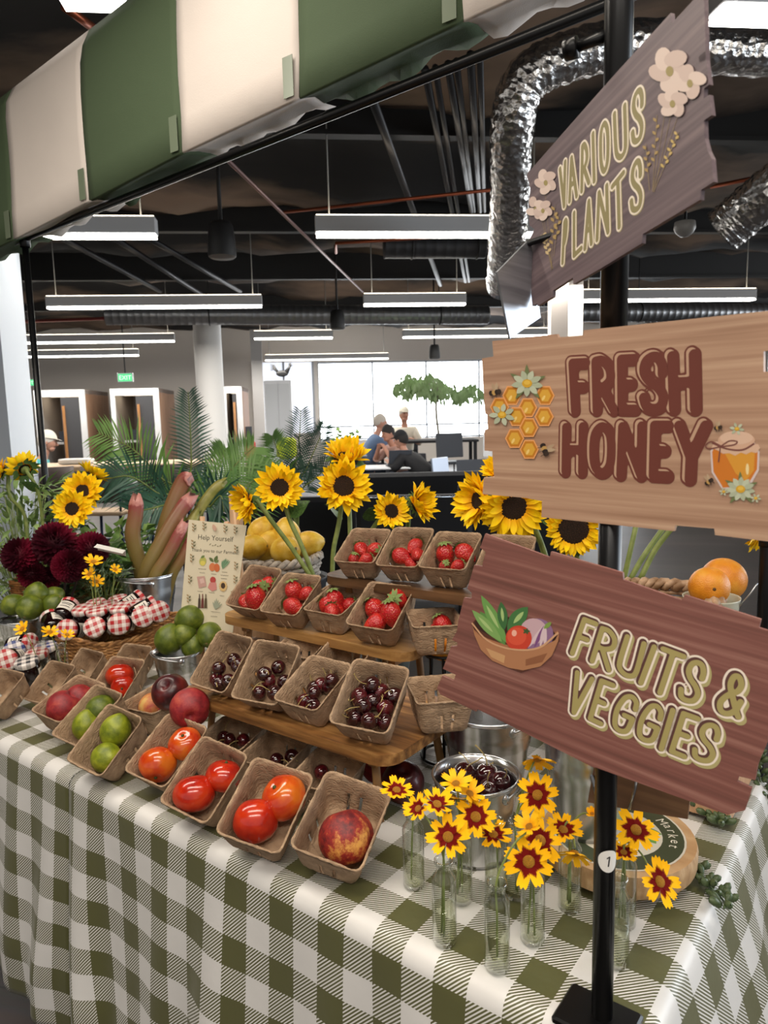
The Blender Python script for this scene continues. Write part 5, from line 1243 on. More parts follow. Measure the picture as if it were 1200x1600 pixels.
for i, (x, y, r, lab) in enumerate(((20, 945, .034, 'left lime on the left lime bucket'), (46, 949, .040, 'front lime on the left lime bucket'), (57, 930, .038, 'topmost lime on the left lime bucket'), (84, 932, .032, 'back right lime on the left lime bucket'), (84, 946, .036, 'right lime on the left lime bucket'))):
    P = at_d(x, y, depth(LBL)+(-.02, -.05, .0, .03, -.01)[i]); fruit('lime_d', P, r, lab, GL_, ((.3, .8, .4), (.5, -.6, -.4), (.1, .2, 1), (.5, .5, .4), (.6, .2, .7))[i])
# ------------------------------------------------------------------ rhubarb
RB = on_z(234, 980, Z0); RBd = depth(RB)
bucket(RB, .102, .195, 'tall metal bucket holding rhubarb stalks', RAD(-25))
def rhub():
    mt, nt, b = nodemat('rhubarb_stalk'); L = nt.links.new; uvn = nt.nodes.new('ShaderNodeAttribute'); uvn.attribute_name = 'along'; n = nt.nodes.new('ShaderNodeTexNoise'); n.inputs['Scale'].default_value = 90; tc = nt.nodes.new('ShaderNodeTexCoord'); L(tc.outputs['Object'], n.inputs['Vector'])
    ad = nt.nodes.new('ShaderNodeMath'); ad.operation = 'MULTIPLY_ADD'; ad.inputs[1].default_value = .16; L(n.outputs['Fac'], ad.inputs[0]); L(uvn.outputs['Fac'], ad.inputs[2])
    r = nt.nodes.new('ShaderNodeValToRGB'); e = r.color_ramp.elements; e[0].position = .15; e[0].color = c4(srgb('#6a5a2c')); e[1].position = 1.0; e[1].color = c4(srgb('#c08278')); q = e.new(.5); q.color = c4(srgb('#7d6a38')); q = e.new(.82); q.color = c4(srgb('#85583e')); q = e.new(.95); q.color = c4(srgb('#8f4240'))
    L(ad.outputs[0], r.inputs[0]); L(r.outputs[0], b.inputs['Base Color']); b.inputs['Roughness'].default_value = .38
    return mt
RHUB = rhub(); RHUBG = mat('rhubarb_green', '#7c7a34', .4, 0, '#97904a', 30)
def stalk(pts, r0, r1, mt_, label, flat=.62):
    P = crom([at_d(*p) for p in pts], 5); O_ = P[0]; n = len(P); rs = [.98*(r0+(r1-r0)*i/(n-1)) for i in range(n)]; rs[-1] *= .45; rs[-2] *= .9
    mb = MB(); mb.tube([p-O_ for p in P], rs, 12)
    rn = random.Random(len(label)); V = []
    for i in range(n):
        c = P[i]-O_; tn_ = (P[min(i+1, n-1)]-P[max(i-1, 0)]).normalized(); sd = tn_.cross(CF).normalized(); fd = sd.cross(tn_)
        for k in range(12):
            q = Vector(mb.v[i*12+k])-c; a = 2*pi*k/12; f = 1+.13*cos(5*a)
            q = (sd*q.dot(sd)*1.12+fd*q.dot(fd)*.62)*f
            if i == n-1: q = q*1.5+tn_*rn.uniform(-.022, .02)
            V.append(tuple(c+q))
    mb.v = V
    o = mb.build('rhubarb_stalk', mt_); o.location = O_
    at = o.data.attributes.new('along', 'FLOAT', 'POINT'); at.data.foreach_set('value', [i//12/(n-1) for i in range(n*12)])
    return tag(o, label, 'rhubarb', 'rhubarb stalks in the bucket')
d0 = RBd
stalk([(228, 945, d0), (222, 895, d0-.03), (208, 840, d0-.05), (212, 805, d0-.05), (214, 778, d0-.05)], .024, .022, RHUB, 'curled dark rhubarb stalk leaning left, pink top')
stalk([(232, 950, d0), (226, 900, d0-.06), (250, 850, d0-.05), (280, 800, d0-.02), (300, 776, d0)], .020, .023, RHUB, 'pink-ended rhubarb stalk leaning right across the front')
stalk([(240, 950, d0+.02), (245, 880, d0+.02), (262, 810, d0+.03), (285, 755, d0+.05), (298, 747, d0+.04)], .020, .026, RHUB, 'tallest rhubarb stalk with a pink torn end')
stalk([(245, 950, d0+.03), (255, 890, d0), (290, 830, d0+.02), (330, 770, d0+.05), (352, 752, d0+.06)], .018, .015, RHUBG, 'thin green rhubarb stalk leaning far right')
stalk([(250, 950, d0+.01), (258, 890, d0-.02), (280, 845, d0-.01), (308, 800, d0+.01)], .021, .018, RHUBG, 'short green rhubarb stalk behind the menu card')
stalk([(255, 955, d0-.03), (268, 900, d0-.04), (285, 870, d0-.04), (305, 830, d0-.03)], .017, .015, RHUB, 'short brownish rhubarb stalk beside the menu card')
stalk([(246, 950, d0+.05), (250, 880, d0+.05), (272, 815, d0+.07), (296, 765, d0+.09)], .018, .016, RHUBG, 'green rhubarb stalk behind the tallest one')
stalk([(238, 955, d0-.05), (240, 905, d0-.07), (262, 868, d0-.06), (290, 815, d0-.04)], .017, .018, RHUB, 'reddish rhubarb stalk crossing low in front')
# ------------------------------------------------------------------ wicker box of greens and lemon basket
wb_ = on_z(205, 945, Z0+.06); wicker('wicker_box', Vector((-2.46, 1.40, Z0)), .22, .085, .15, .03, 18, 64, .0042, BROWNW, 'brown wicker box of greens behind the rhubarb bucket', RAD(30), None, 5.0)
LBK = Vector((-1.515, 1.455, .915))
wicker('lemon_basket', LBK, .118, .10, .155, .2, 11, 30, .0065, GREYW, 'grey willow basket of lemons behind the strawberries', RAD(20), None, 2.4, .008)
dl = depth(LBK)
for i, (x, y, r, dd, lab) in enumerate(((394, 855, .036, -.06, 'lemon at the left front of the willow basket'), (418, 852, .038, -.02, 'lemon second from left in the willow basket'), (407, 832, .038, .0, 'lemon on top at the left of the willow basket'), (446, 860, .040, -.09, 'big pale lemon at the front of the willow basket'), (448, 838, .042, -.01, 'lemon on top in the middle of the willow basket'), (481, 850, .038, .0, 'lemon at the right end of the willow basket'))):
    fruit('lemon', at_d(x, y, dl+dd), r, lab, 'lemons in the willow basket', ((.9, .3, .1), (.2, .6, .7), (.3, .4, .9), (.9, -.2, .2), (-.3, .2, .9), (.8, .5, .2))[i])
# pine clothes-peg easel and menu card
pinew = wood('pine_pale', '#b98a62', '#d6b18c', '#c79b74', 6, .55, 2, 50)
MT = 1.92
MO = at_d(336, 900, MT); mu = (CR*.96-CF*.28).normalized(); mu.z = 0; mu.normalize(); mv = Vector((0, 0, 1)); mn = mu.cross(mv).normalized(); mv = (mv*cos(.14)-mn*sin(.14)).normalized(); mn = mu.cross(mv).normalized()
mc = thing('menu_card', 'cream Help Yourself menu card with painted fruit, standing on a small easel', 'card'); mc.matrix_world = frame_mat(MO, mu, mv, mn)
def mloc(p):
    d = ray(p[0], p[1]); t = (MO-CP).dot(mn)/d.dot(mn); q = CP+d*t-MO; return (q.dot(mu), q.dot(mv))
cpts = [mloc(p) for p in ((295, 812), (385, 821), (362, 1000), (281, 975))]
MB().prism(cpts[::-1], -.002, 0).build('card', mat('card_cream', '#d8cdb2', .7), mc)
ink = Ink(mloc)
TXT = '#4a4538'
def mtxt(body, px, py, hpx):
    c = mloc((px, py)); a = mloc((px-20, py)); b_ = mloc((px+20, py+3)); ink_text(ink, body, c[0], c[1], hpx*MT/FPX*1.35, TXT, None, atan2(b_[1]-a[1], b_[0]-a[0])+.0)
mtxt('Help Yourself', 337, 842, 8.2); mtxt('Thank you to our Farmers!', 336, 862, 5.6)
for k in range(5): ink.leaf((327+4*k, 852+.5*k), (330+4*k, 849+.5*k+(k % 2)*3), .8, '#8c8468')
def squig(px, py, w_):
    ink.stroke([(px-w_/2+w_*i/8, py+1.2*(i % 2)+.1*i) for i in range(9)], .0011, '#7d7462')
for px, py, wd in ((316, 888, 12), (316, 894, 8), (334, 896, 8), (351, 893, 8), (351, 898, 12), (350, 903, 9), (313, 923, 8), (331, 925, 9), (347, 930, 7)): squig(px, py, wd)
ink.ell((317, 877), 5.5, 7, '#b3b05a', .2); ink.ell((317, 880), 4, 4, '#d6c75e'); ink.leaf((314, 872), (320, 868), 2, '#6d8048')
ink.ell((332, 886), 5, 6.5, '#d07a4a', .1); ink.ell((339, 887), 4.5, 6.5, '#c96a3c', -.1); ink.leaf((334, 878), (327, 871), 2.4, '#5d6c3e'); ink.leaf((335, 878), (340, 868), 2.6, '#5d6c3e'); ink.leaf((336, 879), (342, 875), 2, '#6f7d4a')
for k in range(7): ink.leaf((348, 889), (347+2.2*k, 872+abs(k-3)*1.3), 1.3, '#5f8160' if k % 2 else '#7a9a76')
ink.poly([(308, 901), (320, 900), (323, 916), (311, 919)], '#c39a8e'); ink.poly([(312, 905), (318, 903), (320, 910), (314, 912)], '#d8b5aa')
ink.ell((333, 906), 4.5, 5, '#b5443f'); ink.poly([(328, 910), (338, 910), (339, 921), (332, 924), (325, 918)], '#cf8880')
for k in range(14): a = 2*pi*k/14; ink.leaf((349, 916), (349+7*cos(a), 916+9*sin(a)), 1.6, '#d9b67a')
ink.ell((349, 915), 3.4, 4.6, '#4a3524')
for k, c in enumerate(('#4a3a30', '#6d3530', '#57482f')): x = 312+5*k; ink.poly([(x-1.6, 935), (x+1.6, 935), (x+2, 950), (x-2.4, 950)], c); ink.poly([(x-.6, 928), (x+.8, 928), (x+.8, 936), (x-.8, 936)], c)
for k in range(6): ink.leaf((337, 952), (333+3*k, 934+abs(k-2)*3), 1.2, '#9aa08a')
ink.stroke([(330, 955), (345, 957)], .001, '#8d8472'); squig(335, 962, 10)
for (x, y) in ((304, 824), (320, 822), (353, 826), (369, 828), (303, 850), (301, 872), (298, 905), (296, 935), (370, 858), (370, 884), (369, 905), (365, 930)):
    for k in range(5): ink.leaf((x, y+6-2.4*k), (x+(3.4 if k % 2 else -3.4), y+3-2.4*k), 1, '#6c6a4c' if k % 2 else '#a0845c')
    ink.stroke([(x, y+8), (x+.5, y-6)], .0006, '#6c6a4c')
ink.leaf((334, 819), (338, 830), 3, '#c9a28c')
ink.build('printed_menu', mc)
ea = thing('table_easel', 'small pale wooden easel holding the menu card', 'easel', Vector((MO.x, MO.y, Z0))-mn*.03, (0, 0, atan2(mu.y, mu.x)))
hE = at_d(366, 775, MT+.05).z-Z0
for sx, x1 in ((-1, -.045), (1, .052)):
    MB().tube([(sx*.075, 0, 0), (x1, .0, hE-.02 if sx > 0 else hE-.045)], .008, 4).build('front_leg', pinew, ea)
MB().tube([(0, .13, 0), (.02, .012, hE-.06)], .008, 4).build('rear_leg', pinew, ea)
MB().rbox((.052, .006, hE-.035), (.03, .022, .10), .003).build('top_clamp', pinew, ea); MB().cbox((0, -.004, .05), (.17, .018, .014)).build('ledge', pinew, ea)
# ------------------------------------------------------------------ buckets on the right
def bucket_px(px, ytop, ybase, r, h, zb, label, rz=0):
    P = on_z(px, ybase, zb); P.z = zb; return bucket(P, r, h, label, rz), P
b1, B1 = bucket_px(744, 1205, 1330, .069, .135, Z0, 'metal bucket of dark plums and cherries behind the flower vials', RAD(165))
for i, (x, y, r, dz, lab) in enumerate(((709, 1190, .020, 0, 'dark cherry at the left rim of the cherry bucket'), (763, 1208, .0205, .0, 'dark cherry in the middle of the cherry bucket'), (789, 1220, .017, 0, 'reddish cherry at the right rim of the cherry bucket'), (764, 1232, .017, -.01, 'dark cherry low at the front of the cherry bucket'), (730, 1208, .019, -.01, 'dark cherry between the others in the cherry bucket'), (745, 1190, .018, -.015, 'cherry at the back of the cherry bucket'))):
    d = ray(x, y); zt = Z0+.135-.022+dz; P = CP+d*((zt-CAMZ)/d.z)
    q = P-B1; q.z = 0
    if q.length > .046: q = q.normalized()*.046; P = Vector((B1.x+q.x, B1.y+q.y, zt))
    fruit('cherry', P, r, lab, 'cherries in the bucket', ((.4, -.2, .8), (-.1, .2, 1), (.6, -.1, .8), (.3, -.6, .6), (0, 0, 1), (.2, .4, .8))[i], None, i)
MB_FILL = MB().lathe([(.001, .088), (.055, .088)], 24).build('fruit_bed', M_CH, b1)
b2, B2 = bucket_px(762, 1120, 1222, .092, .155, Z0, 'dark metal bucket half hidden under the fruit sign', RAD(150))
# round wooden stand with sticker, carrying the big bucket
SL = on_z(965, 1300, .805); RS = .118
endgrain = wood('slice_face', '#b98f62', '#d9b88e', '#c9a377', 12, .55, 0, 26); bark = wood('slice_side', '#a9845c', '#d0b089', '#bb966c', 40, .6, 2, 90)
sl = thing('wood_slice_stand', 'round wooden slice stand with a green market sticker under the big bucket', 'stand', (SL.x, SL.y, Z0), (0, 0, 0)); hz = .805-Z0
MB().lathe([(RS*.985, hz-.034), (RS, hz-.028), (RS*1.005, hz-.008), (RS*.985, hz)], 48).build('edge', bark, sl)
MB().lathe([(RS*.985, hz-.0), (.001, hz+.0002)], 48).lathe([(.001, hz-.034), (RS*.985, hz-.034)], 48).build('face', endgrain, sl)
for k in range(3): a = RAD(-60+120*k); MB().lathe([(.017, 0), (.02, .004), (.018, hz-.034)], 14, TR((RS*.68*cos(a), RS*.68*sin(a), 0)), cap0=True).build('foot', bark, sl)
ink = Ink(z0=hz+.0008)
rr_ = RS*.86
ink.ell((0, 0), rr_, rr_, '#d8d2c2', 0, 40); ink.ell((0, 0), rr_*.97, rr_*.97, '#3f4730', 0, 40); ink.ell((0, 0), rr_*.66, rr_*.66, '#d6cfbd', 0, 36)
rgt = Vector((CR.x, CR.y)).normalized(); ca_ = atan2(rgt.y, rgt.x)
for body, a0, step, sgn in (('Market', ca_-.15, .17, -1), ('Summer', ca_+2.75, .17, -1)):
    for k, ch in enumerate(body):
        a = a0+(.45-step*k)*1; ink_text(ink, ch, rr_*.82*cos(a), rr_*.82*sin(a), .022, '#e8e2d0', None, a-pi/2)
ink.ell((rr_*.25*cos(ca_+.5), rr_*.25*sin(ca_+.5)), .022, .018, '#8e2a22'); ink.leaf((.02, .03), (.06, .03), .008, '#5d8a3c'); ink.leaf((.03, .02), (.06, .0), .008, '#6f9c48')
ink.build('market_sticker', sl)
b3 = bucket((SL.x-.045, SL.y-.01, .8065), .073, .165, 'large shiny metal bucket on the wooden slice, behind the post', RAD(20))
# small plank tag hanging behind the fruit sign
tg = thing('plank_tag', 'small plain brown plank hanging below the fruit sign', 'sign'); To = at_d(1000, 1235, .90); tu = Vector((cos(RAD(-1)), sin(RAD(-1)), 0)); tn = Vector((tu.y, -tu.x, 0)); tv = Vector((0, 0, 1)); tg.matrix_world = frame_mat(To, tu, tv, tn)
def tloc(p):
    d = ray(p[0], p[1]); t = (To-CP).dot(tn)/d.dot(tn); q = CP+d*t-To; return (q.dot(tu), q.dot(tv))
MB().prism([tloc(p) for p in ((930, 1185), (1082, 1215), (1074, 1280), (918, 1254))][::-1], -.004, 0).build('plank', wood('tag_wood', '#6e5138', '#8d6a4a', '#7c5b40', 4, .55, 0, 90), tg)
MB().tube([(tloc((1000, 1200))[0], tloc((1000, 1200))[1], .006), (tloc((998, 1225))[0], tloc((998, 1225))[1], .012), (tloc((985, 1262))[0], tloc((985, 1262))[1], .004)], .002, 6).build('wire_hook', MATS['wire_steel'], tg)
# oranges
OBC = Vector((-.42, 1.385, 1.0))
wicker('orange_basket', OBC, .11, .085, .115, .15, 11, 30, .005, OSIER, 'brown willow basket of oranges at the back right', RAD(35), None, 2.4, .008)
do = depth(OBC)
fruit('orange', at_d(1131, 905, do+.02), .043, 'larger orange at the back of the willow basket on the right', 'oranges on the stall', (.3, .5, .8)); fruit('orange', at_d(1108, 917, do-.05), .037, 'smaller orange with its dark navel facing front', 'oranges on the stall', (.45, -.85, .1))
tn_ = thing('tin_pail', 'small white tin with a wire handle behind the oranges', 'pail', Vector((-.315, 1.43, 1.0))); MB().lathe([(.001, 0), (.035, 0), (.05, .115), (.051, .118), (.048, .116), (.034, .006), (.001, .005)], 28).build('pail', mat('enamel_cream', '#b9b8a5', .3), tn_); MB().tube(crom([(.048, .0, .105), (.065, 0, .13), (.075, .01, .15)], 4), .0016, 6).build('wire_handle', MATS['wire_steel'], tn_)
OP = on_z(692, 1005, Z0+.13); 
wh = thing('wire_holder', 'black wire bowl holding one orange under the fruit sign', 'bowl', Vector((-.735, 1.255, Z0))); hh_ = .125
OPd = Vector((-.735, 1.255, 0)); O2 = at_d(693, 1005, depth((-.735, 1.255, .9)))
for k in range(6): a = pi*k/3; MB().tube(crom([(.05*cos(a), .05*sin(a), 0), (.03*cos(a), .03*sin(a), max(.02, O2.z-Z0-.05)), (.04*cos(a), .04*sin(a), O2.z-Z0-.02)], 4), .003, 6).build('wire', blk, wh)
MB().ring(.05, .003, .003, 28, 6).build('base_ring', blk, wh); MB().ring(.041, .003, O2.z-Z0-.018, 28, 6).build('top_ring', blk, wh)
wh.location = (O2.x, O2.y, Z0)
fruit('orange', O2, .037, 'speckled orange at the left edge of the fruit sign', 'oranges on the stall', (.3, -.3, .9))

# crates that lift the lemons and the oranges
def crate(P, w_, d_, h, rz, label):
    t = thing('wooden_crate', label, 'crate', P, (0, 0, rz))
    for k in range(3):
        z = h*(k+.5)/3
        for s in (-1, 1):
            MB().cbox((0, s*(d_/2-.004), z), (w_, .008, h/3-.012)).build('slat', pinew, t); MB().cbox((s*(w_/2-.004), 0, z), (.008, d_-.018, h/3-.012)).build('slat', pinew, t)
    for sx in (-1, 1):
        for sy in (-1, 1): MB().cbox((sx*(w_/2-.016), sy*(d_/2-.016), h/2), (.016, .016, h)).build('corner_post', pinew, t)
    MB().cbox((0, 0, h-.004), (w_-.02, d_-.02, .008)).build('top_panel', pinew, t)
crate(Vector((LBK.x, LBK.y, Z0)), .24, .22, .915-Z0-.001, RAD(5), 'wooden crate under the willow basket of lemons')
crate(Vector((OBC.x+.03, OBC.y, Z0)), .30,   .20, 1.0-Z0-.001, 0, 'wooden crate under the willow basket of oranges')
q_ = tg.matrix_world.inverted() @ Vector((PX, PY, To.z)); MB().tube([(tloc((925, 1215))[0], tloc((925, 1215))[1], -.003), (q_.x, q_.y, q_.z)], .004, 6).build('hanger_strap', blk, tg)
# ================================================================== glass vials
def thin_glass(name, tint, rough=.02, ior=1.45):
    mt = bpy.data.materials.new(name); mt.use_nodes = True; nt = mt.node_tree; nt.nodes.clear(); MATS[name] = mt
    o = nt.nodes.new('ShaderNodeOutputMaterial'); t = nt.nodes.new('ShaderNodeBsdfTransparent'); t.inputs[0].default_value = c4(tint); g = nt.nodes.new('ShaderNodeBsdfGlossy'); g.inputs['Roughness'].default_value = rough
    f = nt.nodes.new('ShaderNodeLayerWeight'); f.inputs[0].default_value = .5; pw = nt.nodes.new('ShaderNodeMath'); pw.operation = 'POWER'; pw.inputs[1].default_value = 1.7; ml_ = nt.nodes.new('ShaderNodeMath'); ml_.operation = 'MULTIPLY_ADD'; ml_.inputs[1].default_value = ior-1; ml_.inputs[2].default_value = .08 if ior > 1.4 else .015; m_ = nt.nodes.new('ShaderNodeMixShader')
    nt.links.new(f.outputs['Facing'], pw.inputs[0]); nt.links.new(pw.outputs[0], ml_.inputs[0]); nt.links.new(ml_.outputs[0], m_.inputs[0]); nt.links.new(t.outputs[0], m_.inputs[1]); nt.links.new(g.outputs[0], m_.inputs[2]); nt.links.new(m_.outputs[0], o.inputs[0])
    return mt
VG = thin_glass('vial_glass', (.95, .97, .95), .02, 1.75); VW = thin_glass('vial_water', (.88, .89, .78), .01, 1.12)
VH, VR = .122, .0165
ME_VG = MB().lathe([(.001, .001), (VR*.9, .001), (VR, .004), (VR, VH*.76), (VR*.93, VH*.80), (VR*.66, VH*.86), (VR*.62, VH*.90), (VR*.70, VH*.94), (VR*.80, VH*.965), (VR*.80, VH*.995), (VR*.68, VH), (VR*.60, VH*.97), (VR*.57, VH*.90)], 28).mesh('glass', VG)
def water_mesh(h): return MB().lathe([(.001, .0065), (VR*.8, .0066), (VR*.91, .0085), (VR*.91, h), (.001, h)], 24).mesh('water', VW)
ME_VW = [water_mesh(.045), water_mesh(.055), water_mesh(.038)]
VIAL = [(647, 1384, 'glass vial at the left of the flowers, beside the single peach basket'), (695, 1472, 'glass vial second from left, near the table edge'), (721, 1408, 'glass vial before the cherry bucket'), (775, 1400, 'glass vial behind the nearest one'), (777, 1512, 'nearest glass vial, half full, in the middle'), (832, 1470, 'glass vial under the biggest yellow and red flower'), (890, 1420, 'glass vial just left of the post with crossed stems'), (962, 1505, 'glass vial hidden behind the foot of the post'), (974, 1446, 'glass vial right of the post'), (806, 1400, 'empty-looking glass vial behind, near the big bucket')]
VPOS = []
for i, (x, y, lab) in enumerate(VIAL):
    P = on_z(x, y, Z0); VPOS.append(P); t = thing('bud_vial', lab, 'vial', P, (0, 0, i*.7), 'glass bud vials')
    obj('glass', ME_VG, t); obj('water', ME_VW[i % 3], t)
# ================================================================== coreopsis
def petal2(name, base, tip, split, grad=.06, rough=.5, streak=0.0):
    """petal pigment: base colour up to `split` of the length, then tip colour, ragged between"""
    mt, nt, b = nodemat(name); L = nt.links.new; tc = nt.nodes.new('ShaderNodeTexCoord'); sp = nt.nodes.new('ShaderNodeSeparateXYZ'); L(tc.outputs['Object'], sp.inputs[0])
    n = nt.nodes.new('ShaderNodeTexNoise'); n.inputs['Scale'].default_value = 9; mpn = nt.nodes.new('ShaderNodeMapping'); mpn.inputs['Scale'].default_value = (.4, 2.5, 1); L(tc.outputs['Object'], mpn.inputs[0]); L(mpn.outputs[0], n.inputs['Vector'])
    ad = nt.nodes.new('ShaderNodeMath'); ad.operation = 'MULTIPLY_ADD'; ad.inputs[1].default_value = .35; L(n.outputs['Fac'], ad.inputs[0])
    ab = nt.nodes.new('ShaderNodeMath'); ab.operation = 'ABSOLUTE'; L(sp.outputs[1], ab.inputs[0]); sy_ = nt.nodes.new('ShaderNodeMath'); sy_.operation = 'MULTIPLY_ADD'; sy_.inputs[1].default_value = streak; L(ab.outputs[0], sy_.inputs[0]); L(sp.outputs[0], sy_.inputs[2]); L(sy_.outputs[0], ad.inputs[2])
    r = nt.nodes.new('ShaderNodeValToRGB'); e = r.color_ramp.elements; e[0].position = split+.17-grad; e[1].position = split+.17+grad; e[0].color = c4(srgb(base)); e[1].color = c4(srgb(tip)); L(ad.outputs[0], r.inputs[0]); L(r.outputs[0], b.inputs['Base Color'])
    b.inputs['Roughness'].default_value = rough; b.inputs['Specular IOR Level'].default_value = .15
    return mt
PET = petal2('coreopsis_petal', '#6e0a04', '#ffbe12', .58, .05, .8, 1.3); PETB = petal2('coreopsis_petal_plain', '#f0a010', '#ffc21a', .3, .2)
SUNP = petal2('sunflower_petal', '#f09a0a', '#ffd416', .3, .3); SUND = mat('sunflower_disc', '#1a0f0a', .95, 0, '#3a2416', 14, bump=1.0, bscale=26); CORED = mat('coreopsis_disc', '#f5b12a', .9, 0, '#c98020', 10, bump=1, bscale=18)
GREEN = mat('stem_green', '#6f7d3c', .5, 0, '#8a9650', 30); SEP = mat('sepal_green', '#3f5a28', .6, 0, '#5d7a3a', 20); LEAF = mat('leaf_green', '#3d5a2c', .5, 0, '#587a3c', 15)
def petal_mesh(name, mt_, wd, curl, tooth=True, seed=0, cup=.08):
    rnd = random.Random(seed); rows = ([(0, .45), (.22, .8), (.5, 1.0), (.75, 1.0), (.9, .92)] if tooth else [(0, .3), (.22, .7), (.5, 1.0), (.75, .8), (.9, .42)]); vs = []
    for x, q in rows:
        z = curl*x*x+.04*sin(x*5+seed)
        vs += [(x, -wd*q/2, z+cup*q*wd), (x, 0, z), (x, wd*q/2, z+cup*q*wd)]
    fs = []
    for k in range(len(rows)-1):
        for j in (0, 1): fs.append((k*3+j, k*3+j+1, k*3+4+j, k*3+3+j))
    z = curl; b_ = (len(rows)-1)*3
    if tooth:
        vs += [(1.0, -wd*.38, z), (.91, -wd*.18, z), (1.06, 0, z), (.91, wd*.18, z), (1.0, wd*.38, z)]; k = len(vs)-5
        fs += [(b_, b_+1, k+1, k), (b_+1, k+2, k+1), (b_+1, k+3, k+2), (b_+1, b_+2, k+4, k+3)]
    else:
        vs += [(1.03, .02*wd, z)]; k = len(vs)-1; fs += [(b_, b_+1, k), (b_+1, b_+2, k)]
    return MB().add(vs, fs, True).mesh(name, mt_)
ME_CP = [petal_mesh('petal', PET, .54, c, True, i) for i, c in enumerate((.02, .10, -.08))]; ME_CPB = [petal_mesh('petal', PETB, .48, c, True, i) for i, c in enumerate((.1, .2, .0))]
ME_SP = [petal_mesh('petal', SUNP, .40, c, False, i, .2) for i, c in enumerate((.05, .28, -.15, .45))]
ME_CD = MB().sphere(1, 16, 10, None, (1, 1, .6)).mesh('disc', CORED)
ME_SD = MB().lathe([(1e-3, .22), (.35, .20), (.6, .22), (.85, .16), (1.0, .0), (1.02, -.15)], 28).mesh('disc', SUND)
ME_SEPS = star_mesh('sepals', SEP, 16, .75, .85, .26, .35, 5, False)
ME_CSEP = star_mesh('sepals', SEP, 8, .5, .9, .3, -.3, 6)
def head(parent, P, n, R, rdisc, petals, kind, tiltp=0.0, seed=0, rows=1, spin=None, count=None):
    """disc part with petals as sub-parts; P local to parent"""
    rnd = random.Random(seed); d = obj('flower_disc', ME_CD if kind[0] == 'c' else ME_SD, parent, P, look_rot(n, rnd.uniform(0, 6) if spin is None else spin), rdisc)
    L_ = (R-rdisc*.7)/rdisc
    for rw in range(rows):
        for i in range(petals):
            a = 2*pi*(i+.5*rw)/petals+rnd.uniform(-.09, .09); me = rnd.choice(ME_CP if kind == 'c' else ME_CPB if kind == 'cb' else ME_SP)
            s = L_*rnd.uniform(.88, 1.1)*(1-.10*rw); tl = tiltp+(.22*rw)+rnd.uniform(-.12, .12)
            o = obj('petal', me, d, (.7*cos(a), .7*sin(a), -.05+.05*rw), (0, 0, 0), s)
            o.rotation_euler = (Matrix.Rotation(a, 3, 'Z') @ Matrix.Rotation(-tl, 3, 'Y') @ Matrix.Rotation(rnd.uniform(-.25, .25), 3, 'X')).to_euler()
    return d
def cam_dir(px, py): return -ray(px, py).normalized()
def aim(px, py, rx, ry, fwd=1.0):
    """direction facing the viewer, turned rx to the right and ry up (in units of the view)"""
    return (cam_dir(px, py)*fwd+CR*rx+CU*ry).normalized()
CORE = [  # px, py, radius px, face (right, up), vial, kind, tilt, label, depth offset
 (620, 1232, 27, (.2, 1.6), 0, 'c', .25, 'yellow flower seen from the side at the far left of the vials', 0),
 (700, 1307, 34, (0, .15), 1, 'c', .0, 'round yellow flower with dark red eye facing front above the second vial', 0),
 (684, 1254, 30, (.5, 1.4), 1, 'c', .3, 'yellow flower tilted up left of the cherry bucket', .02), (652, 1262, 24, (-.9, .9), 1, 'c', .35, 'half-open yellow flower beside the leftmost vial', .03),
 (712, 1222, 26, (-.2, 1.5), 2, 'cb', .3, 'plain yellow flower in front of the cherries', 0), (735, 1238, 26, (.7, 1.2), 2, 'cb', .35, 'plain yellow flower at the rim of the cherry bucket', .01), (708, 1250, 24, (0, -1.7), 2, 'cb', .2, 'yellow flower turned away before the cherry bucket', .01),
 (744, 1275, 34, (.2, .35), 2, 'c', .0, 'yellow flower with dark red eye in front of the cherry bucket', -.01),
 (771, 1301, 30, (.1, 1.9), 3, 'c', .15, 'flat-lying yellow and red flower seen from the side', 0),
 (840, 1190, 28, (.1, -1.4), 9, 'cb', .25, 'topmost yellow flower seen from behind by the big bucket', 0), (839, 1241, 34, (-.25, .35), 9, 'c', .0, 'yellow flower with dark red eye before the big bucket', -.02),
 (826, 1346, 39, (-.05, .1), 5, 'c', .0, 'biggest yellow flower with dark red eye facing front', -.01), (845, 1312, 36, (.25, .3), 5, 'c', .05, 'yellow and red flower right behind the biggest one', .02),
 (826, 1290, 26, (-.6, 1.1), 4, 'cb', .5, 'half-closed yellow flower above the middle vials', .03), (881, 1294, 30, (.4, 1.2), 6, 'c', .3, 'yellow flower tilted up left of the post', .0), (897, 1337, 30, (-.2, -1.5), 6, 'cb', .4, 'yellow flower hanging down left of the post', -.02),
 (925, 1271, 14, (-.2, .9), 6, 'cb', .9, 'small yellow bud at the left side of the post', .02),
 (995, 1295, 35, (.35, .45), 8, 'c', .05, 'yellow flower with red eye right of the post', -.01), (1034, 1377, 36, (.75, .15), 8, 'c', .05, 'yellow flower with red eye leaning out at the far right', -.03), (975, 1330, 22, (.2, 1.6), 8, 'c', .3, 'small yellow flower low beside the post sticker', .0)]
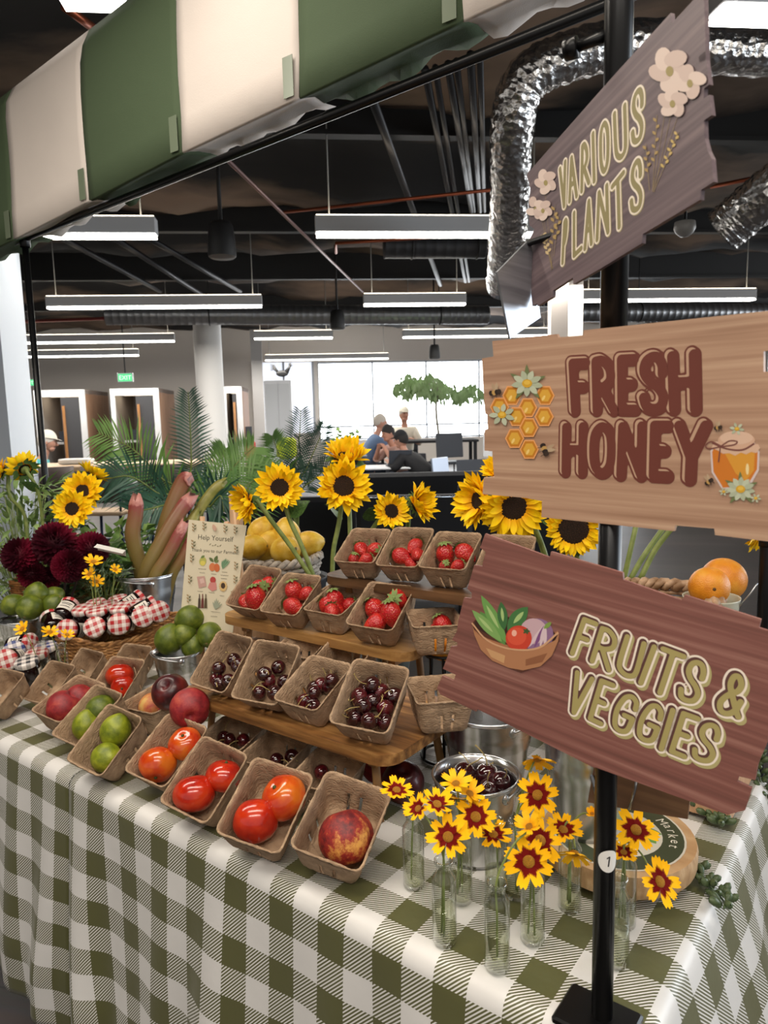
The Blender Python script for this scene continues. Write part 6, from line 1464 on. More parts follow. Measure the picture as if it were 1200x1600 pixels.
for i, (x, y, rp, fc, vi, kd, tl, lab, dd) in enumerate(CORE):
    V = VPOS[vi]; t_ = depth(V)-.035+dd; H = at_d(x, y, t_); R = rp*t_/FPX
    base = V+Vector((random.uniform(-.006, .006), random.uniform(-.006, .006), .012)); r = thing('coreopsis_flower', lab, 'flower', base, (0, 0, 0), 'coreopsis flowers in the vials')
    n = aim(x, y, *fc); hl_ = H-base; neck = Vector((V.x-base.x, V.y-base.y, VH-.01))
    top = hl_-n*R*.25
    MB().tube(crom([(0, 0, 0), tuple(neck*.55), tuple(neck+Vector((0, 0, .0))), tuple(neck*.5+top*.5+Vector((0, 0, .012))), tuple(top-n*R*.15)], 5), .0014, 6).build('stem', GREEN, r)
    head(r, top+n*R*.12, n, R, R*.25, 8, kd, tl, i+3, spin=i*.9)
    obj('sepals', ME_CSEP, r, top, look_rot(-n), R*.16)
# ================================================================== sunflowers
def sunflower(px, py, t_, rp, rd, fc, stem, lab, group, tl=.15, seed=0, petals=19, rows=3):
    H = at_d(px, py, t_); R = rp*t_/FPX; Rd = rd*t_/FPX; n = aim(px, py, *fc)
    base = at_d(*stem[0]); r = thing('sunflower', lab, 'sunflower', base, (0, 0, 0), group)
    pts = [Vector((0, 0, 0))]+[at_d(*p)-base for p in stem[1:]]+[H-n*R*.42-base, H-n*R*.12-base]
    C_ = crom(pts, 6); MB().tube(C_, [.0062]*(len(C_)-3)+[.008, .011, .016], 8).build('stem', GREEN, r)
    head(r, H-base, n, R, Rd, petals, 's', tl, seed, rows)
    obj('sepals', ME_SEPS, r, H-base-n*Rd*.18, look_rot(n, .3), Rd*1.12)
    if seed % 2: 
        q = C_[len(C_)//2]; obj('leaf', ME_SLEAF, r, q, (.5, -.6, seed), .07)
    return r
lf = []; 
for i in range(9):
    x = i/8; q = .42*sin(pi*x**.7); lf += [(x, -q, .1*sin(x*3)+.06), (x, 0, .1*sin(x*3)), (x, q, .1*sin(x*3)+.06)]
ME_SLEAF = MB().add(lf, [(k*3+j, k*3+j+1, k*3+4+j, k*3+3+j) for k in range(8) for j in (0, 1)], True).mesh('leaf', LEAF)
GS = 'sunflowers behind the strawberries'
ts = 1.86
sunflower(437, 762, ts, 40, 17.5, (-.1, .15), [(492, 905, ts+.02), (470, 850, ts+.02), (452, 810, ts+.02)], 'sunflower facing front, left of the tall pair', GS, .12, 1)
sunflower(387, 785, ts-.05, 36, 15, (-1.7, -.35), [(488, 905, ts), (455, 855, ts), (425, 815, ts-.02)], 'sunflower turned to the left above the menu card', GS, .3, 2)
sunflower(537, 760, ts, 46, 21, (.05, .2), [(519, 905, ts+.04), (521, 860, ts+.04), (530, 815, ts+.04)], 'sunflower with a large dark disc, lower of the tall pair', GS, .3, 3, 19)
sunflower(541, 716, ts+.10, 42, 19, (.15, 1.5), [(545, 905, ts+.1), (547, 860, ts+.1), (546, 800, ts+.12)], 'sunflower tipped upward, upper of the tall pair', GS, .55, 4, 19)
sunflower(611, 799, ts-.02, 33, 14, (.35, .25), [(598, 905, ts+.08), (575, 850, ts+.06), (590, 815, ts+.04)], 'small sunflower with black disc above the top baskets', GS, .1, 5, 15)
sunflower(651, 787, ts, 37, 12, (1.5, .4), [(628, 900, ts+.1), (634, 850, ts+.08), (638, 815, ts+.05)], 'sunflower turned to the right above the top baskets', GS, .5, 6)
tr_ = 1.62
sunflower(803, 792, tr_, 56, 24, (.15, -.35), [(860, 905, tr_+.1), (850, 860, tr_+.1), (830, 815, tr_+.1)], 'large sunflower hanging under the left corner of the honey sign', GS, -.05, 7, 21)
sunflower(748, 782, tr_+.06, 48, 18, (-1.3, .1), [(850, 905, tr_+.12), (830, 860, tr_+.12), (790, 800, tr_+.1)], 'sunflower turned left behind the honey sign corner', GS, .25, 8, 19)
sunflower(782, 735, tr_+.10, 34, 14, (-.6, 1.0), [(855, 905, tr_+.16), (845, 850, tr_+.16), (810, 780, tr_+.13)], 'small sunflower peeking left of the honey sign', GS, .4, 9, 15)
sunflower(896, 826, tr_-.04, 46, 27, (.1, -.2), [(905, 940, tr_+.1), (905, 900, tr_+.08), (900, 860, tr_+.05)], 'sunflower with the widest dark disc left of the post', GS, -.05, 10, 21)
sunflower(1192, 838, 1.5, 30, 12, (.5, -1.2), [(1000, 905, 1.62), (1030, 850, 1.62), (1080, 800, 1.6), (1150, 790, 1.55)], 'sunflower drooping at the right edge under the honey sign', GS, .2, 11, 15)
sunflower(1070, 770, 1.66, 40, 16, (.3, .8), [(985, 905, 1.64), (1005, 870, 1.64), (1040, 820, 1.65)], 'sunflower hidden behind the honey sign with thick stems showing', GS, .2, 12, 15)
sunflower(1000, 740, 1.7, 40, 16, (0, .8), [(975, 905, 1.66), (985, 860, 1.66), (1000, 790, 1.68)], 'sunflower fully behind the honey sign, upright stem showing', GS, .2, 13, 15)
GSL = 'sunflowers at the left'
tl_ = 2.55
sunflower(113, 795, tl_-.1, 32, 13, (-.25, .05), [(92, 900, tl_), (95, 860, tl_), (100, 825, tl_)], 'lower front sunflower of the left trio', GSL, .1, 14)
sunflower(129, 768, tl_-.02, 33, 13, (-.2, .3), [(95, 900, tl_+.05), (105, 850, tl_+.05), (118, 805, tl_+.03)], 'middle sunflower of the left trio', GSL, .1, 15)
sunflower(143, 742, tl_+.06, 29, 12, (.7, 1.0, -.25), [(98, 900, tl_+.1), (112, 840, tl_+.1), (128, 775, tl_+.1)], 'top sunflower of the left trio, turned away', GSL, .4, 16, 15)
sunflower(38, 733, tl_-.05, 30, 13, (-.6, .7, -.7), [(72, 905, tl_), (68, 830, tl_), (60, 770, tl_-.03)], 'sunflower seen from behind at the far left', GSL, .35, 17, 15)
sunflower(2, 738, tl_-.05, 24, 10, (-1.4, .5), [(45, 905, tl_), (40, 810, tl_), (15, 775, tl_-.03)], 'sunflower cut by the left edge', GSL, .3, 18, 13)
# jugs that hold them
def vase(P, r, h, lab, mt_):
    t = thing('flower_vase', lab, 'vase', P); MB().lathe([(.001, 0), (r*.8, 0), (r, h*.3), (r*.9, h*.8), (r*.8, h), (r*.74, h), (r*.82, h*.8), (r*.9, h*.3), (.001, .006)], 24).build('vessel', mt_, t); MB().ring(r*.78, .004, h, 28, 6).build('lip', mt_, t)
CERAM = mat('vase_ceramic', '#4a4f4a', .3)
def flat(P, z=Z0): return Vector((P.x, P.y, z))
vase(flat(at_d(505, 905, ts+.05)), .06, .20, 'dark jug of sunflowers hidden behind the strawberry baskets', CERAM)
vase(flat(at_d(612, 905, ts+.08)), .045, .2, 'dark jug behind the top strawberry baskets', CERAM)
vase(flat(at_d(868, 905, tr_+.11)), .055, .2, 'dark jug of sunflowers behind the fruit sign', CERAM)
vase(flat(at_d(985, 905, 1.645)), .05, .22, 'dark jug of sunflower stems behind the post', CERAM)
vase(flat(at_d(85, 905, tl_)), .06, .16, 'dark jug of sunflowers at the left end of the stall', CERAM)
# ================================================================== dahlias
DAH = petal2('dahlia_petal', '#3a0816', '#701229', .3, .3, .6)
def dahlia_mesh(seed):
    rnd = random.Random(seed); mb = MB(); n = 170
    for i in range(n):
        ph = math.acos(1-1.55*(i+.5)/n); a = i*2.39996; s = .20+.16*(i/n)
        d = Vector((sin(ph)*cos(a), sin(ph)*sin(a), cos(ph))); T = Matrix.Translation(d*.60) @ d.to_track_quat('X', 'Z').to_matrix().to_4x4() @ Matrix.Rotation(rnd.uniform(-.2, .2), 4, 'Y')
        w_ = s*.42; L_ = .42
        mb.add([(0, -w_*.6, w_*.3), (0, 0, 0), (0, w_*.6, w_*.3), (L_*.6, -w_, w_*.55), (L_*.6, 0, 0), (L_*.6, w_, w_*.55), (L_, -w_*.35, w_*.4), (L_*1.05, 0, .05), (L_, w_*.35, w_*.4)], [(0, 1, 4, 3), (1, 2, 5, 4), (3, 4, 7, 6), (4, 5, 8, 7)], True, T)
    mb.sphere(.6, 14, 8)
    return mb.mesh('bloom', DAH)
ME_DA = [dahlia_mesh(s) for s in range(2)]
for i, (x, y, rp, t_, fc, lab) in enumerate(((32, 868, 29, 2.36, (-.4, .3), 'burgundy dahlia at the left of the cluster'), (86, 850, 35, 2.38, (0, .7), 'largest burgundy dahlia on top of the cluster'), (143, 858, 28, 2.42, (.4, .4), 'burgundy dahlia at the right of the cluster'), (108, 884, 27, 2.34, (.1, -.1), 'burgundy dahlia low in the middle of the cluster'), (50, 898, 22, 2.36, (-.3, -.4), 'small burgundy dahlia low at the left of the cluster'), (75, 905, 20, 2.40, (0, -.3), 'burgundy dahlia at the bottom of the cluster'))):
    H = at_d(x, y, t_); R = rp*t_/FPX; base = Vector((H.x*.5-1.2, H.y*.5+.66, Z0+.05)); base = flat(at_d(88, 930, 2.42), Z0+.02)
    r = thing('dahlia', lab, 'flower', base, (0, 0, 0), 'burgundy dahlias'); n = aim(x, y, *fc)
    MB().tube(crom([(0, 0, 0), tuple((H-base)*.6+Vector((0, 0, .02))), tuple(H-base-n*R*.5)], 6), .004, 6).build('stem', mat('dark_stem', '#3a2a26', .6), r)
    o = obj('bloom', ME_DA[i % 2], r, H-base, look_rot(n, i), R*.98); o['kind'] = 'stuff'
vase(flat(at_d(88, 930, 2.42)), .04, .10, 'small dark vase of burgundy dahlias', CERAM)
# ================================================================== greens
def bunch(name, P, rad, n, lw, ll, mt_, lab, cat='plant', up=1.0, seed=0, stems=True, sq=1.0):
    rnd = random.Random(seed); t = thing(name, lab, cat, P); mb = MB(); st_ = MB()
    for i in range(n):
        a = rnd.uniform(0, 2*pi); q = sqrt(rnd.random()); d = Vector((cos(a)*q, sin(a)*q, rnd.uniform(.15, 1)*up)); p = Vector((d.x*rad[0], d.y*rad[1], d.z*rad[2]))
        l = ll*rnd.uniform(.6, 1.2); w_ = lw*rnd.uniform(.7, 1.2); dr = Vector((d.x, d.y, rnd.uniform(-.2, .8))).normalized()
        T = Matrix.Translation(p) @ dr.to_track_quat('X', 'Z').to_matrix().to_4x4() @ Matrix.Rotation(rnd.uniform(-.7, .7), 4, 'X')
        mb.add([(0, 0, 0), (l*.45, -w_, w_*.3), (l*.5, 0, -.02*l), (l*.45, w_, w_*.3), (l, 0, -.15*l)], [(0, 1, 2), (0, 2, 3), (1, 4, 2), (2, 4, 3)], True, T)
        if stems and i % 5 == 0: st_.tube([(p.x*.25, p.y*.25, 0), tuple(p*.6), tuple(p)], .0016, 4)
    mb.build('foliage', mt_, t, kind='stuff')
    if stems: st_.build('stems', GREEN, t, kind='stuff')
    return t
FERN = mat('light_leaf', '#6f8a4a', .55, 0, '#8fa868', 20); DLEAF = mat('dark_leaf', '#2c4a26', .5, 0, '#46683a', 15); ROSE = mat('rosemary_leaf', '#5d7250', .6, 0, '#7d9068', 20)
bunch('wildflower_greens', flat(at_d(40, 905, 2.72)), (.26, .16, .50), 520, .009, .085, FERN, 'feathery light green foliage behind the dahlias', 'plant', 1, 1)
bunch('leafy_greens', Vector((-2.42, 1.42, Z0+.06)), (.22, .1, .20), 260, .018, .06, LEAF, 'leafy greens piled in the wicker box', 'plant', 1, 2)
bunch('rosemary_bunch', Vector((-2.24, 1.37, Z0+.06)), (.11, .08, .17), 420, .0035, .035, ROSE, 'rosemary bunch beside the rhubarb bucket', 'herb', 1, 3)
bunch('basil_bunch', flat(at_d(180, 880, 2.9), Z0+.0), (.16, .12, .30), 200, .022, .06, mat('basil_leaf', '#5a7a34', .5, 0, '#7f9c50', 15), 'round-leaved herbs behind the rosemary', 'herb', 1, 4)
pt = thing('paper_tag', 'folded white paper tag stuck in the herbs', 'tag', at_d(174, 855, 2.33), (RAD(-50), RAD(15), RAD(40)))
MB().box(-.045, .045, 0, .03, -.0006, .0006).build('front_flap', mat('paper_white', '#e4e0d8', .8), pt); MB().box(-.045, .045, -.03, 0, -.0006, .0006, TR((0, 0, 0), (RAD(60), 0, 0))).build('back_flap', MATS['paper_white'], pt)
# little yellow flowers at the left, in their own vials
LV = [(100, 1062, 2.0), (70, 1058, 2.02), (150, 940, 2.2), (165, 942, 2.24)]
for i, (x, y, rp, vi, fc, lab) in enumerate(((35, 983, 14, 1, (-.7, .5), 'small yellow flower leaning left before the lime bucket'), (78, 988, 15, 0, (0, 1.6), 'small yellow flower seen from the side before the jam basket'), (105, 992, 12, 0, (.3, 1.6), 'small yellow flower at the left end of the jam basket'), (146, 878, 15, 2, (.1, 1.2), 'upper small yellow flower by the dahlias'), (140, 897, 13, 2, (-.5, .6), 'middle small yellow flower by the dahlias'), (150, 909, 13, 3, (.2, .8), 'lower small yellow flower by the dahlias'), (180, 890, 10, 3, (.5, .9), 'small yellow flower at the rim of the rhubarb bucket'))):
    b_ = flat(at_d(*LV[vi]), Z0+.01); t_ = depth(b_)-.01; H = at_d(x, y, t_); R = rp*t_/FPX; n = aim(x, y, *fc)
    r = thing('coreopsis_flower', lab, 'flower', b_, (0, 0, 0), 'small yellow flowers at the left')
    MB().tube(crom([(0, 0, 0), tuple((H-b_)*.6+Vector((0, 0, .02))), tuple(H-b_-n*R*.2)], 6), .0013, 5).build('stem', GREEN, r); head(r, H-b_, n, R, R*.3, 8, 'cb', .3, i+40)
for i, v in enumerate(LV):
    P = flat(at_d(*v)); t = thing('bud_vial', ('glass vial before the jam basket', 'glass vial behind the left empty baskets', 'glass vial behind the jam basket', 'glass vial behind the jam jars near the rhubarb')[i], 'vial', P, (0, 0, 0), 'glass bud vials at the left'); obj('glass', ME_VG, t); obj('water', ME_VW[i % 3], t)
# ================================================================== succulent garland at the right edge
SUC = mat('succulent_leaf', '#3f4f30', .45, 0, '#5f7048', 30)
def garland(pts, lab, n, seed):
    rnd = random.Random(seed); P = crom([Vector(p) for p in pts], 8); O_ = P[0].copy(); t = thing('succulent_strand', lab, 'plant', O_)
    MB().tube([p-O_ for p in P], .0018, 5).build('vine', SUC, t)
    me = GAR
    for i in range(n):
        p = P[int((len(P)-1)*i/n)]-O_; a = i*2.4; d = Vector((cos(a), sin(a), .5+rnd.uniform(-.3, .5))).normalized()
        obj('leaf', me, t, p+d*.008, look_rot(d), rnd.uniform(.8, 1.2))
GAR = MB().lathe([(.001, -.002), (.0035, .002), (.0055, .008), (.0045, .013), (.001, .0165)], 8).mesh('leaf', SUC)
G0 = on_z(1088, 1360, Z0+.008)
garland([G0+Vector((-.06, .03, .0)), G0, on_z(1106, 1382, Z0+.008), Vector((TX1+.028, on_z(1110, 1395, Z0).y, Z0-.005)), at_d(1122, 1415, 1.02)+Vector((.008, 0, 0))], 'succulent strand hanging over the right table edge', 34, 1)
G1 = on_z(1100, 1268, Z0+.01)
garland([G1+Vector((-.05, .05, 0)), G1, on_z(1122, 1283, Z0+.008), on_z(1128, 1292, Z0+.008)], 'succulent strand lying beside the wooden slice', 26, 2)
garland([at_d(1178, 1175, 1.45), at_d(1185, 1205, 1.42), at_d(1192, 1240, 1.4), at_d(1200, 1270, 1.4)], 'succulent strand at the right edge below the fruit sign', 34, 3)
# ================================================================== palms behind the stall
PALM = mat('palm_leaf', '#5f8a3c', .45, 0, '#7fa656', 8); PALMD = mat('palm_leaf_dark', '#2f5242', .45, 0, '#47705a', 8); POT = mat('planter_grey', '#55585c', .6); SOIL = mat('soil', '#241a14', .95)
def palm(px, t_, fronds, lab, potlab_h=.42, mt_=PALM):
    B_ = at_d(px, 800, t_); t = thing('potted_palm', lab, 'plant', (B_.x, B_.y, 0))
    MB().lathe([(.001, 0), (.15, 0), (.19, potlab_h), (.20, potlab_h), (.185, potlab_h-.02), (.001, potlab_h-.02)], 24).build('planter', POT, t); MB().lathe([(.001, potlab_h-.018), (.184, potlab_h-.018)], 20).build('soil', SOIL, t)
    for i, fr in enumerate(fronds):
        pts, ll, dk_ = fr[0], fr[1], fr[2] if len(fr) > 2 else False
        W = [Vector((0, 0, potlab_h-.03))]+[at_d(*p)-Vector((B_.x, B_.y, 0)) for p in pts]; Cc = crom(W, 11); mb = MB(); n = len(Cc); st0 = int(n*.30); rn = random.Random(i+int(px))
        for k in range(st0, n-1):
            for h in (0,):
                p = Cc[k]*(1-h)+Cc[k+1]*h; tan = (Cc[k+1]-Cc[k]).normalized(); f = (k+h-st0)/(n-st0); l = ll*(.45+.9*sin(pi*min(1, f*.8+.18)))*rn.uniform(.9, 1.1); side = tan.cross(-ray(600, 800)).normalized()
                for s in (-1, 1):
                    d = (side*s+tan*(.55+.6*f)+Vector((0, 0, -.12))+CF*rn.uniform(-.25, .25)).normalized(); w_ = .0052; nn = d.cross(CF).normalized(); m_ = p+d*l*.5+Vector((0, 0, .0)); e_ = p+d*l+Vector((0, 0, -.12*l))
                    mb.add([tuple(p-nn*w_*.4), tuple(p+nn*w_*.4), tuple(m_+nn*w_), tuple(m_-nn*w_), tuple(e_)], [(0, 1, 2, 3), (3, 2, 4)], True)
        fo = mb.build('frond', PALMD if dk_ else mt_, t); fo['kind'] = 'stuff'
        MB().tube([tuple(c) for c in Cc], [.007*(1-.7*k/n) for k in range(n)], 5).build('rachis', GREEN, fo)
palm(300, 3.5, [([(285, 790, 3.4), (250, 745, 3.35), (205, 700, 3.3), (152, 676, 3.3)], .15), ([(285, 800, 3.4), (245, 770, 3.3), (205, 745, 3.2), (168, 748, 3.2)], .15, True), ([(298, 780, 3.5), (299, 720, 3.55), (297, 660, 3.6), (294, 612, 3.6)], .10, True), ([(312, 800, 3.4), (338, 762, 3.4), (372, 722, 3.45), (398, 697, 3.5)], .15), ([(312, 810, 3.4), (350, 785, 3.4), (395, 752, 3.45), (428, 742, 3.5)], .16), ([(305, 800, 3.5), (325, 760, 3.6), (345, 725, 3.7), (352, 700, 3.7)], .13), ([(290, 810, 3.3), (265, 790, 3.2), (235, 795, 3.15), (205, 800, 3.1)], .13, True), ([(315, 815, 3.3), (330, 790, 3.25), (345, 775, 3.2), (350, 800, 3.2)], .14, True)], 'large potted palm with light green fronds behind the rhubarb')
palm(462, 4.8, [([(460, 770, 4.8), (463, 720, 4.8), (468, 680, 4.85), (470, 640, 4.9)], .12, True), ([(465, 770, 4.8), (480, 730, 4.8), (495, 695, 4.8), (508, 665, 4.8)], .12, True), ([(455, 770, 4.8), (445, 735, 4.8), (432, 700, 4.8), (425, 680, 4.8)], .12), ([(468, 780, 4.7), (490, 750, 4.7), (510, 735, 4.7), (520, 745, 4.7)], .12, True), ([(455, 780, 4.7), (430, 755, 4.7), (410, 745, 4.7), (395, 752, 4.7)], .12)], 'slender potted palm with dark fronds left of the tall sunflowers')
# indoor tree in front of the window
TB = at_d(684, 650, 12.0); t = thing('indoor_tree', 'small weeping tree with drooping leaves in front of the window', 'tree', (TB.x, TB.y, 0))
MB().lathe([(.001, 0), (.2, 0), (.25, .5), (.001, .48)], 20).build('planter', POT, t); zc = at_d(684, 598, 12).z
MB().tube(crom([(0, 0, .45), (.02, 0, 1.0), (-.03, 0, 1.5), (.0, 0, zc)], 5), .02, 6).build('trunk', mat('trunk_grey', '#8a8478', .7), t)
for i, (x, y) in enumerate(((640, 592), (668, 590), (700, 606), (735, 606), (655, 600))):
    q = at_d(x, y, 12.0)-Vector((TB.x, TB.y, 0)); MB().tube([(0, 0, zc-.25), tuple(Vector((q.x*.5, q.y*.5, q.z+.02))), tuple(q)], [.014, .01, .006], 5).build('branch', MATS['trunk_grey'], t); rn = random.Random(i); mb = MB()
    for k in range(150):
        a = rn.uniform(0, 6.28); r = .30*sqrt(rn.random()); p = q+Vector((r*cos(a), r*sin(a), .12*(1-r/.3)+rn.uniform(-.10, .03)-r*.35)); d = Vector((rn.uniform(-.4, .4), rn.uniform(-.4, .4), -1)).normalized(); nn = d.cross(CF).normalized(); l = rn.uniform(.09, .17)
        mb.add([tuple(p), tuple(p+d*l*.5+nn*.022), tuple(p+d*l), tuple(p+d*l*.5-nn*.022)], [(0, 1, 2, 3)])
    mb.build('foliage', mat('weeping_leaf', '#7f9a66', .6, 0, '#9db586', 6), t, kind='stuff')
# ================================================================== furniture
TBL = wood('counter_oak', '#a88a68', '#c7ab88', None, 3, .45, 0, 25); STB = mat('stool_brown', '#4a3a34', .6); NAVY = mat('stool_steel', '#23304a', .4, .5); BLKS = mat('lounge_black', '#1c1c20', .8); CHROME = mat('chrome', '#aab0b8', .2, 1); GRYC = mat('chair_grey', '#3c4048', .5)
def facing(px, t_, h=0): P = at_d(px, 700, t_); return Vector((P.x, P.y, h))
CYAW = RAD(YAW-90)
ct = thing('counter_table', 'long oak-topped counter table behind the sunflowers on the left', 'table', facing(185, 7.2), (0, 0, CYAW+RAD(4)))
MB().rbox((0, 0, 1.035), (1.75, .7, .05), .01).build('top', TBL, ct)
for sx in (-1, 1):
    for sy in (-1, 1): MB().cbox((sx*.8, sy*.28, .505), (.05, .05, 1.01)).build('leg', NAVY, ct)
MB().cbox((0, .28, .25), (1.6, .04, .04)).build('foot_rail', NAVY, ct)
# power strip / paper on the counter
bx_ = tag(MB().rbox((0, 0, .03), (.30, .16, .05), .01).build('paper_stack', mat('paper_stack', '#d5d2cc', .8)), 'white stack of paper on the oak counter', 'paper'); bx_.location = facing(118, 7.15, 1.0605); bx_.rotation_euler = (0, 0, CYAW)
def stool(px, t_, rz, lab, h=.66):
    t = thing('bar_stool', lab, 'stool', facing(px, t_), (0, 0, CYAW+rz), 'bar stools at the oak counter')
    MB().rbox((0, 0, h), (.40, .38, .035), .012).build('seat', TBL, t)
    vs = []; n = 10
    for z in (h+.10, h+.42):
        for i in range(n+1): a = RAD(200+140*i/n); vs.append((.22*cos(a), -.02+.20*sin(a)*1.0, z))
    o = MB().add(vs, [(i, i+1, n+2+i, n+1+i) for i in range(n)], True).build('backrest', STB, t); md = o.modifiers.new('s', 'SOLIDIFY'); md.thickness = .02
    for sx in (-1, 1):
        for sy in (-1, 1): MB().tube([(sx*.17, sy*.16, h-.02), (sx*.21, sy*.2, 0)], .014, 6).build('leg', NAVY, t)
        MB().tube([(sx*.17, -.15, h), (sx*.19, -.17, h+.2)], .010, 6).build('back_post', NAVY, t)
    MB().ring(.19, .009, .26, 24, 5).build('foot_ring', NAVY, t)
stool(78, 6.6, .2, 'brown-backed bar stool at the left end of the oak counter'); stool(165, 6.55, -.1, 'brown-backed bar stool in the middle of the oak counter'); stool(252, 6.6, 0, 'brown-backed bar stool at the right end of the oak counter')
def lounge(px, t_, w_, h, rz, lab, trim=False):
    t = thing('lounge_sofa', lab, 'sofa', facing(px, t_), (0, 0, CYAW+rz), 'black lounge sofas')
    MB().rbox((0, .2, .33), (w_, .72, .18), .04).build('seat', BLKS, t)
    MB().rbox((0, -.16, h/2+.1), (w_, .14, h-.2), .04).build('backrest', BLKS, t)
    for s in (-1, 1):
        MB().rbox((s*(w_/2-.06), .2, .42), (.12, .72, .38), .03).build('armrest', BLKS, t)
        for sy in (-.1, .5): MB().tube([(s*(w_/2-.08), sy, .24), (s*(w_/2-.08), sy, 0)], .018, 6).build('leg', CHROME, t)
    if trim: MB().tube([(-w_/2+.02, -.24, h-.01), (w_/2-.02, -.24, h-.01)], .008, 6).build('back_trim', CHROME, t)
lounge(462, 5.7, .92, .86, 0, 'black lounge sofa behind the tall sunflowers'); lounge(645, 5.3, .82, .90, -.05, 'black lounge sofa with chrome trim behind the small sunflowers', True)
lounge(650, 7.3, 1.7, .90, 0, 'black sofa in the second row below the people'); lounge(795, 6.2, .9, .9, 0, 'black sofa half hidden by the honey sign')
# high black table with people
hb = thing('high_table', 'black high table in front of the bright window', 'table', facing(668, 11.6), (0, 0, CYAW)); MB().rbox((0, 0, 1.04), (1.55, .7, .04), .01).build('top', BLKS, hb)
for sx in (-1, 1):
    for sy in (-1, 1): MB().cbox((sx*.72, sy*.3, .51), (.05, .05, 1.02)).build('leg', BLKS, hb)
lt_ = thing('meeting_table', 'small white meeting table with a laptop between the seated people', 'table', facing(605, 10.2), (0, 0, CYAW)); MB().rbox((0, 0, .74), (.75, .6, .03), .008).build('top', wwh, lt_); MB().tube([(0, 0, 0), (0, 0, .73)], .03, 8).build('column', CHROME, lt_); MB().lathe([(.001, .0), (.25, 0), (.24, .02), (.001, .03)], 24).build('base', CHROME, lt_)
lp = thing('laptop', 'open grey laptop on the white meeting table', 'laptop', facing(622, 10.1, .7555), (0, 0, CYAW+.2)); MB().rbox((0, 0, .009), (.32, .22, .018), .004).build('keyboard_base', GRYC, lp); MB().rbox((0, .0, .11), (.32, .012, .21), .003, TR((0, -.10, .018), (RAD(12), 0, 0))).build('screen', GRYC, lp)
def chair(px, t_, rz, lab, h=.44, mt_=GRYC, tall=False):
    t = thing('office_chair' if not tall else 'bar_chair', lab, 'chair', facing(px, t_), (0, 0, CYAW+rz), 'chairs near the window')
    if tall: h = .74
    MB().rbox((0, 0, h), (.44, .43, .04), .015).build('seat', mt_, t); MB().rbox((0, -.21, h+.24), (.42, .03, .36), .015, TR((0, 0, 0), (RAD(-6), 0, 0))).build('backrest', mt_, t)
    for sx in (-1, 1):
        for sy in (-1, 1): MB().tube([(sx*.19, sy*.18, h-.02), (sx*.22, sy*.21, 0)], .012, 6).build('leg', CHROME, t)
chair(698, 10.9, .3, 'grey tall chair at the black high table', tall=True); chair(778, 10.8, -.2, 'grey tall chair by the right leg of the high table', tall=True, mt_=wwh); chair(735, 9.4, .1, 'grey chair behind the person in the black cap', mt_=GRYC); chair(674, 9.9, .95, 'light chair under the person in the black cap', mt_=mat('chair_silver', '#8d95a3', .3, .6)); chair(566, 11.3, -1.35, 'chair under the man in the blue shirt', .55); chair(640, 11.0, 2.6, 'chair under the person facing us', .44); chair(634, 12.4, 3.1, 'tall chair behind the high table', .61)
# plants and bike by the cabinet
bunch('potted_herb', facing(541, 9.0, .98), (.16, .16, .30), 80, .03, .10, FERN, 'small bright green plant on a ledge under the window', 'plant', 1, 9, True)
ld = thing('plant_ledge', 'grey ledge under the window carrying a green plant', 'shelf', facing(541, 9.0), (0, 0, CYAW)); MB().rbox((0, 0, .965), (.5, .3, .03), .008).build('top', POT, ld); MB().cbox((0, 0, .475), (.4, .22, .95)).build('cabinet', POT, ld)
bk_ = thing('bicycle', 'dark bicycle with a yellow bag leaning by the white cabinet', 'bicycle', facing(432, 11.5), (0, 0, CYAW+RAD(20)))
RUB = mat('rubber', '#151515', .8); YEL = mat('hi_vis_yellow', '#c8dc1c', .6); PNK = mat('coral_fabric', '#c9504a', .6)
for x in (-.5, .5): MB().ring(.33, .02, 0, 32, 6, TR((x, 0, .35), (RAD(90), 0, 0))).build('wheel', RUB, bk_)
MB().tube([(-.5, 0, .35), (-.15, 0, .85), (.38, 0, .88), (.5, 0, .35)], .018, 6).tube([(-.15, 0, .85), (-.05, 0, .35), (.38, 0, .85)], .018, 6).tube([(-.5, 0, .35), (-.05, 0, .35)], .015, 6).build('frame', BLKS, bk_)
MB().tube([(.38, 0, .88), (.36, 0, 1.15)], .014, 6).tube([(.36, -.28, 1.18), (.36, 0, 1.15), (.36, .28, 1.18)], .014, 6).build('handlebar', BLKS, bk_); MB().rbox((-.18, 0, .96), (.26, .14, .06), .02).build('saddle', BLKS, bk_); MB().tube([(-.15, 0, .85), (-.17, 0, .95)], .014, 6).build('seat_post', BLKS, bk_)
MB().rbox((.15, -.05, .98), (.30, .22, .34), .06).build('yellow_bag', YEL, bk_); MB().rbox((-.42, -.03, .98), (.16, .2, .3), .05).build('coral_bag', PNK, bk_)
# ================================================================== people
SKIN = mat('skin', '#b98670', .55); HAIRD = mat('hair_dark', '#1c1614', .7); HAIRG = mat('hair_grey', '#b8b0a6', .7); SHOE = mat('shoe_dark', '#202022', .6)
def skinned(name, joints, bones, mt_, parent, root=0, sub=1):
    me = bpy.data.meshes.new(name); ks = list(joints); ix = {k: i for i, k in enumerate(ks)}
    me.from_pydata([joints[k][0] for k in ks], [(ix[a], ix[b_]) for a, b_ in bones], []); me.update(); me.materials.append(mt_)
    o = bpy.data.objects.new(name, me); link(o, parent); sk = o.modifiers.new('skin', 'SKIN'); sk.use_smooth_shade = True
    for i, k in enumerate(ks):
        v = me.skin_vertices[0].data[i]; r = joints[k][1]; v.radius = r if isinstance(r, tuple) else (r, r); v.use_root = (i == root)
    sb = o.modifiers.new('sub', 'SUBSURF'); sb.levels = sub; sb.render_levels = sub
    return o
